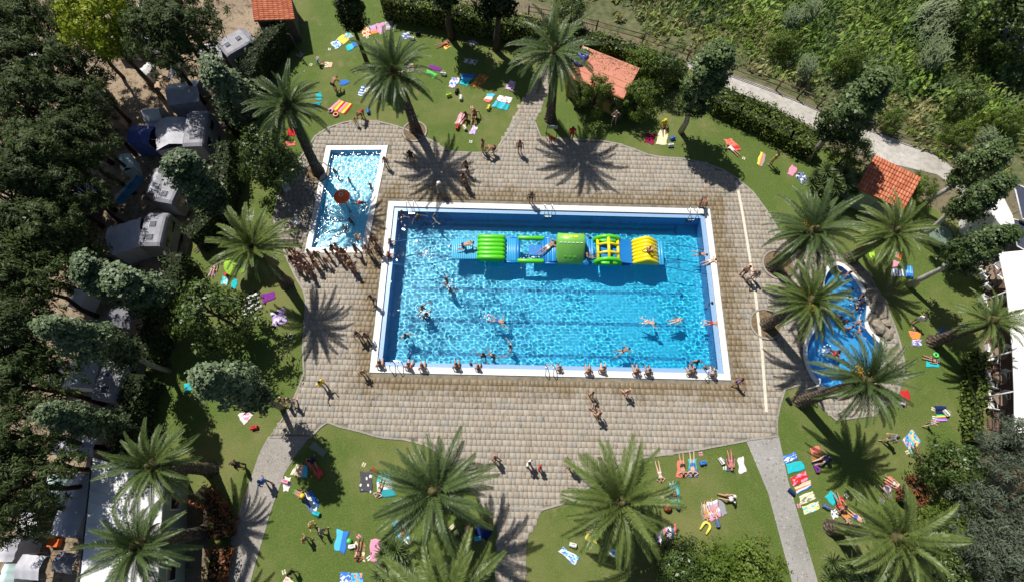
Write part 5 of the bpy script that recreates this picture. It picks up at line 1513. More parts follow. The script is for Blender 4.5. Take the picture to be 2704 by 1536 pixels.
# ---- pool ladders
steel = pmat('stainless_steel', (0.62, 0.63, 0.65), 0.25, 0.05, 3, metal=1.0)
lad_rail = MB().tube([(0, -0.45, 0.08), (0, -0.45, 0.65), (0, -0.25, 0.86), (0, 0.1, 0.80), (0, 0.30, 0.4), (0, 0.34, -0.9)], 0.028, 7).mesh('rail', steel, True)
lad_step = MB().box(-0.25, 0.25, 0.28, 0.40, -0.02, 0.02).mesh('step', steel)
for x, s, lab in ((-10.68, 1, 'steel pool ladder at the top left corner of the main pool'), (-0.13, 1, 'steel pool ladder in the middle of the top side of the main pool'), (10.98, 1, 'steel pool ladder at the top right corner of the main pool'),
                  (-10.71, -1, 'steel pool ladder at the bottom left corner of the main pool'), (-0.11, -1, 'steel pool ladder in the middle of the bottom side of the main pool'), (10.95, -1, 'steel pool ladder at the bottom right corner of the main pool')):
    p = PW(x, s * 6.15, 0)
    ld = thing('pool_ladder', p, lab, 'ladder', 'steel ladders of the main pool', POOL_A + (math.pi if s > 0 else 0))
    for sx in (-0.27, 0.27):
        obj('rail', lad_rail, ld, (sx, 0, 0))
    for z in (-0.15, -0.40, -0.65):
        receiver(obj('step', lad_step, ld, (0, 0, z)))
# ---- red mushroom fountain in the children's pool
g = G(T(1, 1, 935, 650), -0.1)
fo = thing('mushroom_fountain', (g[0], g[1], -0.7), 'red mushroom fountain with white ring emblem in the children pool', 'fountain')
MB().tube([(0, 0, 0), (0, 0, 2.75)], 0.09, 10).build('stem', pmat('grey_pipe', (0.45, 0.50, 0.55), 0.4), fo, True)
cap = MB().lathe([(0.0, 2.62), (0.54, 2.60), (0.60, 2.66), (0.56, 2.76), (0.36, 2.88), (0.0, 2.93)], 28).build('cap', pmat('red_fibreglass', (0.90, 0.13, 0.03), 0.35, 0.05, 2), fo, True)
MB().tube([(0.13 * math.cos(a), 0.13 * math.sin(a), 2.935) for a in np.linspace(0, 2 * math.pi, 19)[:-1]], 0.03, 6, closed=True).build('emblem', white_plastic, cap, True)
mist = pmat('falling_water', (0.75, 0.85, 0.92), 0.3)
mb = MB()
q = random.Random(4)
for k in range(60):
    a = q.uniform(0, 6.28)
    r0, r1 = 0.52, 0.80
    z = q.uniform(0.65, 2.5)
    rr = r0 + (r1 - r0) * (1 - (z - 0.6) / 2.0) ** 0.5
    mb.tube([(rr * math.cos(a), rr * math.sin(a), z), (rr * math.cos(a) * 1.02, rr * math.sin(a) * 1.02, z - 0.12)], 0.012, 4)
mb.build('water_drops', mist, fo)['kind'] = 'stuff'
# ---- inflatable obstacle course
def vinyl(name, c):
    return pmat(name, c, 0.32, 0.06, 1.5, spec=0.5)
v_green, v_lime, v_yellow, v_blue, v_dark = vinyl('green_vinyl', (0.10, 0.62, 0.02)), vinyl('lime_vinyl', (0.22, 0.58, 0.10)), vinyl('yellow_vinyl', (0.90, 0.72, 0.01)), vinyl('blue_vinyl', (0.015, 0.20, 0.58)), vinyl('cyan_vinyl', (0.04, 0.36, 0.68))
CY = 2.82                                               # centre line of the course across the pool, in the pool's own frame
course = thing('inflatable_obstacle_course', PW(0, CY, 0), 'long inflatable obstacle course of blue, green and yellow sections on the main pool', 'inflatable', None, POOL_A)
def tubex(x0, x1, y, z, r, name, m, sag=0.0):
    return receiver(MB().tube([(x0, y, z), (x0 + (x1 - x0) * 0.05, y, z), ((x0 + x1) / 2, y, z + sag), (x1 - (x1 - x0) * 0.05, y, z), (x1, y, z)], [r * 0.6, r, r, r, r * 0.6], 12).build(name, m, course, True))
def tubey(x, y0, y1, z, r, name, m):
    return receiver(MB().tube([(x, y0, z), (x, y0 + 0.06, z), (x, y1 - 0.06, z), (x, y1, z)], [r * 0.6, r, r, r * 0.6], 12).build(name, m, course, True))
HW = 1.0
# start ramp: thin pale mat of cross tubes
for k in range(14):
    tubey(-7.3 + k * 0.14, -0.85, 0.85, -0.08 + 0.010 * k, 0.075, 'ramp_tube', vinyl('pale_cyan_vinyl', (0.10, 0.50, 0.76)))
# green ribbed wedge
for k in range(6):
    y = -HW + (k + 0.5) * 2 * HW / 6
    receiver(MB().tube([(-5.36, y, 0.20), (-5.32, y, 0.32), (-5.2, y, 0.40), (-4.2, y, 0.42), (-3.62, y, 0.40), (-3.50, y, 0.32), (-3.46, y, 0.20)], [0.12, 0.19, 0.2, 0.2, 0.2, 0.19, 0.12], 12).build('green_ribbed_tube', v_green, course, True))
receiver(MB().box(-5.3, -3.5, -0.95, 0.95, -0.15, 0.25, None, 0.08).build('green_wedge_core', v_green, course))
for k in range(8):
    tubey(-3.32 + k * 0.14, -0.95, 0.95, 0.02, 0.10, 'deck_tube', v_dark)
for s in (-1, 1):
    tubex(-3.4, -2.4, s * 1.0, 0.0, 0.09, 'side_tube', v_blue)
# open frame
for s in (-1, 1):
    tubex(-2.45, -0.45, s * 0.95, 0.16, 0.17, 'green_side_tube', v_green)
tubey(-2.40, -0.95, 0.95, 0.06, 0.14, 'cross_tube', v_blue)
tubey(-0.50, -0.95, 0.95, 0.06, 0.14, 'cross_tube', v_blue)
receiver(MB().box(-1.6, -0.62, -0.42, 0.42, -0.05, 0.05, None, 0.03).build('float_mat', v_blue, course))
# blue steps
for k in range(5):
    tubey(-0.30 + k * 0.17, -0.98, 0.98, 0.08 + 0.03 * k, 0.12, 'step_tube', v_dark if k % 2 else v_blue)
# big green climbing wall: a rounded ridge lying along the course, its steep face towards the near rim
prof = [(0.98, -0.10), (1.02, 0.60), (0.98, 1.05), (0.80, 1.32), (0.50, 1.42), (0.20, 1.36), (0.0, 1.22), (-0.45, 0.72), (-0.92, 0.18), (-1.02, -0.10)]
V, F = [], []
for x, k in ((0.45, 0.90), (0.53, 1.0), (2.42, 1.0), (2.52, 0.90)):
    V += [(x, y * k, z * (k if z > 0 else 1)) for y, z in prof]
n = len(prof)
for i in range(3):
    F += [(i * n + j, i * n + j + 1, (i + 1) * n + j + 1, (i + 1) * n + j) for j in range(n - 1)]
F += [tuple(range(n)), tuple(3 * n + j for j in range(n))[::-1]]
me = mesh_py('climbing_wall', V, F, v_lime, True)
bm = bmesh.new()
bm.from_mesh(me)
bmesh.ops.recalc_face_normals(bm, faces=bm.faces)
bm.to_mesh(me)
bm.free()
wall_ = receiver(obj('climbing_wall', me, course))
for k in range(6):
    MB().box(-0.10, 0.10, -0.03, 0.03, 0, 0.05, None, 0.01).build('handle', pmat('white_webbing', (0.85, 0.85, 0.82), 0.6), wall_, loc=(0.72 + k * 0.30, 0.10, 1.27))
for k in range(3):
    MB().box(-0.14, 0.14, -0.08, 0.08, 0, 0.02, None, 0.008).build('patch', v_yellow, wall_, loc=(1.05 + k * 0.38, 0.55, 1.415))
for k in range(3):
    MB().box(-0.09, 0.09, -0.05, 0.05, -0.02, 0.03, Matrix.Rotation(0.85, 4, 'X'), 0.008).build('foothold', v_green, wall_, loc=(1.1 + k * 0.35, -0.66, 0.48))
for k in range(5):
    tubey(2.55 + k * 0.16, -1.0, 1.0, 0.05, 0.12, 'deck_tube', v_blue if k % 2 else v_dark)
# climbing wheel: two green hoops joined by a yellow ladder
for s in (-1, 1):
    pts = [(4.3 + 0.95 * math.cos(a), s * 0.92, 0.05 + 0.80 * math.sin(a)) for a in np.linspace(-0.15, math.pi + 0.15, 15)]
    receiver(MB().tube(pts, [0.16] * 15, 12).build('green_hoop', v_green, course, True))
    receiver(MB().tube([(3.4, s * 0.92, 0.02), (5.2, s * 0.92, 0.02)], 0.15, 12).build('green_base_tube', v_green, course, True))
for x, z in ((3.55, 0.48), (4.3, 0.86), (5.05, 0.48)):
    receiver(MB().tube([(x, -0.92, z), (x, 0.92, z)], 0.115, 12).build('yellow_bar', v_yellow, course, True))
for y in (-0.35, 0.35):
    receiver(MB().tube([(3.5, y, 0.5), (3.9, y, 0.76), (4.3, y, 0.88), (4.7, y, 0.76), (5.1, y, 0.5)], 0.10, 12).build('yellow_rung', v_yellow, course, True))
receiver(MB().box(3.5, 5.1, -0.8, 0.8, -0.12, 0.0, None, 0.05).build('wheel_floor', v_blue, course))
# blue slope
receiver(MB().add([(5.2, -0.95, 0.0), (6.15, -0.95, 0.10), (6.15, 0.95, 0.10), (5.2, 0.95, 0.0), (5.2, -0.95, 0.42), (6.15, -0.95, 0.16), (6.15, 0.95, 0.16), (5.2, 0.95, 0.42)], [(0, 3, 2, 1), (4, 5, 6, 7), (0, 1, 5, 4), (1, 2, 6, 5), (2, 3, 7, 6), (3, 0, 4, 7)]).build('blue_slope', v_blue, course))
# yellow gable made of ribs
for k in range(7):
    y = -HW + (k + 0.5) * 2 * HW / 7
    receiver(MB().tube([(6.2, y, 0.05), (6.3, y, 0.18), (6.75, y, 0.55), (7.12, y, 0.82), (7.22, y, 0.82), (7.6, y, 0.5), (8.0, y, 0.16), (8.08, y, 0.05)], [0.1, 0.16, 0.17, 0.17, 0.17, 0.17, 0.16, 0.1], 12).build('yellow_ribbed_tube', v_yellow, course, True))
receiver(MB().add([(6.3, -0.9, -0.1), (8.0, -0.9, -0.1), (8.0, 0.9, -0.1), (6.3, 0.9, -0.1), (7.16, -0.9, 0.75), (7.16, 0.9, 0.75)], [(3, 2, 1, 0), (0, 1, 4), (2, 3, 5), (0, 4, 5, 3), (1, 2, 5, 4)]).build('yellow_gable_core', v_yellow, course))
for k in range(2):
    tubey(8.25 + 0.2 * k, -1.0, 1.0, 0.05, 0.12, 'end_tube', v_dark)
for s in (-1, 1):
    tubex(2.5, 3.4, s * 1.0, -0.02, 0.09, 'side_tube', v_blue)
    tubex(5.2, 6.2, s * 1.0, -0.02, 0.09, 'side_tube', v_blue)
    tubex(-0.4, 0.5, s * 1.02, 0.02, 0.12, 'side_tube', v_blue)
for s, x0, x1, y0, y1 in ((1, 8.4, 11.72, 0.9, 0.40), (1, 8.4, 11.72, -0.95, -1.55), (-1, -7.3, -11.72, 0.85, 0.45), (-1, -7.3, -11.72, -0.85, -1.35)):
    pts = [(x0 + (x1 - x0) * t, y0 + (y1 - y0) * t + 0.25 * math.sin(math.pi * t) * (1 if y0 > 0 else -1) * (1 if s < 0 else 0.3), -0.05) for t in np.linspace(0, 1, 9)]
    MB().tube(pts, 0.03, 6).build('tether_rope', pmat('blue_rope', (0.02, 0.14, 0.35), 0.7), course, True)

# ---- foam kicked up by the bathers
foam_mat = pmat('foam', (0.85, 0.90, 0.92), 0.4, 0.05, 8)
def splash(tile, x, y, r0, seed, label, n=60):
    q_ = random.Random(seed)
    g_ = G(T(tile // 10, tile % 10, x, y), -0.08)
    mb_ = MB()
    for _ in range(n):
        a, r1 = q_.uniform(0, 6.28), r0 * abs(q_.gauss(0, 0.5))
        k = q_.uniform(0.015, 0.045)
        mb_.lathe([(0.0, -k * 0.5), (k, 0.0), (k * 0.7, k * 0.4), (0.0, k * 0.5)], 6, (r1 * math.cos(a), r1 * math.sin(a), 0.02 + max(0, q_.gauss(0.0, 0.05))), q_.uniform(0.7, 1.8), q_.uniform(0.7, 1.8))
    mb_.build('foam', foam_mat, None, True, loc=(g_[0], g_[1], -0.09), kind='stuff', label=label)
for k, (tl, x, y, r0, lab) in enumerate(((12, 1690, 210, 0.7, 'white splash beside two bathers in the left of the main pool'), (11, 1930, 1400, 0.6, 'white splash by the pair left of the pool centre'), (12, 2330, 270, 0.5, 'white wake behind the swimmer in the pool centre'), (21, 230, 1080, 0.8, 'white splash inside the open frame of the inflatable'), (11, 1700, 1080, 0.7, 'foam near the start of the inflatable'),
                                         (21, 100, 1180, 0.6, 'foam below the open frame of the inflatable'), (22, 1340, 300, 0.4, 'wake of the child swimming in the right half'), (22, 1930, 310, 0.45, 'wake of the swimmer in red shorts'), (32, 880, 120, 0.9, 'foam in the upper lagoon under the rocks'), (32, 560, 600, 0.7, 'foam streak at the left of the lower lagoon'), (11, 990, 700, 0.6, 'foam under the mushroom fountain'))):
    splash(tl, x, y, r0, k, lab, 60 if r0 > 0.6 else 28)
# ================================================================ PEOPLE
def cap_bone(mb, a, b, ra, rb, seg=10):
    a, b = Vector(a), Vector(b)
    d = b - a
    L = d.length
    t = d / L if L > 1e-6 else Vector((0, 0, 1))
    pts, rad = [], []
    for k in (90, 60, 30, 0):
        pts.append(a - t * ra * math.sin(R(k)))
        rad.append(max(ra * math.cos(R(k)), 1e-3))
    for k in (0, 30, 60, 90):
        pts.append(b + t * rb * math.sin(R(k)))
        rad.append(max(rb * math.cos(R(k)), 1e-3))
    if L < 1e-3:
        pts[4] = pts[4] + t * 1e-3
    mb.tube(pts, rad, seg)
BASE = dict(head=(0, 0.015, 1.60), neck=(0, -0.005, 1.46), chest=(0, 0, 1.30), waist=(0, 0, 1.10), pelvis=(0, 0, 0.95),
            sl=(-0.18, 0, 1.40), sr=(0.18, 0, 1.40), el=(-0.25, -0.03, 1.13), er=(0.25, -0.03, 1.13), wl=(-0.27, 0.06, 0.89), wr=(0.27, 0.06, 0.89),
            hl=(-0.095, 0, 0.92), hr=(0.095, 0, 0.92), kl=(-0.105, 0.03, 0.50), kr=(0.105, 0.03, 0.50), al=(-0.11, -0.02, 0.075), ar=(0.11, -0.02, 0.075),
            tl=(-0.13, 0.16, 0.03), tr=(0.13, 0.16, 0.03))
def P_(**kw):
    d = dict(BASE)
    d.update(kw)
    return d
def lying(d, face_up):
    """turn a standing pose flat: head towards +y"""
    s = 1 if face_up else -1
    return {k: (v[0] * s, v[2] - 0.9, 0.115 + v[1] * s * 0.9) for k, v in d.items()}
POSE = {
    'stand': P_(),
    'walk': P_(kl=(-0.10, 0.14, 0.52), al=(-0.10, 0.20, 0.08), tl=(-0.11, 0.38, 0.05), kr=(0.10, -0.02, 0.50), ar=(0.10, -0.26, 0.13), tr=(0.11, -0.12, 0.03), el=(-0.24, -0.12, 1.15), wl=(-0.25, -0.12, 0.92), er=(0.24, 0.08, 1.15), wr=(0.24, 0.25, 0.98)),
    'akimbo': P_(el=(-0.40, -0.06, 1.18), wl=(-0.20, 0.06, 1.02), er=(0.34, 0.10, 1.22), wr=(0.16, 0.26, 1.32), kl=(-0.14, 0.03, 0.50), al=(-0.17, -0.02, 0.075), tl=(-0.20, 0.15, 0.03)),
    'reach': P_(el=(-0.30, 0.12, 1.28), wl=(-0.26, 0.34, 1.36), er=(0.38, 0.02, 1.50), wr=(0.42, 0.10, 1.74), head=(0, 0.03, 1.60)),
    'bend': P_(pelvis=(0, -0.12, 0.88), waist=(0, 0.02, 0.98), chest=(0, 0.22, 1.08), neck=(0, 0.37, 1.14), head=(0, 0.49, 1.13), sl=(-0.18, 0.32, 1.10), sr=(0.18, 0.32, 1.10), el=(-0.22, 0.42, 0.84), er=(0.22, 0.42, 0.84), wl=(-0.18, 0.52, 0.60), wr=(0.18, 0.52, 0.60),
               hl=(-0.095, -0.12, 0.86), hr=(0.095, -0.12, 0.86), kl=(-0.12, 0.03, 0.48), kr=(0.12, 0.03, 0.48)),
    'edge': P_(pelvis=(0, 0, 0.12), waist=(0, -0.05, 0.28), chest=(0, -0.05, 0.48), neck=(0, -0.01, 0.64), head=(0, 0.04, 0.77), sl=(-0.18, -0.04, 0.58), sr=(0.18, -0.04, 0.58), el=(-0.27, -0.12, 0.34), er=(0.27, -0.12, 0.34), wl=(-0.25, -0.05, 0.06), wr=(0.25, -0.05, 0.06),
               hl=(-0.095, 0.03, 0.11), hr=(0.095, 0.03, 0.11), kl=(-0.14, 0.45, 0.12), kr=(0.14, 0.45, 0.12), al=(-0.14, 0.55, -0.30), ar=(0.14, 0.52, -0.30), tl=(-0.15, 0.70, -0.36), tr=(0.15, 0.68, -0.36)),
    'sit': P_(pelvis=(0, -0.25, 0.12), waist=(0, -0.33, 0.28), chest=(0, -0.36, 0.48), neck=(0, -0.32, 0.64), head=(0, -0.27, 0.77), sl=(-0.18, -0.35, 0.58), sr=(0.18, -0.35, 0.58), el=(-0.27, -0.50, 0.34), er=(0.25, -0.20, 0.40), wl=(-0.28, -0.58, 0.05), wr=(0.18, 0.02, 0.34),
              hl=(-0.095, -0.22, 0.11), hr=(0.095, -0.22, 0.11), kl=(-0.15, 0.12, 0.36), kr=(0.12, 0.18, 0.12), al=(-0.12, 0.36, 0.07), ar=(0.12, 0.58, 0.08), tl=(-0.13, 0.52, 0.04), tr=(0.14, 0.66, 0.20)),
    'crawl': P_(pelvis=(0, -0.30, 0.46), waist=(0, -0.12, 0.50), chest=(0, 0.10, 0.52), neck=(0, 0.28, 0.56), head=(0, 0.40, 0.62), sl=(-0.18, 0.20, 0.52), sr=(0.18, 0.20, 0.52), el=(-0.26, 0.30, 0.28), er=(0.24, 0.38, 0.30), wl=(-0.24, 0.42, 0.05), wr=(0.22, 0.58, 0.08),
                hl=(-0.10, -0.30, 0.44), hr=(0.10, -0.30, 0.44), kl=(-0.16, -0.18, 0.09), kr=(0.16, -0.30, 0.09), al=(-0.15, -0.58, 0.08), ar=(0.16, -0.70, 0.08), tl=(-0.15, -0.74, 0.06), tr=(0.16, -0.86, 0.06)),
    'tread': P_(el=(-0.40, 0.10, 1.30), wl=(-0.58, 0.24, 1.30), er=(0.40, 0.10, 1.30), wr=(0.55, 0.28, 1.32), kl=(-0.16, 0.12, 0.55), kr=(0.14, 0.0, 0.52), al=(-0.18, -0.05, 0.12), ar=(0.16, -0.20, 0.14), tl=(-0.2, 0.12, 0.06), tr=(0.18, -0.06, 0.05)),
}
POSE['supine'] = lying(P_(el=(-0.28, -0.03, 1.14), wl=(-0.30, 0.0, 0.90), er=(0.28, -0.03, 1.14), wr=(0.30, 0.0, 0.90), kl=(-0.12, 0.03, 0.50), kr=(0.12, 0.06, 0.50), al=(-0.16, -0.02, 0.09), ar=(0.13, -0.02, 0.09), tl=(-0.22, 0.10, 0.0), tr=(0.20, 0.10, 0.0)), True)
POSE['prone'] = lying(P_(el=(-0.38, 0.03, 1.50), wl=(-0.16, 0.06, 1.66), er=(0.38, 0.03, 1.50), wr=(0.16, 0.06, 1.68), kl=(-0.12, 0.0, 0.50), kr=(0.12, 0.0, 0.50), al=(-0.15, -0.0, 0.09), ar=(0.14, 0.0, 0.09), tl=(-0.12, 0.02, -0.08), tr=(0.12, 0.02, -0.08)), False)
POSE['swim'] = lying(P_(head=(0, -0.05, 1.62), el=(-0.34, 0.06, 1.62), wl=(-0.30, 0.08, 1.88), er=(0.42, 0.06, 1.36), wr=(0.62, 0.16, 1.28), kl=(-0.18, 0.05, 0.54), kr=(0.16, 0.0, 0.50), al=(-0.28, -0.04, 0.16), ar=(0.20, -0.02, 0.10), tl=(-0.34, 0.0, 0.02), tr=(0.24, 0.0, -0.05)), False)
def bones(d):
    g = lambda k: Vector(d[k])
    out = []
    side = (g('sr') - g('sl')).normalized()
    for s in (-1, 1):
        o = side * s
        out += [('torso', g('pelvis') + o * 0.075, g('waist') + o * 0.055, 0.105, 0.088), ('torso2', g('waist') + o * 0.055, g('chest') + o * 0.070, 0.088, 0.100), ('torso3', g('chest') + o * 0.070, g('neck') + (g('chest') - g('neck')) * 0.25 + o * 0.07, 0.100, 0.062)]
    out += [('shoulder', g('sl'), g('sr'), 0.060, 0.060), ('neck', g('neck') + (g('chest') - g('neck')) * 0.2, g('head') + (g('neck') - g('head')) * 0.3, 0.055, 0.050)]
    for s in 'lr':
        out += [('upper_arm', g('s' + s), g('e' + s), 0.052, 0.040), ('forearm', g('e' + s), g('w' + s), 0.040, 0.027), ('thigh', g('h' + s), g('k' + s), 0.088, 0.056), ('shin', g('k' + s), g('a' + s), 0.055, 0.037)]
        a, t = g('a' + s), g('t' + s)
        heel = a + (a - t).normalized() * 0.05 + (a - g('k' + s)).normalized() * 0.02
        out += [('foot', heel, t, 0.036, 0.026)]
        # hand: palm, four fingers of different lengths, thumb from the side of the palm
        w, e = g('w' + s), g('e' + s)
        f = (w - e).normalized()
        n_ = f.cross(Vector((0, 0, 1)))
        n_ = n_.normalized() if n_.length > 0.2 else side
        pl = f.cross(n_).normalized()
        out += [('palm', w + n_ * 0.020, w + f * 0.07 + n_ * 0.022, 0.018, 0.017), ('palm', w - n_ * 0.020, w + f * 0.07 - n_ * 0.022, 0.018, 0.017)]
        for k, ln in ((-0.033, 0.060), (-0.011, 0.078), (0.011, 0.072), (0.033, 0.052)):
            r0 = w + f * 0.082 + n_ * k
            m_ = r0 + f * ln * 0.55 + n_ * k * 0.25
            out += [('finger', r0, m_, 0.0105, 0.0098), ('finger', m_, m_ + f * ln * 0.4 - pl * ln * 0.28, 0.0098, 0.0085)]
        th = w + f * 0.025 + n_ * 0.032
        out += [('thumb', th, th + f * 0.03 + n_ * 0.03, 0.0125, 0.0115), ('thumb', th + f * 0.03 + n_ * 0.03, th + f * 0.062 + n_ * 0.036, 0.0115, 0.0095)]
    return out
def build_body(d):
    mb = MB()
    B = bones(d)
    for nm, a, b, ra, rb in B:
        cap_bone(mb, a, b, ra, rb, 8 if nm in ('finger', 'thumb') else 12)
    hd, nk, ch = Vector(d['head']), Vector(d['neck']), Vector(d['chest'])
    up = (hd - nk).normalized()
    side = (Vector(d['sr']) - Vector(d['sl'])).normalized()
    fwd = up.cross(side).normalized() * -1
    # the face looks the way the toes or chest point
    if fwd.dot(side.cross((nk - ch).normalized())) > 0:
        fwd = -fwd
    fwd = -fwd if fwd.dot(-side.cross(up)) > 0 else fwd
    fwd = (up.cross(side)).normalized() if d is None else fwd
    cap_bone(mb, hd - up * 0.015 - fwd * 0.012, hd + up * 0.035 - fwd * 0.012, 0.086, 0.084, 14)
    cap_bone(mb, hd - up * 0.055 + fwd * 0.030, hd + up * 0.01 + fwd * 0.025, 0.052, 0.066, 12)      # jaw and face
    cap_bone(mb, hd - up * 0.022 + fwd * 0.092, hd + up * 0.012 + fwd * 0.086, 0.016, 0.010, 8)        # nose
    for s in (-1, 1):
        cap_bone(mb, hd + side * s * 0.085 - up * 0.03, hd + side * s * 0.090 + up * 0.012, 0.014, 0.018, 8)   # ears
    me = mb.mesh('body_src', None)
    o = bpy.data.objects.new('tmp_body', me)
    col.objects.link(o)
    m1 = o.modifiers.new('r', 'REMESH')
    m1.mode = 'VOXEL'
    m1.voxel_size = 0.0095
    m2 = o.modifiers.new('s', 'SMOOTH')
    m2.factor, m2.iterations = 0.5, 3
    m3 = o.modifiers.new('d', 'DECIMATE')
    m3.ratio = 0.16
    dg = bpy.context.evaluated_depsgraph_get()
    out = bpy.data.meshes.new_from_object(o.evaluated_get(dg))
    bpy.data.objects.remove(o)
    out.name = 'person'
    out.polygons.foreach_set('use_smooth', [True] * len(out.polygons))
    # nearest bone of each vertex, for cutting clothes out of the body surface
    n = len(out.vertices)
    co = np.empty(n * 3, np.float32)
    out.vertices.foreach_get('co', co)
    co = co.reshape(-1, 3)
    no = np.empty(n * 3, np.float32)
    out.vertices.foreach_get('normal', no)
    no = no.reshape(-1, 3)
    best, who, par = np.full(n, 9e9), np.zeros(n, int), np.zeros(n)
    for i, (nm, a, b, ra, rb) in enumerate(B):
        a, b = np.array(a), np.array(b)
        ab = b - a
        t = np.clip(((co - a) @ ab) / (ab @ ab + 1e-9), 0, 1)
        dd = np.linalg.norm(co - a - t[:, None] * ab, axis=1) - (ra + (rb - ra) * t)
        k = dd < best
        best[k], who[k], par[k] = dd[k], i, t[k]
    names = np.array([x[0] for x in B])[who]
    hv = co - np.array(hd)
    hu, hf, hs = hv @ np.array(up), hv @ np.array(fwd), hv @ np.array(side)
    head = (np.linalg.norm(hv, axis=1) < 0.16) & (names != 'shoulder')
    ears = np.abs(hs) > 0.083
    hair = head & ~ears & ((hu > 0.055) | ((hf < -0.005) & (hu > -0.075)) | ((hf < 0.035) & (hu > 0.01)))
    hair_long = hair | ((hf < 0.0) & (np.linalg.norm(hv + np.array(up) * 0.10, axis=1) < 0.17) & np.isin(names, ['neck', 'torso3', 'shoulder']))
    trunks = ((names == 'torso') & (par < 0.75)) | ((names == 'thigh') & (par < 0.45))
    brief = ((names == 'torso') & (par < 0.45)) | ((names == 'thigh') & (par < 0.10))
    top = ((names == 'torso2') & (par > 0.72)) | ((names == 'torso3') & (par < 0.30))
    whole = np.isin(names, ['torso', 'torso2']) | ((names == 'torso3') & (par < 0.55)) | ((names == 'thigh') & (par < 0.10))
    shirt = np.isin(names, ['torso', 'torso2', 'torso3', 'shoulder']) | ((names == 'upper_arm') & (par < 0.5))
    fv = [tuple(p.vertices) for p in out.polygons]
    def cut(mask, inflate, nm):
        F = [f for f in fv if all(mask[i] for i in f)]
        used = sorted({i for f in F for i in f})
        re = {v: i for i, v in enumerate(used)}
        V = co[used] + no[used] * inflate
        # give the cloth a thickness: the same faces slightly deeper, joined only by the body under them
        return mesh_py(nm, V, [tuple(re[i] for i in f) for f in F], None, True)
    parts = dict(trunks=cut(trunks, 0.010, 'swimwear'), brief=cut(brief, 0.007, 'swimwear'), bikini=cut(brief | top, 0.007, 'swimwear'), suit=cut(whole, 0.007, 'swimwear'), shirt=cut(shirt | trunks, 0.012, 'clothes'),
                 hair=cut(hair, 0.014, 'hair'), long=cut(hair_long, 0.020, 'hair'))
    for me_ in [out] + list(parts.values()):
        me_.materials.clear()
        me_.materials.append(None)
    lowest = float(co[:, 2].min())
    return out, parts, lowest
BODY = {k: build_body(d) for k, d in POSE.items()}
SKIN = [pmat('skin_%d' % i, c, 0.45, 0.06, 5, spec=0.3) for i, c in enumerate(((0.50, 0.29, 0.20), (0.38, 0.20, 0.125), (0.25, 0.12, 0.07), (0.62, 0.41, 0.31), (0.46, 0.20, 0.13)))]
HAIRM = {k: pmat('hair_' + k, c, 0.5, 0.2, 20) for k, c in dict(dark=(0.012, 0.008, 0.006), brown=(0.055, 0.028, 0.014), blond=(0.34, 0.21, 0.08), grey=(0.30, 0.29, 0.28)).items()}
WEAR = {k: pmat('cloth_' + k, c, 0.6, 0.08, 6) for k, c in dict(black=(0.015, 0.015, 0.018), navy=(0.02, 0.03, 0.12), red=(0.55, 0.02, 0.025), blue=(0.04, 0.14, 0.50), white=(0.78, 0.78, 0.76), teal=(0.03, 0.30, 0.32), green=(0.06, 0.30, 0.06), pink=(0.72, 0.18, 0.30),
                                                              yellow=(0.78, 0.60, 0.04), purple=(0.20, 0.05, 0.30), orange=(0.80, 0.25, 0.03), grey=(0.25, 0.25, 0.26), turquoise=(0.05, 0.50, 0.55), lilac=(0.45, 0.35, 0.62)).items()}
HATS = {}
def hat_mesh(kind):
    if kind not in HATS:
        HATS[kind] = MB().lathe([(0.145, -0.015), (0.15, 0.0), (0.108, 0.012), (0.104, 0.07), (0.06, 0.10), (0.0, 0.105)], 16).mesh('sun_hat', None, True)
        HATS[kind].materials.append(None)
    return HATS[kind]
def set_mat(o, m):
    o.material_slots[0].link = 'OBJECT'
    o.material_slots[0].material = m
_pn = [0]
def person(pose, x, y, z, rz, label, wear='trunks', wc='navy', hair='dark', tall=1.72, skin=None, group=None, hat=None, in_water=False, tilt=None):
    _pn[0] += 1
    body, parts, low = BODY[pose]
    o = bpy.data.objects.new('person', body)
    col.objects.link(o)
    s = tall / 1.72
    o.scale = (1.06 * s, s, 1.06 * s) if pose in ('supine', 'prone', 'swim') else (1.05 * s, 1.05 * s, s * 0.97)
    lift = 0.0 if pose == 'edge' else -low * s
    o.location = (x, y, z + lift)
    o.rotation_euler = (tilt[0] if tilt else 0, tilt[1] if tilt else 0, rz)
    set_mat(o, SKIN[_pn[0] % 5 if skin is None else skin])
    tag(o, label, 'person', group)
    w = obj('swimwear' if wear != 'shirt' else 'clothes', parts[wear], o)
    set_mat(w, WEAR[wc])
    h = obj('hair', parts['long' if wear in ('bikini', 'suit') else 'hair'], o)
    set_mat(h, HAIRM[hair])
    if hat:
        ht = obj('sun_hat', hat_mesh('sun'), o, Vector(POSE[pose]['head']) + Vector((0, -0.01, 0.07)))
        set_mat(ht, WEAR[hat])
    if in_water:
        for k in (o, w, h):
            k.cycles.is_caustics_receiver = True
    return o
def heading(p, q_):
    """rotation that points a figure's +y from p to q_"""
    return math.atan2(q_[1] - p[1], q_[0] - p[0]) - math.pi / 2
def lie(tile, fx, fy, hx, hy, pose, label, wear='trunks', wc='navy', hair='dark', skin=None, z=0.02, group=None):
    f, h = G(T(tile // 10, tile % 10, fx, fy), 0.1), G(T(tile // 10, tile % 10, hx, hy), 0.1)
    L = min(max(float(np.linalg.norm(h - f)), 1.25), 1.85)
    c = (f + h) / 2
    return person(pose, c[0], c[1], z, heading(f, h), label, wear, wc, hair, L, skin, group)
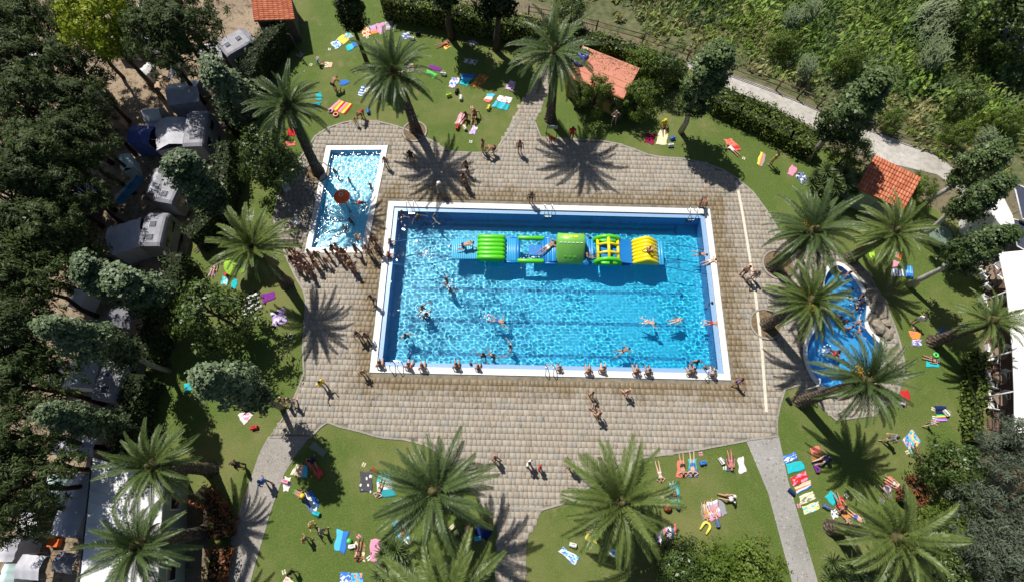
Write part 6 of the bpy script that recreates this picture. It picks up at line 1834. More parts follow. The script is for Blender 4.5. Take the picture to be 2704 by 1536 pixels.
def standp(tile, fx, fy, pose, face, label, wear='trunks', wc='navy', hair='dark', tall=1.7, skin=None, z=0.035, group=None, hat=None):
    """feet seen at that point; face = compass angle in the picture plane (0 = right, 90 = up)"""
    g = G(T(tile // 10, tile % 10, fx, fy), z)
    return person(pose, g[0], g[1], z, R(face) - math.pi / 2, label, wear, wc, hair, tall, skin, group, hat)
# ---- standing and walking on the terrace
standp(21, 75, 75, 'stand', -90, 'person in black trunks standing alone in the middle of the upper terrace', 'trunks', 'black', 'dark', 1.75, 1)
standp(21, 188, 575, 'stand', -90, 'tanned person in brown toned trunks at the top edge of the main pool', 'trunks', 'black', 'brown', 1.7, 2)
standp(21, 1888, 600, 'bend', -100, 'person leaning forward by the top right corner of the main pool', 'trunks', 'navy', 'blond', 1.7, 2)
standp(11, 1850, 485, 'walk', -60, 'person with a white hat and teal shorts in the palm shadow', 'trunks', 'teal', 'dark', 1.72, 1, hat='white')
standp(11, 1565, 170, 'stand', -90, 'person in black standing inside the left palm shadow on the terrace', 'shirt', 'black', 'dark', 1.7, 2)
standp(11, 2115, 270, 'walk', -120, 'walker at the right edge of the left palm shadow', 'trunks', 'black', 'dark', 1.68, 1)
standp(11, 2080, 380, 'walk', -40, 'first of two friends walking out of the left palm shadow', 'bikini', 'black', 'brown', 1.65, 1)
standp(11, 2110, 430, 'stand', -60, 'second of two friends walking out of the left palm shadow', 'trunks', 'navy', 'dark', 1.7, 2)
standp(11, 1315, 215, 'stand', -90, 'slim child standing right of the children pool', 'trunks', 'blue', 'dark', 1.45, 1)
standp(11, 2275, 60, 'stand', 160, 'person at the grass edge of the upper terrace, left one of a pair', 'bikini', 'black', 'brown', 1.65, 1)
standp(11, 2375, 85, 'bend', 200, 'person bending at the grass edge of the upper terrace, right one of a pair', 'trunks', 'black', 'dark', 1.7, 1)
standp(20, 590, 1400, 'stand', -90, 'person in a long red shirt standing at the lawn edge by the notice frame', 'shirt', 'red', 'dark', 1.75, 2)
standp(20, 385, 1430, 'bend', -60, 'child in a red top beside the notice frame legs', 'shirt', 'red', 'brown', 1.3, 1)
standp(20, 1010, 1240, 'akimbo', -90, 'bare chested person in grey shorts standing in the deep shade of the hut bushes', 'trunks', 'grey', 'grey', 1.75, 3)
standp(31, 20, 195, 'stand', 120, 'person in yellow shorts standing on the upper right lawn', 'trunks', 'yellow', 'brown', 1.75, 0)
standp(21, 2290, 1300, 'reach', 30, 'person with one arm up, left one of a trio right of the main pool', 'trunks', 'black', 'dark', 1.75, 1)
standp(21, 2350, 1350, 'akimbo', 120, 'person in white shorts in a trio right of the main pool', 'trunks', 'white', 'blond', 1.7, 3)
standp(21, 2395, 1330, 'stand', 200, 'person in grey top, right one of a trio right of the main pool', 'shirt', 'grey', 'grey', 1.65, 3)
standp(12, 1192, 118, 'walk', -120, 'person walking down beside the left rim of the main pool', 'trunks', 'black', 'dark', 1.7, 2)
standp(12, 1050, 470, 'walk', -60, 'left one of two walkers left of the main pool', 'bikini', 'white', 'dark', 1.68, 1)
standp(12, 1130, 480, 'walk', -60, 'right one of two walkers left of the main pool', 'trunks', 'navy', 'dark', 1.6, 2)
standp(12, 1092, 838, 'stand', -60, 'fair haired child at the bottom left corner of the main pool', 'trunks', 'green', 'blond', 1.5, 0)
standp(12, 692, 948, 'reach', -30, 'person in a yellow top on the lower left of the terrace', 'shirt', 'yellow', 'dark', 1.65, 1)
standp(12, 320, 1120, 'walk', 30, 'person crossing the shade on the left path, left one of a pair', 'trunks', 'black', 'brown', 1.7, 3)
standp(12, 400, 1120, 'walk', 60, 'person crossing the shade on the left path, right one of a pair', 'trunks', 'blue', 'brown', 1.7, 3)
standp(22, 782, 1045, 'walk', -60, 'child walking on the terrace below the main pool, farthest of three', 'trunks', 'white', 'dark', 1.45, 1)
standp(22, 805, 1175, 'walk', -20, 'child in black running on the terrace below the main pool', 'suit', 'black', 'dark', 1.4, 1)
standp(22, 845, 1250, 'walk', -60, 'adult following the running child on the lower terrace', 'trunks', 'orange', 'brown', 1.72, 0)
standp(22, 1125, 1025, 'walk', -70, 'fair haired person walking alone below the main pool', 'bikini', 'pink', 'blond', 1.6, 3)
standp(22, 2222, 925, 'walk', 20, 'person in lilac swimwear at the bottom right corner of the main pool', 'suit', 'lilac', 'dark', 1.6, 2)
standp(13, 2400, 225, 'walk', 160, 'bare backed person walking on the lower terrace by the palm', 'trunks', 'black', 'brown', 1.72, 1)
standp(23, 160, 275, 'stand', -30, 'person in a white top beside the centre path', 'shirt', 'white', 'dark', 1.7, 1)
standp(23, 270, 315, 'stand', -20, 'child in a red shirt beside the centre path', 'shirt', 'red', 'dark', 1.35, 1)
standp(23, 580, 310, 'stand', -90, 'person half hidden by the fronds of the lower right palm', 'shirt', 'grey', 'dark', 1.7, 1)
standp(13, 130, 455, 'walk', 150, 'person in a blue shirt on the left path', 'shirt', 'blue', 'dark', 1.7, 2)
standp(13, 455, 560, 'bend', -20, 'person with yellow hat bending over the blue and white towel', 'trunks', 'green', 'brown', 1.7, 1, hat='yellow')
standp(13, 590, 890, 'reach', 30, 'child with yellow swimwear walking on the lower left lawn', 'suit', 'yellow', 'blond', 1.35, 0)
standp(13, 690, 935, 'walk', 20, 'child in grey walking behind the yellow one on the lower left lawn', 'shirt', 'grey', 'blond', 1.35, 0)
standp(13, 530, 1015, 'walk', 160, 'child walking left on the lower left lawn, below the other two', 'trunks', 'white', 'blond', 1.35, 1)
standp(13, 390, 1345, 'walk', -30, 'child with a dark shirt near the bottom of the left lawn', 'shirt', 'black', 'dark', 1.3, 2)
standp(3, 2445, 285, 'akimbo', 200, 'person in black by the left path on the grass', 'shirt', 'black', 'dark', 1.7, 2)
standp(32, 1440, 320, 'stand', 60, 'person in white standing on the right lawn near the lagoon', 'shirt', 'white', 'dark', 1.65, 1)
standp(32, 1570, 1335, 'walk', 10, 'fair child walking across the right lawn below the black towel', 'suit', 'white', 'blond', 1.3, 3)
standp(33, 1160, 30, 'walk', 170, 'person in a dark top walking on the right lawn above the big palm shadow', 'shirt', 'grey', 'brown', 1.65, 0)
standp(10, 800, 905, 'bend', 60, 'person bending over the small blue towel on the upper lawn', 'trunks', 'black', 'brown', 1.72, 1)
standp(10, 1075, 1180, 'bend', -100, 'person sorting bags at the top of the rounded terrace', 'bikini', 'red', 'brown', 1.65, 2)
standp(10, 1010, 1250, 'stand', -60, 'toddler at the rounded top edge of the terrace', 'suit', 'yellow', 'blond', 1.0, 0)
# ---- the queue between the two pools
QUEUE = [(385, 1090, 'at the left end, nearest the palm fronds'), (400, 1190, 'in the lowest left of the crowd'), (448, 1150, 'just right of the leftmost'), (440, 1250, 'lowest at the left end'), (497, 1165, 'third from the left, front'), (540, 1250, 'standing low beside the grass edge'),
         (560, 1120, 'near the left corner of the children pool'), (598, 1185, 'under the children pool rim, left part'), (645, 1150, 'middle left, close to the rim'), (625, 1235, 'middle left, away from the rim'), (565, 1310, 'farthest down the slope of the crowd'), (745, 1125, 'left of the central pair'),
         (728, 1195, 'child in front of the central pair'), (800, 1085, 'with yellow trunks against the rim'), (845, 1080, 'upper one of the central pair'), (852, 1160, 'lower one of the central pair'), (905, 1120, 'right of the central pair'), (935, 1180, 'second right of the central pair'),
         (1025, 1090, 'alone under the right part of the rim'), (1130, 1085, 'near the corner between both pools'), (1165, 1120, 'closest to the main pool rim'), (965, 1245, 'fair haired, low in the middle'), (1000, 1265, 'lowest in the middle'), (395, 950, 'standing left of the children pool under fronds'), (470, 1260, 'behind the lowest at the left end')]
for i, (x, y, lab) in enumerate(QUEUE):
    wc = ['black', 'navy', 'red', 'teal', 'blue', 'purple', 'grey', 'black', 'green', 'orange'][i % 10]
    if 'yellow' in lab:
        wc = 'yellow'
    standp(11, x, y, ['stand', 'akimbo', 'stand', 'walk', 'stand'][i % 5], -60 + 37 * (i % 4), 'person waiting in the crowd between the pools, ' + lab, ['trunks', 'bikini', 'trunks', 'suit'][i % 4], wc, 'blond' if 'fair' in lab else ['dark', 'dark', 'brown'][i % 3], 1.35 if 'child' in lab else [1.7, 1.6, 1.76, 1.5][i % 4], [1, 2, 1, 2, 0][i % 5], group='crowd waiting between the pools')
standp(11, 1030, 945, 'bend', -50, 'child in white shorts climbing out over the children pool rim', 'trunks', 'white', 'dark', 1.4, 1, z=0.07)
standp(11, 1195, 1000, 'walk', -60, 'taller person stepping between the pools, upper one', 'trunks', 'black', 'dark', 1.75, 2)
standp(11, 1245, 1075, 'walk', -60, 'person stepping between the pools, lower one by the white rim', 'trunks', 'navy', 'dark', 1.7, 2)
# ---- in the water
def wade(tile, x, y, pose, face, label, wear='trunks', wc='navy', hair='dark', tall=1.65, depth=1.32, skin=None, wz=-0.10):
    """chest deep: the head is seen at that point"""
    g = G(T(tile // 10, tile % 10, x, y), 0.15)
    return person(pose, g[0], g[1], wz - depth, R(face) - math.pi / 2, label, wear, wc, hair, tall, skin, None, None, True)
def swimmer(tile, fx, fy, hx, hy, pose, label, wear='trunks', wc='navy', hair='dark', skin=None, z=-0.20):
    o = lie(tile, fx, fy, hx, hy, pose, label, wear, wc, hair, skin, z)
    for k in [o] + list(o.children):
        k.cycles.is_caustics_receiver = True
    return o
wade(11, 1450, 655, 'tread', 30, 'swimmer in the top left corner of the main pool, leftmost', 'trunks', 'black', 'brown')
wade(11, 1612, 690, 'tread', -60, 'fair haired swimmer by the top left ladder', 'bikini', 'red', 'blond')
wade(11, 1780, 700, 'tread', 10, 'swimmer right of the top left ladder in the glitter', 'trunks', 'navy', 'dark')
wade(11, 1905, 1330, 'reach', 200, 'bather left of the centre of the main pool with a raised arm', 'trunks', 'navy', 'brown', 1.72)
wade(11, 1940, 1430, 'tread', 60, 'bather just below the one with a raised arm', 'bikini', 'pink', 'dark', 1.6)
wade(12, 1655, 150, 'tread', -30, 'bather carrying a splash on the left side of the main pool', 'trunks', 'black', 'brown', 1.72)
wade(12, 1700, 225, 'tread', 120, 'dark haired bather beside the splash on the left side', 'suit', 'black', 'dark', 1.6)
wade(12, 1490, 430, 'tread', -60, 'lone dark haired bather at the lower left of the main pool', 'trunks', 'navy', 'dark', 1.72)
wade(12, 2275, 630, 'tread', 90, 'dark haired bather low in the pool centre, left one', 'suit', 'black', 'dark', 1.65)
wade(12, 2372, 640, 'tread', 60, 'bather low in the pool centre, right one', 'trunks', 'red', 'brown', 1.7)
wade(12, 2150, 720, 'tread', -90, 'bather close to the lower rim left of the centre ladder, upper one', 'trunks', 'black', 'brown', 1.65)
wade(12, 2265, 775, 'tread', 0, 'blond child close to the lower rim left of the centre ladder', 'trunks', 'yellow', 'blond', 1.5)
wade(12, 2550, 548, 'tread', 180, 'bather in the centre of the lower pool half', 'trunks', 'navy', 'dark', 1.7)
wade(22, 1870, 690, 'tread', -90, 'bather near the bottom right ladder, farthest from the rim', 'trunks', 'black', 'dark', 1.7)
wade(22, 1942, 755, 'tread', -60, 'bather holding the bottom right ladder', 'trunks', 'navy', 'brown', 1.65)
wade(22, 2005, 110, 'tread', 0, 'bather holding on to the right wall of the main pool', 'bikini', 'black', 'brown', 1.6)
wade(21, 790, 920, 'tread', 200, 'bather behind the inflatable climbing wheel', 'suit', 'black', 'dark', 1.65)
swimmer(12, 2320, 255, 2505, 318, 'swim', 'swimmer with bare back heading right in the pool centre', 'trunks', 'blue', 'dark', 0)
swimmer(22, 1310, 290, 1425, 318, 'swim', 'child swimming right with arms spread, right half of the pool', 'brief', 'pink', 'brown', 3)
swimmer(22, 1565, 310, 1725, 270, 'supine', 'bather floating face up in the right half of the pool', 'bikini', 'grey', 'brown', 3)
swimmer(22, 1915, 308, 2090, 318, 'swim', 'swimmer in red shorts reaching the right wall', 'trunks', 'red', 'dark', 0)
swimmer(22, 1070, 610, 1150, 580, 'swim', 'child curled up swimming in the lower right of the pool', 'brief', 'black', 'dark', 1)
swimmer(21, 1820, 1070, 1950, 1085, 'swim', 'swimmer under the right tether rope of the inflatable', 'trunks', 'navy', 'brown', 0)
swimmer(21, 1910, 1185, 2045, 1140, 'prone', 'person hauling out face down on the right rim', 'trunks', 'white', 'dark', 3, 0.02)
for tx, ty, lab, wc in ((785, 250, 'child in the shaded top of the children pool', 'navy'), (1145, 400, 'child in teal at the right wall of the children pool', 'teal'), (940, 745, 'child under the fountain spray', 'black'), (880, 815, 'child below the fountain spray', 'red'), (930, 340, 'child in the glitter above the fountain', 'blue')):
    g = G(T(1, 1, tx, ty), 0.4)
    person('stand', g[0], g[1], -0.54, tx * 0.1, lab, 'trunks', wc, 'brown', 1.25, None, None, None, True)
swimmer(11, 985, 560, 1055, 565, 'swim', 'toddler with a red swimsuit floating right of the fountain', 'suit', 'red', 'blond', 0)
for tx, ty, lab, wc, ps in ((735, 262, 'bather with pale top in the middle of the lagoon, leftmost of the group', 'white', 'tread'), (795, 300, 'dark bather wading in the middle of the lagoon', 'black', 'walk'), (930, 300, 'bather in the lagoon group nearest the white curved rim', 'pink', 'tread'), (850, 360, 'tanned bather lowest left in the lagoon group', 'red', 'tread'), (930, 398, 'bather lowest right in the lagoon group', 'lilac', 'tread'),
                            (955, 55, 'child at the rocky upper right bank of the lagoon, upper one', 'navy', 'tread'), (960, 112, 'child at the rocky upper right bank of the lagoon, lower one', 'black', 'tread'), (885, 190, 'swimmer in the foam of the upper lagoon', 'teal', 'tread'), (745, 690, 'bather in the lower lagoon behind a frond', 'blue', 'tread')):
    g = G(T(3, 2, tx, ty), 0.3)
    person(ps, g[0], g[1], -0.84, tx * 0.37, lab, 'trunks', wc, 'dark', 1.35, None, None, None, True)
for tx, ty, lab, wc in ((745, 1265, 'child in red at the top end of the lagoon', 'red'), (825, 1262, 'child in purple at the top end of the lagoon', 'purple'), (850, 1440, 'child in the upper lagoon below the two at the end', 'navy')):
    g = G(T(3, 1, tx, ty), 0.3)
    person('tread', g[0], g[1], -0.84, tx * 0.37, lab, 'suit', wc, 'dark', 1.3, None, None, None, True)
g = G(T(3, 2, 680, 625), 0.2)
person('edge', g[0], g[1], 0.02, 1.2, 'sunburnt person sitting in the shallows at the left of the lagoon', 'trunks', 'red', 'dark', 1.75, 4, None, None, True)
# ---- sitting on the coping of the main pool, legs in the water
EDGE = [(12, 1222, 745, 'dark haired person at the bottom left corner', 'black', 'bikini', 'dark'), (12, 1535, 810, 'left of two friends right of the bottom left ladder', 'red', 'trunks', 'brown'), (12, 1655, 810, 'right of two friends right of the bottom left ladder', 'white', 'bikini', 'brown'), (12, 2012, 805, 'broad backed person', 'black', 'trunks', 'dark'),
        (12, 2205, 838, 'child with a patterned suit', 'navy', 'suit', 'brown'), (22, 790, 845, 'fair skinned person right of the centre ladder', 'pink', 'bikini', 'blond'), (22, 905, 825, 'tanned person right of the fair one', 'orange', 'trunks', 'brown'), (22, 1262, 850, 'person in a bright red swimsuit', 'red', 'suit', 'blond'),
        (22, 1360, 828, 'dark haired person beside the red swimsuit', 'navy', 'trunks', 'dark'), (22, 1835, 815, 'dark haired person near the bottom right ladder', 'black', 'trunks', 'dark'), (22, 1785, 835, 'child next to the dark haired one near the ladder', 'green', 'trunks', 'brown'), (22, 2025, 818, 'person at the bottom right corner', 'blue', 'trunks', 'brown'), (22, 465, 800, 'child by the centre ladder', 'navy', 'trunks', 'brown')]
for i, (tile, x, y, lab, wc, wear, hr) in enumerate(EDGE):
    g = G(T(tile // 10, tile % 10, x, y), 0.5)
    lx = math.cos(POOL_A) * (g[0] - POOL_C[0]) + math.sin(POOL_A) * (g[1] - POOL_C[1])
    p = PW(lx + [0.1, -0.12, 0.05, -0.05][i % 4], -6.22 - 0.06 * (i % 3), 0.06)
    person('edge', p[0], p[1], p[2], POOL_A + [0.1, -0.2, 0.15, 0, -0.1][i % 5], lab + ' sitting on the bottom pool rim', wear, wc, hr, 1.35 if 'child' in lab else 1.7, [0, 3, 0, 1, 4][i % 5], 'people sitting on the bottom rim')
for x, y, lab, wc in ((1385, 950, 'fair haired child sitting on the left rim of the main pool, upper one', 'blue'), (1340, 1080, 'fair haired child sitting on the left rim of the main pool, lower one', 'red')):
    g = G(T(1, 1, x, y), 0.5)
    ly = -math.sin(POOL_A) * (g[0] - POOL_C[0]) + math.cos(POOL_A) * (g[1] - POOL_C[1])
    p = PW(-12.02, ly, 0.055)
    person('edge', p[0], p[1], p[2], POOL_A - math.pi / 2, lab, 'trunks', wc, 'blond', 1.4, 0)
# ---- on the inflatable
def on_course(pose, x, y, z, rz, label, wear, wc, hair, tall=1.65, skin=0, tilt=None):
    p = PW(x, CY + y, z)
    person(pose, p[0], p[1], z, POOL_A + rz, label, wear, wc, hair, tall, skin, None, None, False, tilt)
on_course('crawl', -6.2, 0.1, 0.10, -1.35, 'person crawling along the blue start ramp of the inflatable', 'trunks', 'navy', 'dark', 1.7, 0)
on_course('prone', -0.2, 0.1, 0.28, -0.9, 'person climbing face down over the blue steps of the inflatable', 'trunks', 'white', 'brown', 1.7, 1)
on_course('sit', 3.0, -0.55, 0.14, -1.5, 'child in black and yellow sitting before the climbing wheel', 'suit', 'black', 'dark', 1.35, 1)
on_course('sit', 7.35, -0.1, 0.80, -0.9, 'child sitting on the ridge of the yellow gable', 'trunks', 'red', 'brown', 1.45, 0)
# ================================================================ TOWELS AND BEACH THINGS
CL = dict(white=(0.80, 0.80, 0.78), cream=(0.78, 0.70, 0.50), yellow=(0.82, 0.72, 0.12), orange=(0.80, 0.30, 0.06), red=(0.60, 0.03, 0.04), maroon=(0.30, 0.02, 0.07), pink=(0.78, 0.32, 0.45), lilac=(0.55, 0.38, 0.68), purple=(0.22, 0.04, 0.28), blue=(0.05, 0.20, 0.62), navy=(0.015, 0.03, 0.13),
          cyan=(0.10, 0.52, 0.80), turq=(0.03, 0.52, 0.58), teal=(0.04, 0.32, 0.36), green=(0.12, 0.62, 0.14), lime=(0.42, 0.70, 0.06), brown=(0.30, 0.16, 0.05), grey=(0.34, 0.34, 0.36), dark=(0.08, 0.08, 0.09), black=(0.015, 0.015, 0.02), peach=(0.82, 0.50, 0.34), coral=(0.75, 0.22, 0.15), sage=(0.22, 0.28, 0.20), denim=(0.12, 0.18, 0.34), mint=(0.40, 0.70, 0.62))
_tm = {}
def towel_mat(spec):
    """'kind colour colour ...' woven as plain, stripes, bands along, blocks, print or spots"""
    if spec in _tm:
        return _tm[spec]
    w = spec.split()
    kind, cs = w[0], [CL[c] for c in w[1:]]
    m, nt, b = new_mat('towel_' + '_'.join(w))
    gen = coords(nt, 'UV')
    sep = nt.nodes.new('ShaderNodeSeparateXYZ')
    nt.links.new(gen, sep.inputs[0])
    if kind == 'plain':
        c = None
        src = noise(nt, gen, 6, 4)
        c = ramp(nt, src, [(0.3, tuple(x * 0.8 for x in cs[0])), (0.6, cs[0])])
    elif kind in ('stripes', 'bands'):
        mt = N(nt, 'ShaderNodeMath', operation='MULTIPLY')
        nt.links.new(sep.outputs[1 if kind == 'stripes' else 0], mt.inputs[0])
        reps = max(1, 8 // len(cs)) if kind == 'stripes' else 1
        mt.inputs[1].default_value = reps
        fr = N(nt, 'ShaderNodeMath', operation='FRACT')
        nt.links.new(mt.outputs[0], fr.inputs[0])
        n = nt.nodes.new('ShaderNodeValToRGB')
        n.color_ramp.interpolation = 'CONSTANT'
        el = n.color_ramp.elements
        while len(el) < len(cs):
            el.new(0.5)
        for i, (e, c_) in enumerate(zip(el, cs)):
            e.position = i / len(cs)
            e.color = (*c_, 1)
        nt.links.new(fr.outputs[0], n.inputs[0])
        c = n.outputs[0]
    elif kind == 'blocks':
        n = nt.nodes.new('ShaderNodeValToRGB')
        n.color_ramp.interpolation = 'CONSTANT'
        el = n.color_ramp.elements
        while len(el) < len(cs):
            el.new(0.5)
        for i, (e, c_) in enumerate(zip(el, cs)):
            e.position = i / len(cs)
            e.color = (*c_, 1)
        nt.links.new(sep.outputs[1], n.inputs[0])
        c = n.outputs[0]
    else:                                                   # print / spots: patches of the later colours on the first
        c = None
        base = cs[0]
        for i, c_ in enumerate(cs[1:]):
            if kind == 'spots':
                v = N(nt, 'ShaderNodeTexVoronoi', Scale=3.5 + 1.5 * i)
                nt.links.new(gen, v.inputs['Vector'])
                f = ramp(nt, v.outputs['Distance'], [(0.26, (1, 1, 1)), (0.32, (0, 0, 0))])
            else:
                mp = nt.nodes.new('ShaderNodeMapping')
                mp.inputs['Location'].default_value = (i * 7.3 + len(spec), i * 3.1, 0)
                nt.links.new(gen, mp.inputs['Vector'])
                f = ramp(nt, noise(nt, mp.outputs[0], 3.2 + i, 2, 0.5), [(0.52, (0, 0, 0)), (0.57, (1, 1, 1))])
            c = mixc(nt, f, c if c is not None else base, c_)
    fine = noise(nt, gen, 60, 2)
    c = mixc(nt, 1.0, c, ramp(nt, fine, [(0.3, (0.85, 0.85, 0.85)), (0.6, (1, 1, 1))]), 'MULTIPLY')
    nt.links.new(c, b.inputs['Base Color'])
    b.inputs['Roughness'].default_value = 0.9
    b.inputs['Specular IOR Level'].default_value = 0.1
    bump(nt, fine, b, 0.4, 0.01)
    _tm[spec] = m
    return m
_tk = [0]
def towel(tile, xy, spec, label, name='beach_towel', cat='towel', thick=0.018, z=0.0):
    _tk[0] += 1
    q = np.random.default_rng(_tk[0])
    P = [G(p)[:2] for p in TT(tile, *xy)]
    c = np.mean(P, 0)
    e01, e12 = np.linalg.norm(P[1] - P[0]), np.linalg.norm(P[2] - P[1])
    if e01 > e12:                                            # the long side runs along v
        P = P[1:] + P[:1]
    nu, nv = 9, 15
    u, v = np.meshgrid(np.linspace(0, 1, nu), np.linspace(0, 1, nv), indexing='ij')
    X = (P[0][None, None] * ((1 - u) * (1 - v))[..., None] + P[1][None, None] * (u * (1 - v))[..., None] + P[2][None, None] * (u * v)[..., None] + P[3][None, None] * ((1 - u) * v)[..., None]) - c
    # P[0]->P[1] is u (short), P[1]->P[2] is v (long)
    a = q.uniform(0, 6, 6)
    edge = 0.035
    X[..., 0] += edge * np.sin(v * 9 + a[0]) * (u - 0.5) * 2 + edge * 0.8 * np.sin(u * 8 + a[1]) * (v - 0.5)
    X[..., 1] += edge * np.sin(u * 7 + a[2]) * (v - 0.5) * 2 + edge * 0.8 * np.sin(v * 8 + a[3]) * (u - 0.5)
    wr = 0.010 * (np.sin(u * 7 + v * 11 + a[4]) + np.sin(v * 17 - u * 5 + a[5])) + 0.012 * q.random((nu, nv))
    Z = thick + np.abs(wr)
    top = np.stack([X[..., 0], X[..., 1], Z], -1).reshape(-1, 3)
    bot = top.copy()
    bot[:, 2] = 0.0
    i = np.arange(nu * nv).reshape(nu, nv)
    F = np.stack([i[:-1, :-1], i[1:, :-1], i[1:, 1:], i[:-1, 1:]], -1).reshape(-1, 4).tolist()
    n = nu * nv
    rim = list(i[:, 0]) + list(i[-1, 1:]) + list(i[-2::-1, -1]) + list(i[0, -2:0:-1])
    F += [(int(rim[(k + 1) % len(rim)]), int(rim[k]), int(rim[k]) + n, int(rim[(k + 1) % len(rim)]) + n) for k in range(len(rim))]
    me = mesh_py(name, np.concatenate([top, bot]), [tuple(f) for f in F], towel_mat(spec), True)
    uvl = me.uv_layers.new(name='UVMap')
    UV = np.stack([u, v], -1).reshape(-1, 2)
    UV = np.concatenate([UV, UV])
    for lp in me.loops:
        uvl.data[lp.index].uv = UV[lp.vertex_index]
    bm = bmesh.new()
    bm.from_mesh(me)
    bmesh.ops.recalc_face_normals(bm, faces=bm.faces)
    bm.to_mesh(me)
    bm.free()
    return obj(name, me, None, (c[0], c[1], z - 0.010), label=label, cat=cat)
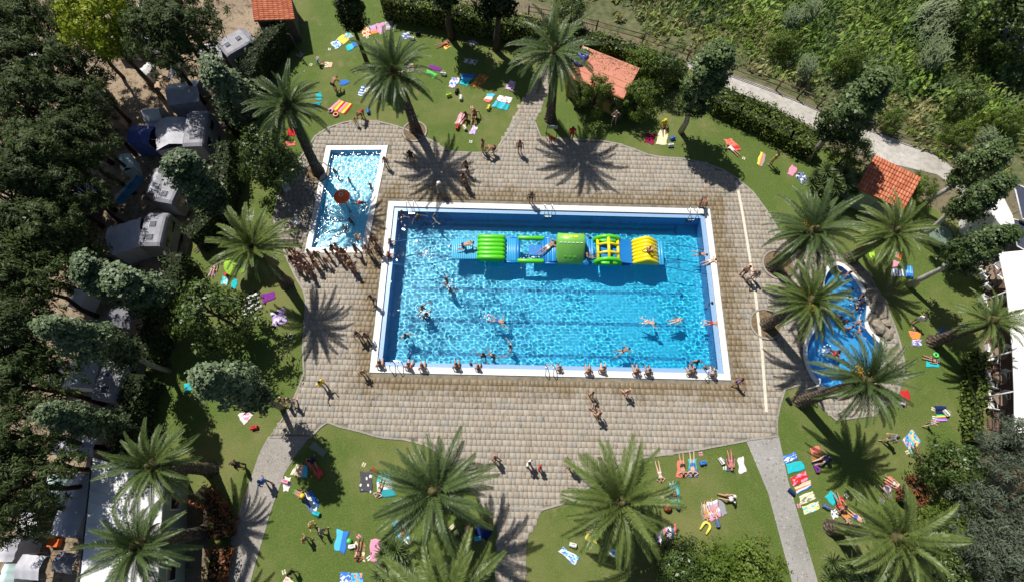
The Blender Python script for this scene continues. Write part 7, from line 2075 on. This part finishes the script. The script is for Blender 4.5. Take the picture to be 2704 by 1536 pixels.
TOWELS = [
    (10, (1060, 290, 1130, 270, 1155, 360, 1070, 375), 'print cream orange red', 'orange floral towel, leftmost of four in a row at the top'),
    (10, (1135, 265, 1200, 250, 1215, 338, 1160, 348), 'blocks lilac pink orange', 'lilac towel with orange end, second of four in a row at the top'),
    (10, (1205, 245, 1285, 225, 1295, 325, 1220, 335), 'print pink lilac', 'pink towel, third of four in a row at the top'),
    (10, (1290, 222, 1362, 213, 1378, 298, 1302, 310), 'stripes mint pink grey', 'mint and pink striped towel, rightmost of four in a row at the top'),
    (10, (740, 435, 815, 400, 870, 455, 800, 497), 'print white cyan blue', 'white and blue towel left of the yellow one on the upper lawn'),
    (10, (808, 395, 870, 345, 940, 400, 872, 452), 'plain yellow', 'pale yellow towel between two blue ones on the upper lawn'),
    (10, (872, 352, 925, 320, 985, 370, 905, 402), 'print turq cream coral', 'turquoise patterned towel touching the pale yellow one'),
    (10, (895, 470, 985, 420, 1018, 460, 925, 520), 'blocks blue cyan turq', 'blue to turquoise towel by the foot of the ivy clad tree'),
    (10, (690, 622, 765, 630, 760, 680, 680, 677), 'blocks peach cream', 'peach towel with turquoise beach bag on it'),
    (10, (1450, 340, 1530, 320, 1560, 390, 1470, 400), 'print denim white', 'rumpled denim blue towel amid bags on the upper lawn'),
    (10, (1850, 440, 1890, 425, 1955, 470, 1900, 500), 'print yellow red', 'yellow towel under a sunbather near the dark tree shade'),
    (10, (2110, 415, 2180, 400, 2235, 440, 2150, 460), 'print grey white', 'grey towel in the shade of the dark trees'),
    (10, (2090, 580, 2220, 610, 2205, 660, 2075, 625), 'print grey dark white', 'grey patterned towel alone in the large tree shadow'),
    (10, (1740, 648, 1845, 680, 1865, 722, 1728, 695), 'plain purple', 'purple towel next to the bright green one'),
    (10, (1715, 700, 1820, 745, 1780, 790, 1695, 735), 'plain green', 'bright green towel next to the purple one'),
    (10, (1960, 775, 2055, 790, 1990, 885, 1925, 875), 'print white lilac blue', 'white printed towel left of the cyan one'),
    (10, (2060, 742, 2200, 745, 2110, 865, 2040, 840), 'blocks blue cyan turq', 'blue and cyan towel between the white and the brown one'),
    (10, (2240, 740, 2335, 765, 2240, 890, 2145, 860), 'print brown orange', 'brown and orange towel at the edge of the tree shadow'),
    (10, (830, 820, 900, 795, 945, 830, 850, 865), 'plain blue', 'small blue towel in front of the bending person'),
    (10, (1060, 855, 1110, 870, 1070, 965, 1015, 960), 'stripes blue white', 'blue and white striped towel left of the fruiting palm'),
    (10, (1100, 850, 1210, 838, 1212, 892, 1085, 930), 'print cream blue yellow', 'cream printed towel half under the fruiting palm'),
    (10, (598, 940, 650, 925, 665, 1000, 600, 1010), 'plain turq', 'turquoise towel right of the leaning palm crown'),
    (10, (560, 1040, 660, 1020, 640, 1062, 560, 1080), 'print teal black', 'dark teal towel under the leaning palm fronds'),
    (10, (830, 1000, 975, 1050, 890, 1150, 740, 1090), 'stripes red yellow orange pink', 'large red and yellow striped blanket on the upper lawn'),
    (10, (1380, 1030, 1420, 1050, 1400, 1100, 1345, 1090), 'blocks sage lime', 'sage green towel in the fruiting palm shade'),
    (10, (1490, 1010, 1555, 1040, 1510, 1085, 1470, 1060), 'plain brown', 'brown towel right of the fruiting palm trunk'),
    (10, (1480, 650, 1580, 640, 1590, 720, 1450, 730), 'print white orange', 'white and orange towel seen through the fruiting palm crown'),
    (10, (2045, 1130, 2110, 1150, 2060, 1250, 1990, 1240), 'print pink cream', 'pale pink towel under the sitting couple'),
    (10, (2175, 1255, 2220, 1280, 2190, 1350, 2130, 1340), 'print lilac white', 'lilac cloth dropped below the sitting couple'),
    (10, (2320, 940, 2395, 945, 2345, 1030, 2270, 1015), 'blocks cyan white coral', 'blue, white and coral towel by the upper path'),
    (10, (2440, 955, 2570, 985, 2540, 1045, 2400, 1008), 'spots white red', 'white towel with red spots above the teal striped one'),
    (10, (2400, 1012, 2548, 1050, 2510, 1110, 2360, 1070), 'stripes turq teal cyan', 'teal striped towel by the upper path'),
    (10, (2545, 800, 2600, 830, 2575, 915, 2490, 890), 'print lilac white pink', 'lilac printed towel left of the upper path in the palm shade'),
    (10, (320, 1300, 400, 1300, 385, 1365, 315, 1360), 'plain red', 'bright red towel beside the leaning palm trunk'),
    (10, (290, 1415, 400, 1420, 390, 1460, 300, 1465), 'plain coral', 'coral towel lower left of the leaning palm'),
    (20, (1350, 1335, 1435, 1360, 1415, 1450, 1325, 1425), 'plain maroon', 'maroon towel left of the long cream towel'),
    (20, (1475, 1300, 1565, 1310, 1550, 1456, 1440, 1450), 'spots cream yellow', 'long cream towel with yellow spots in the sun'),
    (20, (2120, 1400, 2200, 1390, 2300, 1500, 2200, 1530), 'print coral red', 'red towel under the person with a white top'),
    (21, (2490, 60, 2545, 100, 2510, 220, 2450, 190), 'bands yellow coral grey', 'coral and grey towel on the upper right lawn'),
    (31, (235, 195, 300, 240, 250, 310, 190, 290), 'plain pink', 'pink towel on the upper right lawn'),
    (31, (270, 300, 340, 260, 400, 330, 350, 400), 'print denim navy white', 'navy towel beside the pink one on the upper right lawn'),
    (31, (1275, 1055, 1345, 1090, 1335, 1150, 1265, 1115), 'blocks orange coral sage', 'orange towel at the top of the right lawn'),
    (31, (1260, 1150, 1315, 1170, 1300, 1210, 1235, 1225), 'plain pink', 'pale pink towel below the orange one on the right lawn'),
    (31, (1235, 1240, 1350, 1235, 1360, 1310, 1245, 1315), 'stripes white denim', 'grey and white striped towel on the right lawn'),
    (31, (1010, 1080, 1070, 1060, 1060, 1150, 1020, 1120), 'plain lime', 'lime towel under the palm by the orange tiled hut'),
    (32, (1410, 405, 1540, 405, 1520, 482, 1440, 487), 'print orange coral', 'orange towel in the middle of the right lawn'),
    (32, (1440, 490, 1540, 482, 1545, 550, 1440, 550), 'print denim white lilac', 'blue floral towel touching the orange one on the right lawn'),
    (32, (1580, 690, 1710, 680, 1710, 765, 1590, 755), 'plain turq', 'turquoise towel under the sunbather on the right lawn'),
    (32, (1730, 350, 1800, 390, 1770, 440, 1700, 420), 'plain denim', 'grey blue towel in shade by the yellowing palm'),
    (32, (1320, 1000, 1400, 985, 1440, 1145, 1350, 1120), 'plain red', 'plain red towel on the right lawn'),
    (32, (1670, 1150, 1780, 1145, 1790, 1230, 1680, 1230), 'bands navy black navy', 'black towel above the rainbow one'),
    (32, (1690, 1235, 1785, 1235, 1800, 1305, 1680, 1305), 'bands green yellow red blue lilac purple', 'rainbow striped towel under the black one'),
    (33, (1350, 40, 1440, -80, 1530, 40, 1450, 190), 'print turq blue yellow pink', 'large turquoise printed towel on the lower right lawn'),
    (33, (140, 200, 280, 150, 290, 220, 180, 275), 'print blue white', 'blue and white printed towel, topmost beside the right path'),
    (33, (185, 275, 330, 235, 380, 320, 200, 380), 'plain turq', 'plain turquoise towel, second from the top beside the right path'),
    (33, (225, 410, 375, 340, 410, 430, 250, 500), 'print red pink', 'red printed towel beside the right path'),
    (33, (265, 500, 420, 435, 440, 500, 290, 575), 'bands peach cream coral white blue', 'peach and blue striped towel beside the right path'),
    (33, (310, 600, 450, 535, 475, 620, 330, 690), 'print cream sage', 'cream printed towel, second from the bottom beside the right path'),
    (33, (340, 705, 500, 640, 520, 720, 370, 790), 'print cream yellow cyan', 'cream and yellow towel, lowest beside the right path'),
    (33, (425, 110, 510, 90, 600, 280, 450, 310), 'blocks coral brown dark', 'brown and red blanket at the edge of the big palm shadow'),
    (33, (570, 610, 625, 535, 710, 610, 650, 690), 'plain turq', 'turquoise towel with a lounging person above the lowest palm'),
    (33, (625, 740, 690, 720, 710, 800, 650, 825), 'print white denim', 'white printed towel above the thick trunk of the lowest palm'),
    (33, (720, 770, 790, 740, 850, 800, 760, 830), 'plain orange', 'orange towel above the lowest palm'),
    (33, (800, 780, 870, 760, 940, 810, 870, 842), 'stripes coral white denim', 'striped towel right of the orange one above the lowest palm'),
    (33, (1170, 460, 1215, 385, 1290, 460, 1240, 510), 'plain coral', 'coral towel under a sunbather on the lower right lawn'),
    (33, (1120, 600, 1170, 640, 1160, 675, 1110, 640), 'plain lilac', 'lilac towel by the tips of the lowest palm'),
    (13, (400, 275, 520, 290, 510, 415, 345, 380), 'blocks cyan peach cream', 'cyan and peach beach mat on the lower left lawn'),
    (13, (285, 400, 355, 410, 330, 545, 270, 545), 'print white cream', 'white towel with a pink bag by the left path'),
    (13, (580, 40, 705, 150, 670, 210, 530, 100), 'plain sage', 'sage green mat in the poplar shadow on the lower left lawn'),
    (13, (440, 580, 555, 525, 640, 680, 570, 800), 'bands denim white blue', 'big blue and white towel on the lower left lawn'),
    (13, (1045, 350, 1165, 350, 1165, 560, 1035, 550), 'spots dark white', 'dark towel with white flowers left of the lower left palm'),
    (13, (1225, 375, 1330, 370, 1400, 600, 1195, 605), 'blocks turq white teal', 'teal and white towel under a sunbather left of the lower left palm'),
    (13, (1365, 850, 1490, 830, 1550, 1030, 1440, 1060), 'print cyan white', 'light blue towel under a sunbather below the lower left palm'),
    (13, (2215, 840, 2375, 930, 2310, 1050, 2190, 960), 'plain navy', 'navy towel in shade right of the lower left palm'),
    (13, (815, 930, 930, 950, 890, 1170, 780, 1130), 'bands cyan blue', 'plain blue towel beside the small green ball'),
    (13, (985, 1050, 1090, 1050, 1100, 1250, 985, 1240), 'print brown sage cream', 'camouflage towel under a tanned sunbather'),
    (13, (1145, 1020, 1260, 1030, 1220, 1250, 1140, 1245), 'spots pink purple', 'pink flowered towel beside the yucca'),
    (13, (840, 1355, 945, 1355, 950, 1470, 845, 1480), 'print blue white', 'blue and white towel at the bottom edge, left one of two'),
    (13, (950, 1360, 1065, 1365, 1080, 1480, 955, 1475), 'print cyan blue orange', 'blue towel with orange print at the bottom edge, right one of two'),
    (13, (320, 1385, 375, 1456, 330, 1490, 260, 1450), 'print cream pink', 'cream and pink towel in the lower left corner of the lawn'),
    (13, (1265, 1420, 1355, 1410, 1370, 1480, 1260, 1480), 'plain orange', 'orange towel at the bottom edge under the yucca'),
    (23, (1655, 235, 1725, 240, 1740, 410, 1650, 410), 'plain coral', 'red towel under a sunbather in black shorts'),
    (23, (1770, 225, 1845, 225, 1865, 405, 1765, 405), 'blocks turq denim', 'blue towel under a sunbather in blue trunks'),
    (23, (2140, 190, 2220, 190, 2225, 360, 2150, 340), 'print dark denim', 'dark towel under the sunbather nearest the right path'),
    (23, (2260, 220, 2310, 195, 2350, 350, 2275, 375), 'plain white', 'white cloth right of the sunbather on the dark towel'),
    (23, (1570, 475, 1660, 455, 1690, 690, 1590, 695), 'plain turq', 'turquoise towel right of the lower right palm'),
    (23, (1880, 690, 1950, 672, 1990, 835, 1910, 850), 'bands sage cream', 'beige striped towel, left one under the sunbathing pair'),
    (23, (1950, 660, 2050, 630, 2100, 790, 1990, 850), 'stripes white lilac pink', 'white and pink towel, right one under the sunbathing pair'),
    (23, (2055, 632, 2100, 618, 2160, 770, 2105, 795), 'plain grey', 'grey towel beside the sunbathing pair'),
    (23, (740, 950, 800, 915, 860, 1070, 735, 1040), 'plain yellow', 'rumpled yellow towel left of the lower right palm'),
    (23, (465, 1150, 510, 1105, 680, 1210, 630, 1285), 'print white blue cyan', 'white towel with blue shapes on the lower lawn'),
    (23, (1440, 970, 1640, 860, 1650, 1020, 1450, 1090), 'stripes coral denim white lilac', 'multi coloured striped blanket under the lower right palm'),
    (23, (900, 1090, 950, 1060, 1070, 1170, 1020, 1215), 'print white cyan', 'white and cyan towel under the lower right palm tips'),
    (1, (2230, 1310, 2290, 1320, 2280, 1400, 2210, 1390), 'print turq white', 'turquoise towel below the red bag by the left palm'),
    (1, (2330, 1335, 2385, 1345, 2360, 1440, 2310, 1420), 'plain turq', 'cyan towel right of the turquoise one by the left palm'),
    (1, (2130, 1160, 2190, 1165, 2150, 1310, 2090, 1300), 'print lilac pink', 'lilac towel under the sunbather at the far left of the lawn'),
    (1, (2400, 700, 2540, 700, 2530, 760, 2400, 750), 'blocks white yellow', 'white and yellow towel above the left palm'),
    (2, (1845, 930, 1960, 900, 1980, 960, 1850, 1020), 'print turq teal', 'turquoise towel left of the poplar on the left lawn'),
    (2, (2380, 1240, 2450, 1195, 2545, 1240, 2440, 1340), 'print white pink', 'white and pink towel on the left lawn near the path'),
    (2, (2420, 60, 2563, -10, 2620, 160, 2440, 260), 'stripes black white', 'black and white zebra striped towel under the left palm'),
    (12, (50, 30, 180, 10, 200, 70, 70, 130), 'plain purple', 'purple towel in the left palm shade'),
    (12, (145, 220, 280, 165, 320, 310, 180, 360), 'print lilac navy white', 'lilac and navy swirl towel in the left palm shade'),
    (2, (1550, 640, 1610, 620, 1690, 690, 1640, 720), 'plain peach', 'peach mat of the family in the deep shade on the left'),
]
for tl, xy, spec, lab in TOWELS:
    towel(tl, xy, spec, lab)
# ---- sunbathers on the towels
lie(10, 1815, 462, 1930, 425, 'prone', 'tanned sunbather on the yellow towel near the dark tree shade', 'brief', 'red', 'brown', 4)
lie(21, 2255, 85, 2170, 10, 'prone', 'sunbather with white shirt lying on the red towel', 'shirt', 'white', 'dark', 0)
lie(32, 1575, 665, 1700, 705, 'supine', 'sunbather in dark bikini on the turquoise towel of the right lawn', 'bikini', 'black', 'dark', 0)
lie(23, 1692, 170, 1720, 405, 'prone', 'sunbather in black shorts lying on the red towel', 'trunks', 'black', 'dark', 0)
lie(23, 1800, 160, 1812, 400, 'prone', 'sunbather in blue trunks lying on the blue towel', 'trunks', 'blue', 'brown', 3)
lie(23, 2170, 125, 2205, 350, 'supine', 'sunbather on the dark towel nearest the right path', 'bikini', 'pink', 'brown', 4)
lie(23, 1460, 290, 1490, 420, 'prone', 'sunbather lying on the grass right of the lower right palm', 'bikini', 'white', 'blond', 3)
lie(23, 1915, 680, 1955, 825, 'supine', 'left one of the sunbathing pair on striped towels', 'bikini', 'coral' if False else 'orange', 'dark', 0)
lie(23, 1985, 650, 2050, 815, 'supine', 'right one of the sunbathing pair on striped towels', 'bikini', 'pink', 'blond', 3)
lie(23, 1600, 480, 1640, 620, 'supine', 'sunbather on the turquoise towel right of the lower right palm', 'bikini', 'black', 'brown', 3)
lie(23, 1470, 570, 1560, 575, 'prone', 'sunbather in red shorts half under palm fronds', 'trunks', 'red', 'brown', 0)
lie(13, 1270, 430, 1215, 590, 'prone', 'sunbather in a black bikini on the teal and white towel', 'bikini', 'black', 'blond', 3)
lie(13, 1440, 850, 1485, 1020, 'supine', 'sunbather in black swimwear on the light blue towel', 'bikini', 'black', 'dark', 0)
lie(13, 1045, 1045, 1015, 1235, 'prone', 'tanned sunbather with black bikini on the camouflage towel', 'bikini', 'black', 'brown', 2)
lie(33, 1205, 430, 1305, 495, 'supine', 'sunbather on the coral towel of the lower right lawn', 'bikini', 'white', 'dark', 3)
lie(33, 1160, 520, 1220, 600, 'supine', 'sunbather with lilac ring by the lowest palm tips', 'suit', 'lilac', 'brown', 0)
lie(33, 740, 760, 790, 825, 'prone', 'child lying on the orange towel above the lowest palm', 'brief', 'orange', 'blond', 0)
lie(33, 830, 765, 920, 835, 'prone', 'person lying on the striped towel above the lowest palm', 'trunks', 'denim' if False else 'blue', 'brown', 3)
lie(1, 2110, 1300, 2165, 1170, 'supine', 'sunbather on the lilac towel at the far left of the lawn', 'bikini', 'black', 'dark', 3)
lie(1, 1970, 1040, 2070, 960, 'prone', 'person lying at the edge of the poplar shade on the left lawn', 'trunks', 'white', 'dark', 2)
def sit(tile, x, y, face, lab, wear='trunks', wc='navy', hair='dark', tall=1.68, skin=0, hat=None):
    standp(tile, x, y, 'sit', face, lab, wear, wc, hair, tall, skin, 0.02, None, hat)
sit(10, 2085, 1215, -120, 'person in black sitting on the pale pink towel, left of the couple', 'bikini', 'black', 'dark', 1.65, 2)
sit(10, 2185, 1200, -100, 'tanned person in dark trunks sitting right of the couple', 'trunks', 'navy', 'brown', 1.75, 4)
sit(20, 1515, 1295, -90, 'person with a yellow hat sitting on the long cream towel', 'shirt', 'yellow', 'brown', 1.6, 2, 'yellow')
sit(23, 2140, 610, 170, 'person in a cream top sitting above the sunbathing pair', 'shirt', 'white', 'brown', 1.65, 0)
sit(33, 690, 655, 100, 'person in red lounging on the turquoise towel above the lowest palm', 'trunks', 'red', 'dark', 1.7, 4)
sit(33, 520, 240, 200, 'person in navy sitting on the brown and red blanket', 'shirt', 'navy', 'dark', 1.65, 3)
sit(33, 1470, 170, 100, 'dark haired person at the lower end of the large turquoise printed towel', 'suit', 'black', 'dark', 1.6, 2)
sit(1, 2040, 930, -60, 'person in brown sitting at the edge of the poplar shade', 'shirt', 'grey', 'dark', 1.7, 2)
sit(13, 590, 280, -60, 'person in dark top on the red air bed', 'shirt', 'navy', 'dark', 1.6, 1)
sit(2, 1620, 590, -40, 'person of the family sitting in the deep shade on the left', 'shirt', 'white', 'brown', 1.65, 0)
sit(10, 660, 650, 20, 'child sitting at the peach towel under a turquoise cap', 'suit', 'turquoise', 'brown', 1.2, 0, 'turquoise')
# ---- air beds, rings, balls, bags, parasol
def airbed(tile, xy, c1, c2, label):
    P = [G(p) for p in TT(tile, *xy)]
    c = np.mean(P, 0)
    u = (P[1] - P[0] + P[2] - P[3]) / 2
    w = (P[3] - P[0] + P[2] - P[1]) / 2
    if np.linalg.norm(u) < np.linalg.norm(w):
        u, w = w, u
    L, W, ang = float(np.linalg.norm(u)), float(np.linalg.norm(w)), math.atan2(u[1], u[0])
    r0 = thing('air_bed', (c[0], c[1], 0), label, 'air bed', None, ang)
    n = 5
    for k in range(n):
        y = -W / 2 + (k + 0.5) * W / n
        MB().tube([(-L / 2, y, 0.08), (-L / 2 + 0.06, y, 0.09), (L / 2 - 0.06, y, 0.09), (L / 2, y, 0.08)], [0.04, W / n * 0.52, W / n * 0.52, 0.04], 10).build('air_tube', vinyl('airbed_' + c1, CL[c1]) if k % 2 == 0 else vinyl('airbed_' + c2, CL[c2]), r0, True)
    MB().box(L / 2 - 0.35, L / 2 - 0.05, -W / 2 + 0.06, W / 2 - 0.06, 0.14, 0.24, None, 0.05).build('pillow', vinyl('airbed_' + c1, CL[c1]), r0)
airbed(31, (1365, 1210, 1435, 1210, 1450, 1330, 1370, 1330), 'blue', 'cyan', 'blue air bed right of the grey striped towel')
airbed(13, (490, 260, 560, 190, 675, 370, 640, 425), 'red', 'orange', 'red and orange air bed at the poplar shadow on the lower left lawn')
def ring_(tile, x, y, r0, t, cm, label, arc=1.0, rz=0.0):
    g = G(T(tile // 10, tile % 10, x, y), 0.05)
    if arc >= 1:
        MB().tube([(r0 * math.cos(a), r0 * math.sin(a), t) for a in np.linspace(0, 2 * math.pi, 19)[:-1]], t, 8, closed=True).build('swim_ring', vinyl('ring_' + cm, CL[cm]), None, True, loc=(g[0], g[1], 0), label=label, cat='swim ring')
    else:
        MB().tube([(0.3 + 0.12, r0, t), (0.0, r0, t)] + [(-r0 * math.sin(a), r0 * math.cos(a), t) for a in np.linspace(0.2, math.pi - 0.2, 9)] + [(0.0, -r0, t), (0.42, -r0, t)], [t * 0.7] + [t] * 11 + [t * 0.7], 8).build('swim_float', vinyl('ring_' + cm, CL[cm]), None, True, loc=(g[0], g[1], 0), rz=rz, label=label, cat='swim float')
ring_(23, 1945, 895, 0.22, 0.09, 'yellow', 'yellow horseshoe shaped float below the sunbathing pair', 0.5, -2.2)
ring_(10, 800, 1150, 0.18, 0.07, 'coral', 'coral swim ring below the large striped blanket')
ring_(10, 748, 1112, 0.17, 0.07, 'pink', 'pink swim ring left of the large striped blanket')
ring_(33, 1190, 525, 0.20, 0.08, 'lilac', 'lilac swim ring by the lowest palm tips')
ring_(32, 1680, 640, 0.14, 0.07, 'green', 'green swim ring above the turquoise towel of the right lawn')
ring_(12, 345, 455, 0.16, 0.06, 'sage', 'sage swim ring on the grass below the swirl towel')
def ball(tile, x, y, r0, cm, label, c2='white'):
    g = G(T(tile // 10, tile % 10, x, y), r0)
    b_ = thing('beach_ball', (g[0], g[1], 0.0), label, 'ball')
    for k in range(6):
        V, F = [], []
        for i in range(9):
            for j in range(4):
                th, ph = math.pi * i / 8, (k + j / 3) * math.pi / 3
                V.append((r0 * math.sin(th) * math.cos(ph), r0 * math.sin(th) * math.sin(ph), r0 + r0 * math.cos(th)))
        for i in range(8):
            for j in range(3):
                F.append((i * 4 + j, i * 4 + 4 + j, i * 4 + 5 + j, i * 4 + 1 + j))
        obj('gore', mesh_py('gore', V, F, vinyl('ball_' + (cm if k % 2 else c2), CL[cm if k % 2 else c2]), True), b_)
ball(13, 932, 1042, 0.16, 'green', 'small green ball beside the plain blue towel', 'green')
ball(13, 2130, 930, 0.28, 'coral', 'red and pink beach ball under the lower left palm', 'pink')
ball(23, 1555, 700, 0.28, 'orange', 'orange and red beach ball below the turquoise towel', 'red')
ball(2, 1665, 555, 0.28, 'cyan', 'blue beach ball of the family in the deep shade', 'blue')
def bag(tile, x, y, cm, label, s=1.0, z=0.0, rz=0.3):
    g = G(T(tile // 10, tile % 10, x, y), 0.2)
    r0 = thing('beach_bag', (g[0], g[1], z), label, 'bag', None, rz)
    w, d, h = 0.24 * s, 0.14 * s, 0.32 * s
    V = [(-w * 0.85, -d * 0.8, 0), (w * 0.85, -d * 0.8, 0), (w * 0.85, d * 0.8, 0), (-w * 0.85, d * 0.8, 0), (-w * 1.05, -d, h * 0.5), (w * 1.0, -d * 1.1, h * 0.55), (w * 1.05, d, h * 0.5), (-w, d * 1.1, h * 0.55), (-w, -d * 0.5, h), (w, -d * 0.45, h * 0.95), (w, d * 0.45, h), (-w, d * 0.5, h * 0.97)]
    F = [(3, 2, 1, 0)] + [(i, (i + 1) % 4, 4 + (i + 1) % 4, 4 + i) for i in range(4)] + [(4 + i, 4 + (i + 1) % 4, 8 + (i + 1) % 4, 8 + i) for i in range(4)] + [(8, 9, 10, 11)]
    m_ = pmat('bag_' + cm, CL[cm], 0.7, 0.12, 8)
    obj('body', mesh_py('body', V, F, m_), r0)
    for sy in (-1, 1):
        MB().tube([(-w * 0.5, sy * d * 0.4, h * 0.95), (-w * 0.35, sy * d * 0.7, h * 1.35), (w * 0.35, sy * d * 0.7, h * 1.35), (w * 0.5, sy * d * 0.4, h * 0.95)], 0.014, 5).build('handle', m_, r0, True)
for a in ((10, 1560, 380, 'white', 'white bag on the rumpled denim towel'), (10, 1618, 335, 'black', 'black bag beside the rumpled denim towel'), (10, 1120, 1110, 'blue', 'blue bag at the top of the rounded terrace'), (10, 1930, 950, 'lime', 'lime bag below the white printed towel'), (10, 2010, 910, 'black', 'black bag below the cyan towel'),
          (10, 2050, 975, 'white', 'white bag below the cyan towel'), (20, 1610, 1382, 'blue', 'small blue bag right of the long cream towel'), (20, 1590, 1450, 'white', 'white bag right of the long cream towel'), (10, 2020, 1270, 'red', 'red bag left of the pale pink towel'), (10, 2090, 1275, 'cream', 'cream bag below the pale pink towel'),
          (10, 2005, 1000, 'sage', 'sage bag in the grass by the cyan towel') if False else (10, 1875, 735, 'white', 'white and black bag at the end of the purple towel'), (32, 1790, 1215, 'white', 'white bag on the corner of the black towel'), (32, 1365, 1110, 'lilac', 'lilac bag on the plain red towel'), (32, 215, 1090, 'black', 'black bag at the foot of the thick trunked palm'),
          (33, 495, 320, 'purple', 'purple bag below the brown and red blanket'), (33, 590, 700, 'denim', 'grey bag left of the white printed towel above the lowest palm'), (33, 735, 640, 'red', 'red bag right of the lounging person'), (33, 240, 550, 'navy', 'navy bag on the path edge by the striped towel'),
          (13, 290, 450, 'pink', 'pink bag on the white towel by the left path'), (13, 600, 770, 'turq', 'turquoise bag at the foot of the big blue and white towel'), (13, 1180, 345, 'red', 'red and white bag right of the flowered dark towel'), (13, 960, 1100, 'white', 'white bag between the blue and camouflage towels'), (13, 1960, 910, 'cream', 'cream bag under the lower left palm'),
          (13, 2020, 980, 'dark', 'dark bag under the lower left palm'), (13, 2220, 1020, 'cyan', 'cyan bag in front of the navy towel'), (13, 1500, 1050, 'white', 'white bag at the foot of the light blue towel'), (23, 1915, 262, 'blue', 'blue cap shaped bag right of the blue towel'), (23, 2060, 865, 'denim', 'blue and white bag below the sunbathing pair'),
          (23, 610, 1085, 'white', 'white bag above the towel with blue shapes'), (23, 1675, 700, 'navy', 'navy and white bag below the turquoise towel'), (1, 2300, 1270, 'red', 'large red bag by the lime parasol'), (2, 1580, 640, 'lilac', 'lilac bag of the family in the deep shade'), (1, 2010, 1010, 'blue', 'blue bag at the edge of the poplar shade'),
          (2, 2540, 1365, 'red', 'red bag by the white and pink towel near the path'), (23, 2100, 240, 'white', 'white bag left of the dark towel nearest the right path'), (10, 2330, 1075, 'yellow', 'yellow bag left of the teal striped towel')):
    bag(*a, s=0.9 if 'large' not in a[4] else 1.5, rz=a[1] * 0.01)
g = G(T(0, 1, 2360, 1190), 1.6)
ps = thing('parasol', (g[0], g[1], 0), 'lime green parasol open by the left palm', 'parasol')
MB().tube([(0, 0, 0), (0, 0, 1.95)], 0.02, 6).build('pole', MATS['white_paint_metal'], ps, True)
for k in range(8):
    a0, a1 = k * math.pi / 4, (k + 1) * math.pi / 4
    V, F = [], []
    for i in range(5):
        for j in range(4):
            t, a = i / 4, a0 + (a1 - a0) * j / 3
            V.append((0.85 * t * math.cos(a), 0.85 * t * math.sin(a), 1.95 - 0.36 * t ** 1.5 - 0.03 * math.sin(math.pi * j / 3) * t))
    for i in range(4):
        for j in range(3):
            F.append((i * 4 + j, i * 4 + 4 + j, i * 4 + 5 + j, i * 4 + 1 + j))
    obj('canopy_panel', mesh_py('canopy_panel', V, F, pmat('parasol_lime' if k % 2 else 'parasol_green', CL['lime'] if k % 2 else (0.30, 0.58, 0.05), 0.7), False), ps)
# white plastic chair under the tree left of the children's pool
g = G(T(1, 1, 305, 430), 0.5)
chair(g[0], g[1], 0.035, 0.7, 'white plastic chair in the shade left of the children pool, upper one')
g = G(T(1, 1, 405, 760), 0.5)
chair(g[0], g[1], 0.035, 2.2, 'white plastic chair in the shade left of the children pool, lower one')
# flip-flops left in the grass
ff = MB()
for sx in (-0.07, 0.07):
    ff.box(sx - 0.045, sx + 0.045, -0.13, 0.13, 0, 0.025, None, 0.008)
    ff.tube([(sx - 0.04, 0.0, 0.02), (sx, 0.06, 0.06), (sx + 0.04, 0.0, 0.02)], 0.008, 5)
ff_me = {c: ff.mesh('flip_flops', pmat('rubber_' + c, CL[c], 0.6)) for c in ('white', 'cream', 'pink')}
for i, (tile, x, y, lab) in enumerate(((10, 735, 495, 'below the white and blue towel'), (10, 550, 650, 'left of the peach towel'), (10, 615, 580, 'above the peach towel'), (10, 1115, 375, 'below the orange floral towel'), (10, 1250, 335, 'below the pink towel at the top'), (10, 2160, 1075, 'above the sitting couple'), (10, 2150, 1420, 'below the lilac cloth'),
                                       (13, 1080, 280, 'above the dark flowered towel'), (13, 1030, 1000, 'above the camouflage towel'), (13, 1130, 1215, 'left of the pink flowered towel'), (13, 280, 1355, 'near the cream and pink towel'), (23, 1890, 170, 'right of the sunbather in blue trunks'), (23, 2130, 310, 'left of the dark towel'), (32, 1655, 1180, 'left of the black towel'),
                                       (32, 1470, 370, 'above the orange towel of the right lawn'), (33, 785, 590, 'above the lowest palm'), (33, 1395, 155, 'left of the large turquoise printed towel'), (33, 310, 690, 'left of the lowest towel by the right path'), (32, 1665, 1265, 'left of the rainbow towel'), (21, 2320, 130, 'on the upper right lawn'))):
    g = G(T(tile // 10, tile % 10, x, y))
    obj('flip_flops', ff_me[('white', 'cream', 'pink')[i % 3]], None, (g[0], g[1], -0.01), i * 1.3, label='pale flip flops in the grass ' + lab, cat='flip flops', group='flip flops in the grass')
dups = {k: v for k, v in LABELS.items() if len(v) > 1}
if dups:
    print('DUPLICATE LABELS', dups)
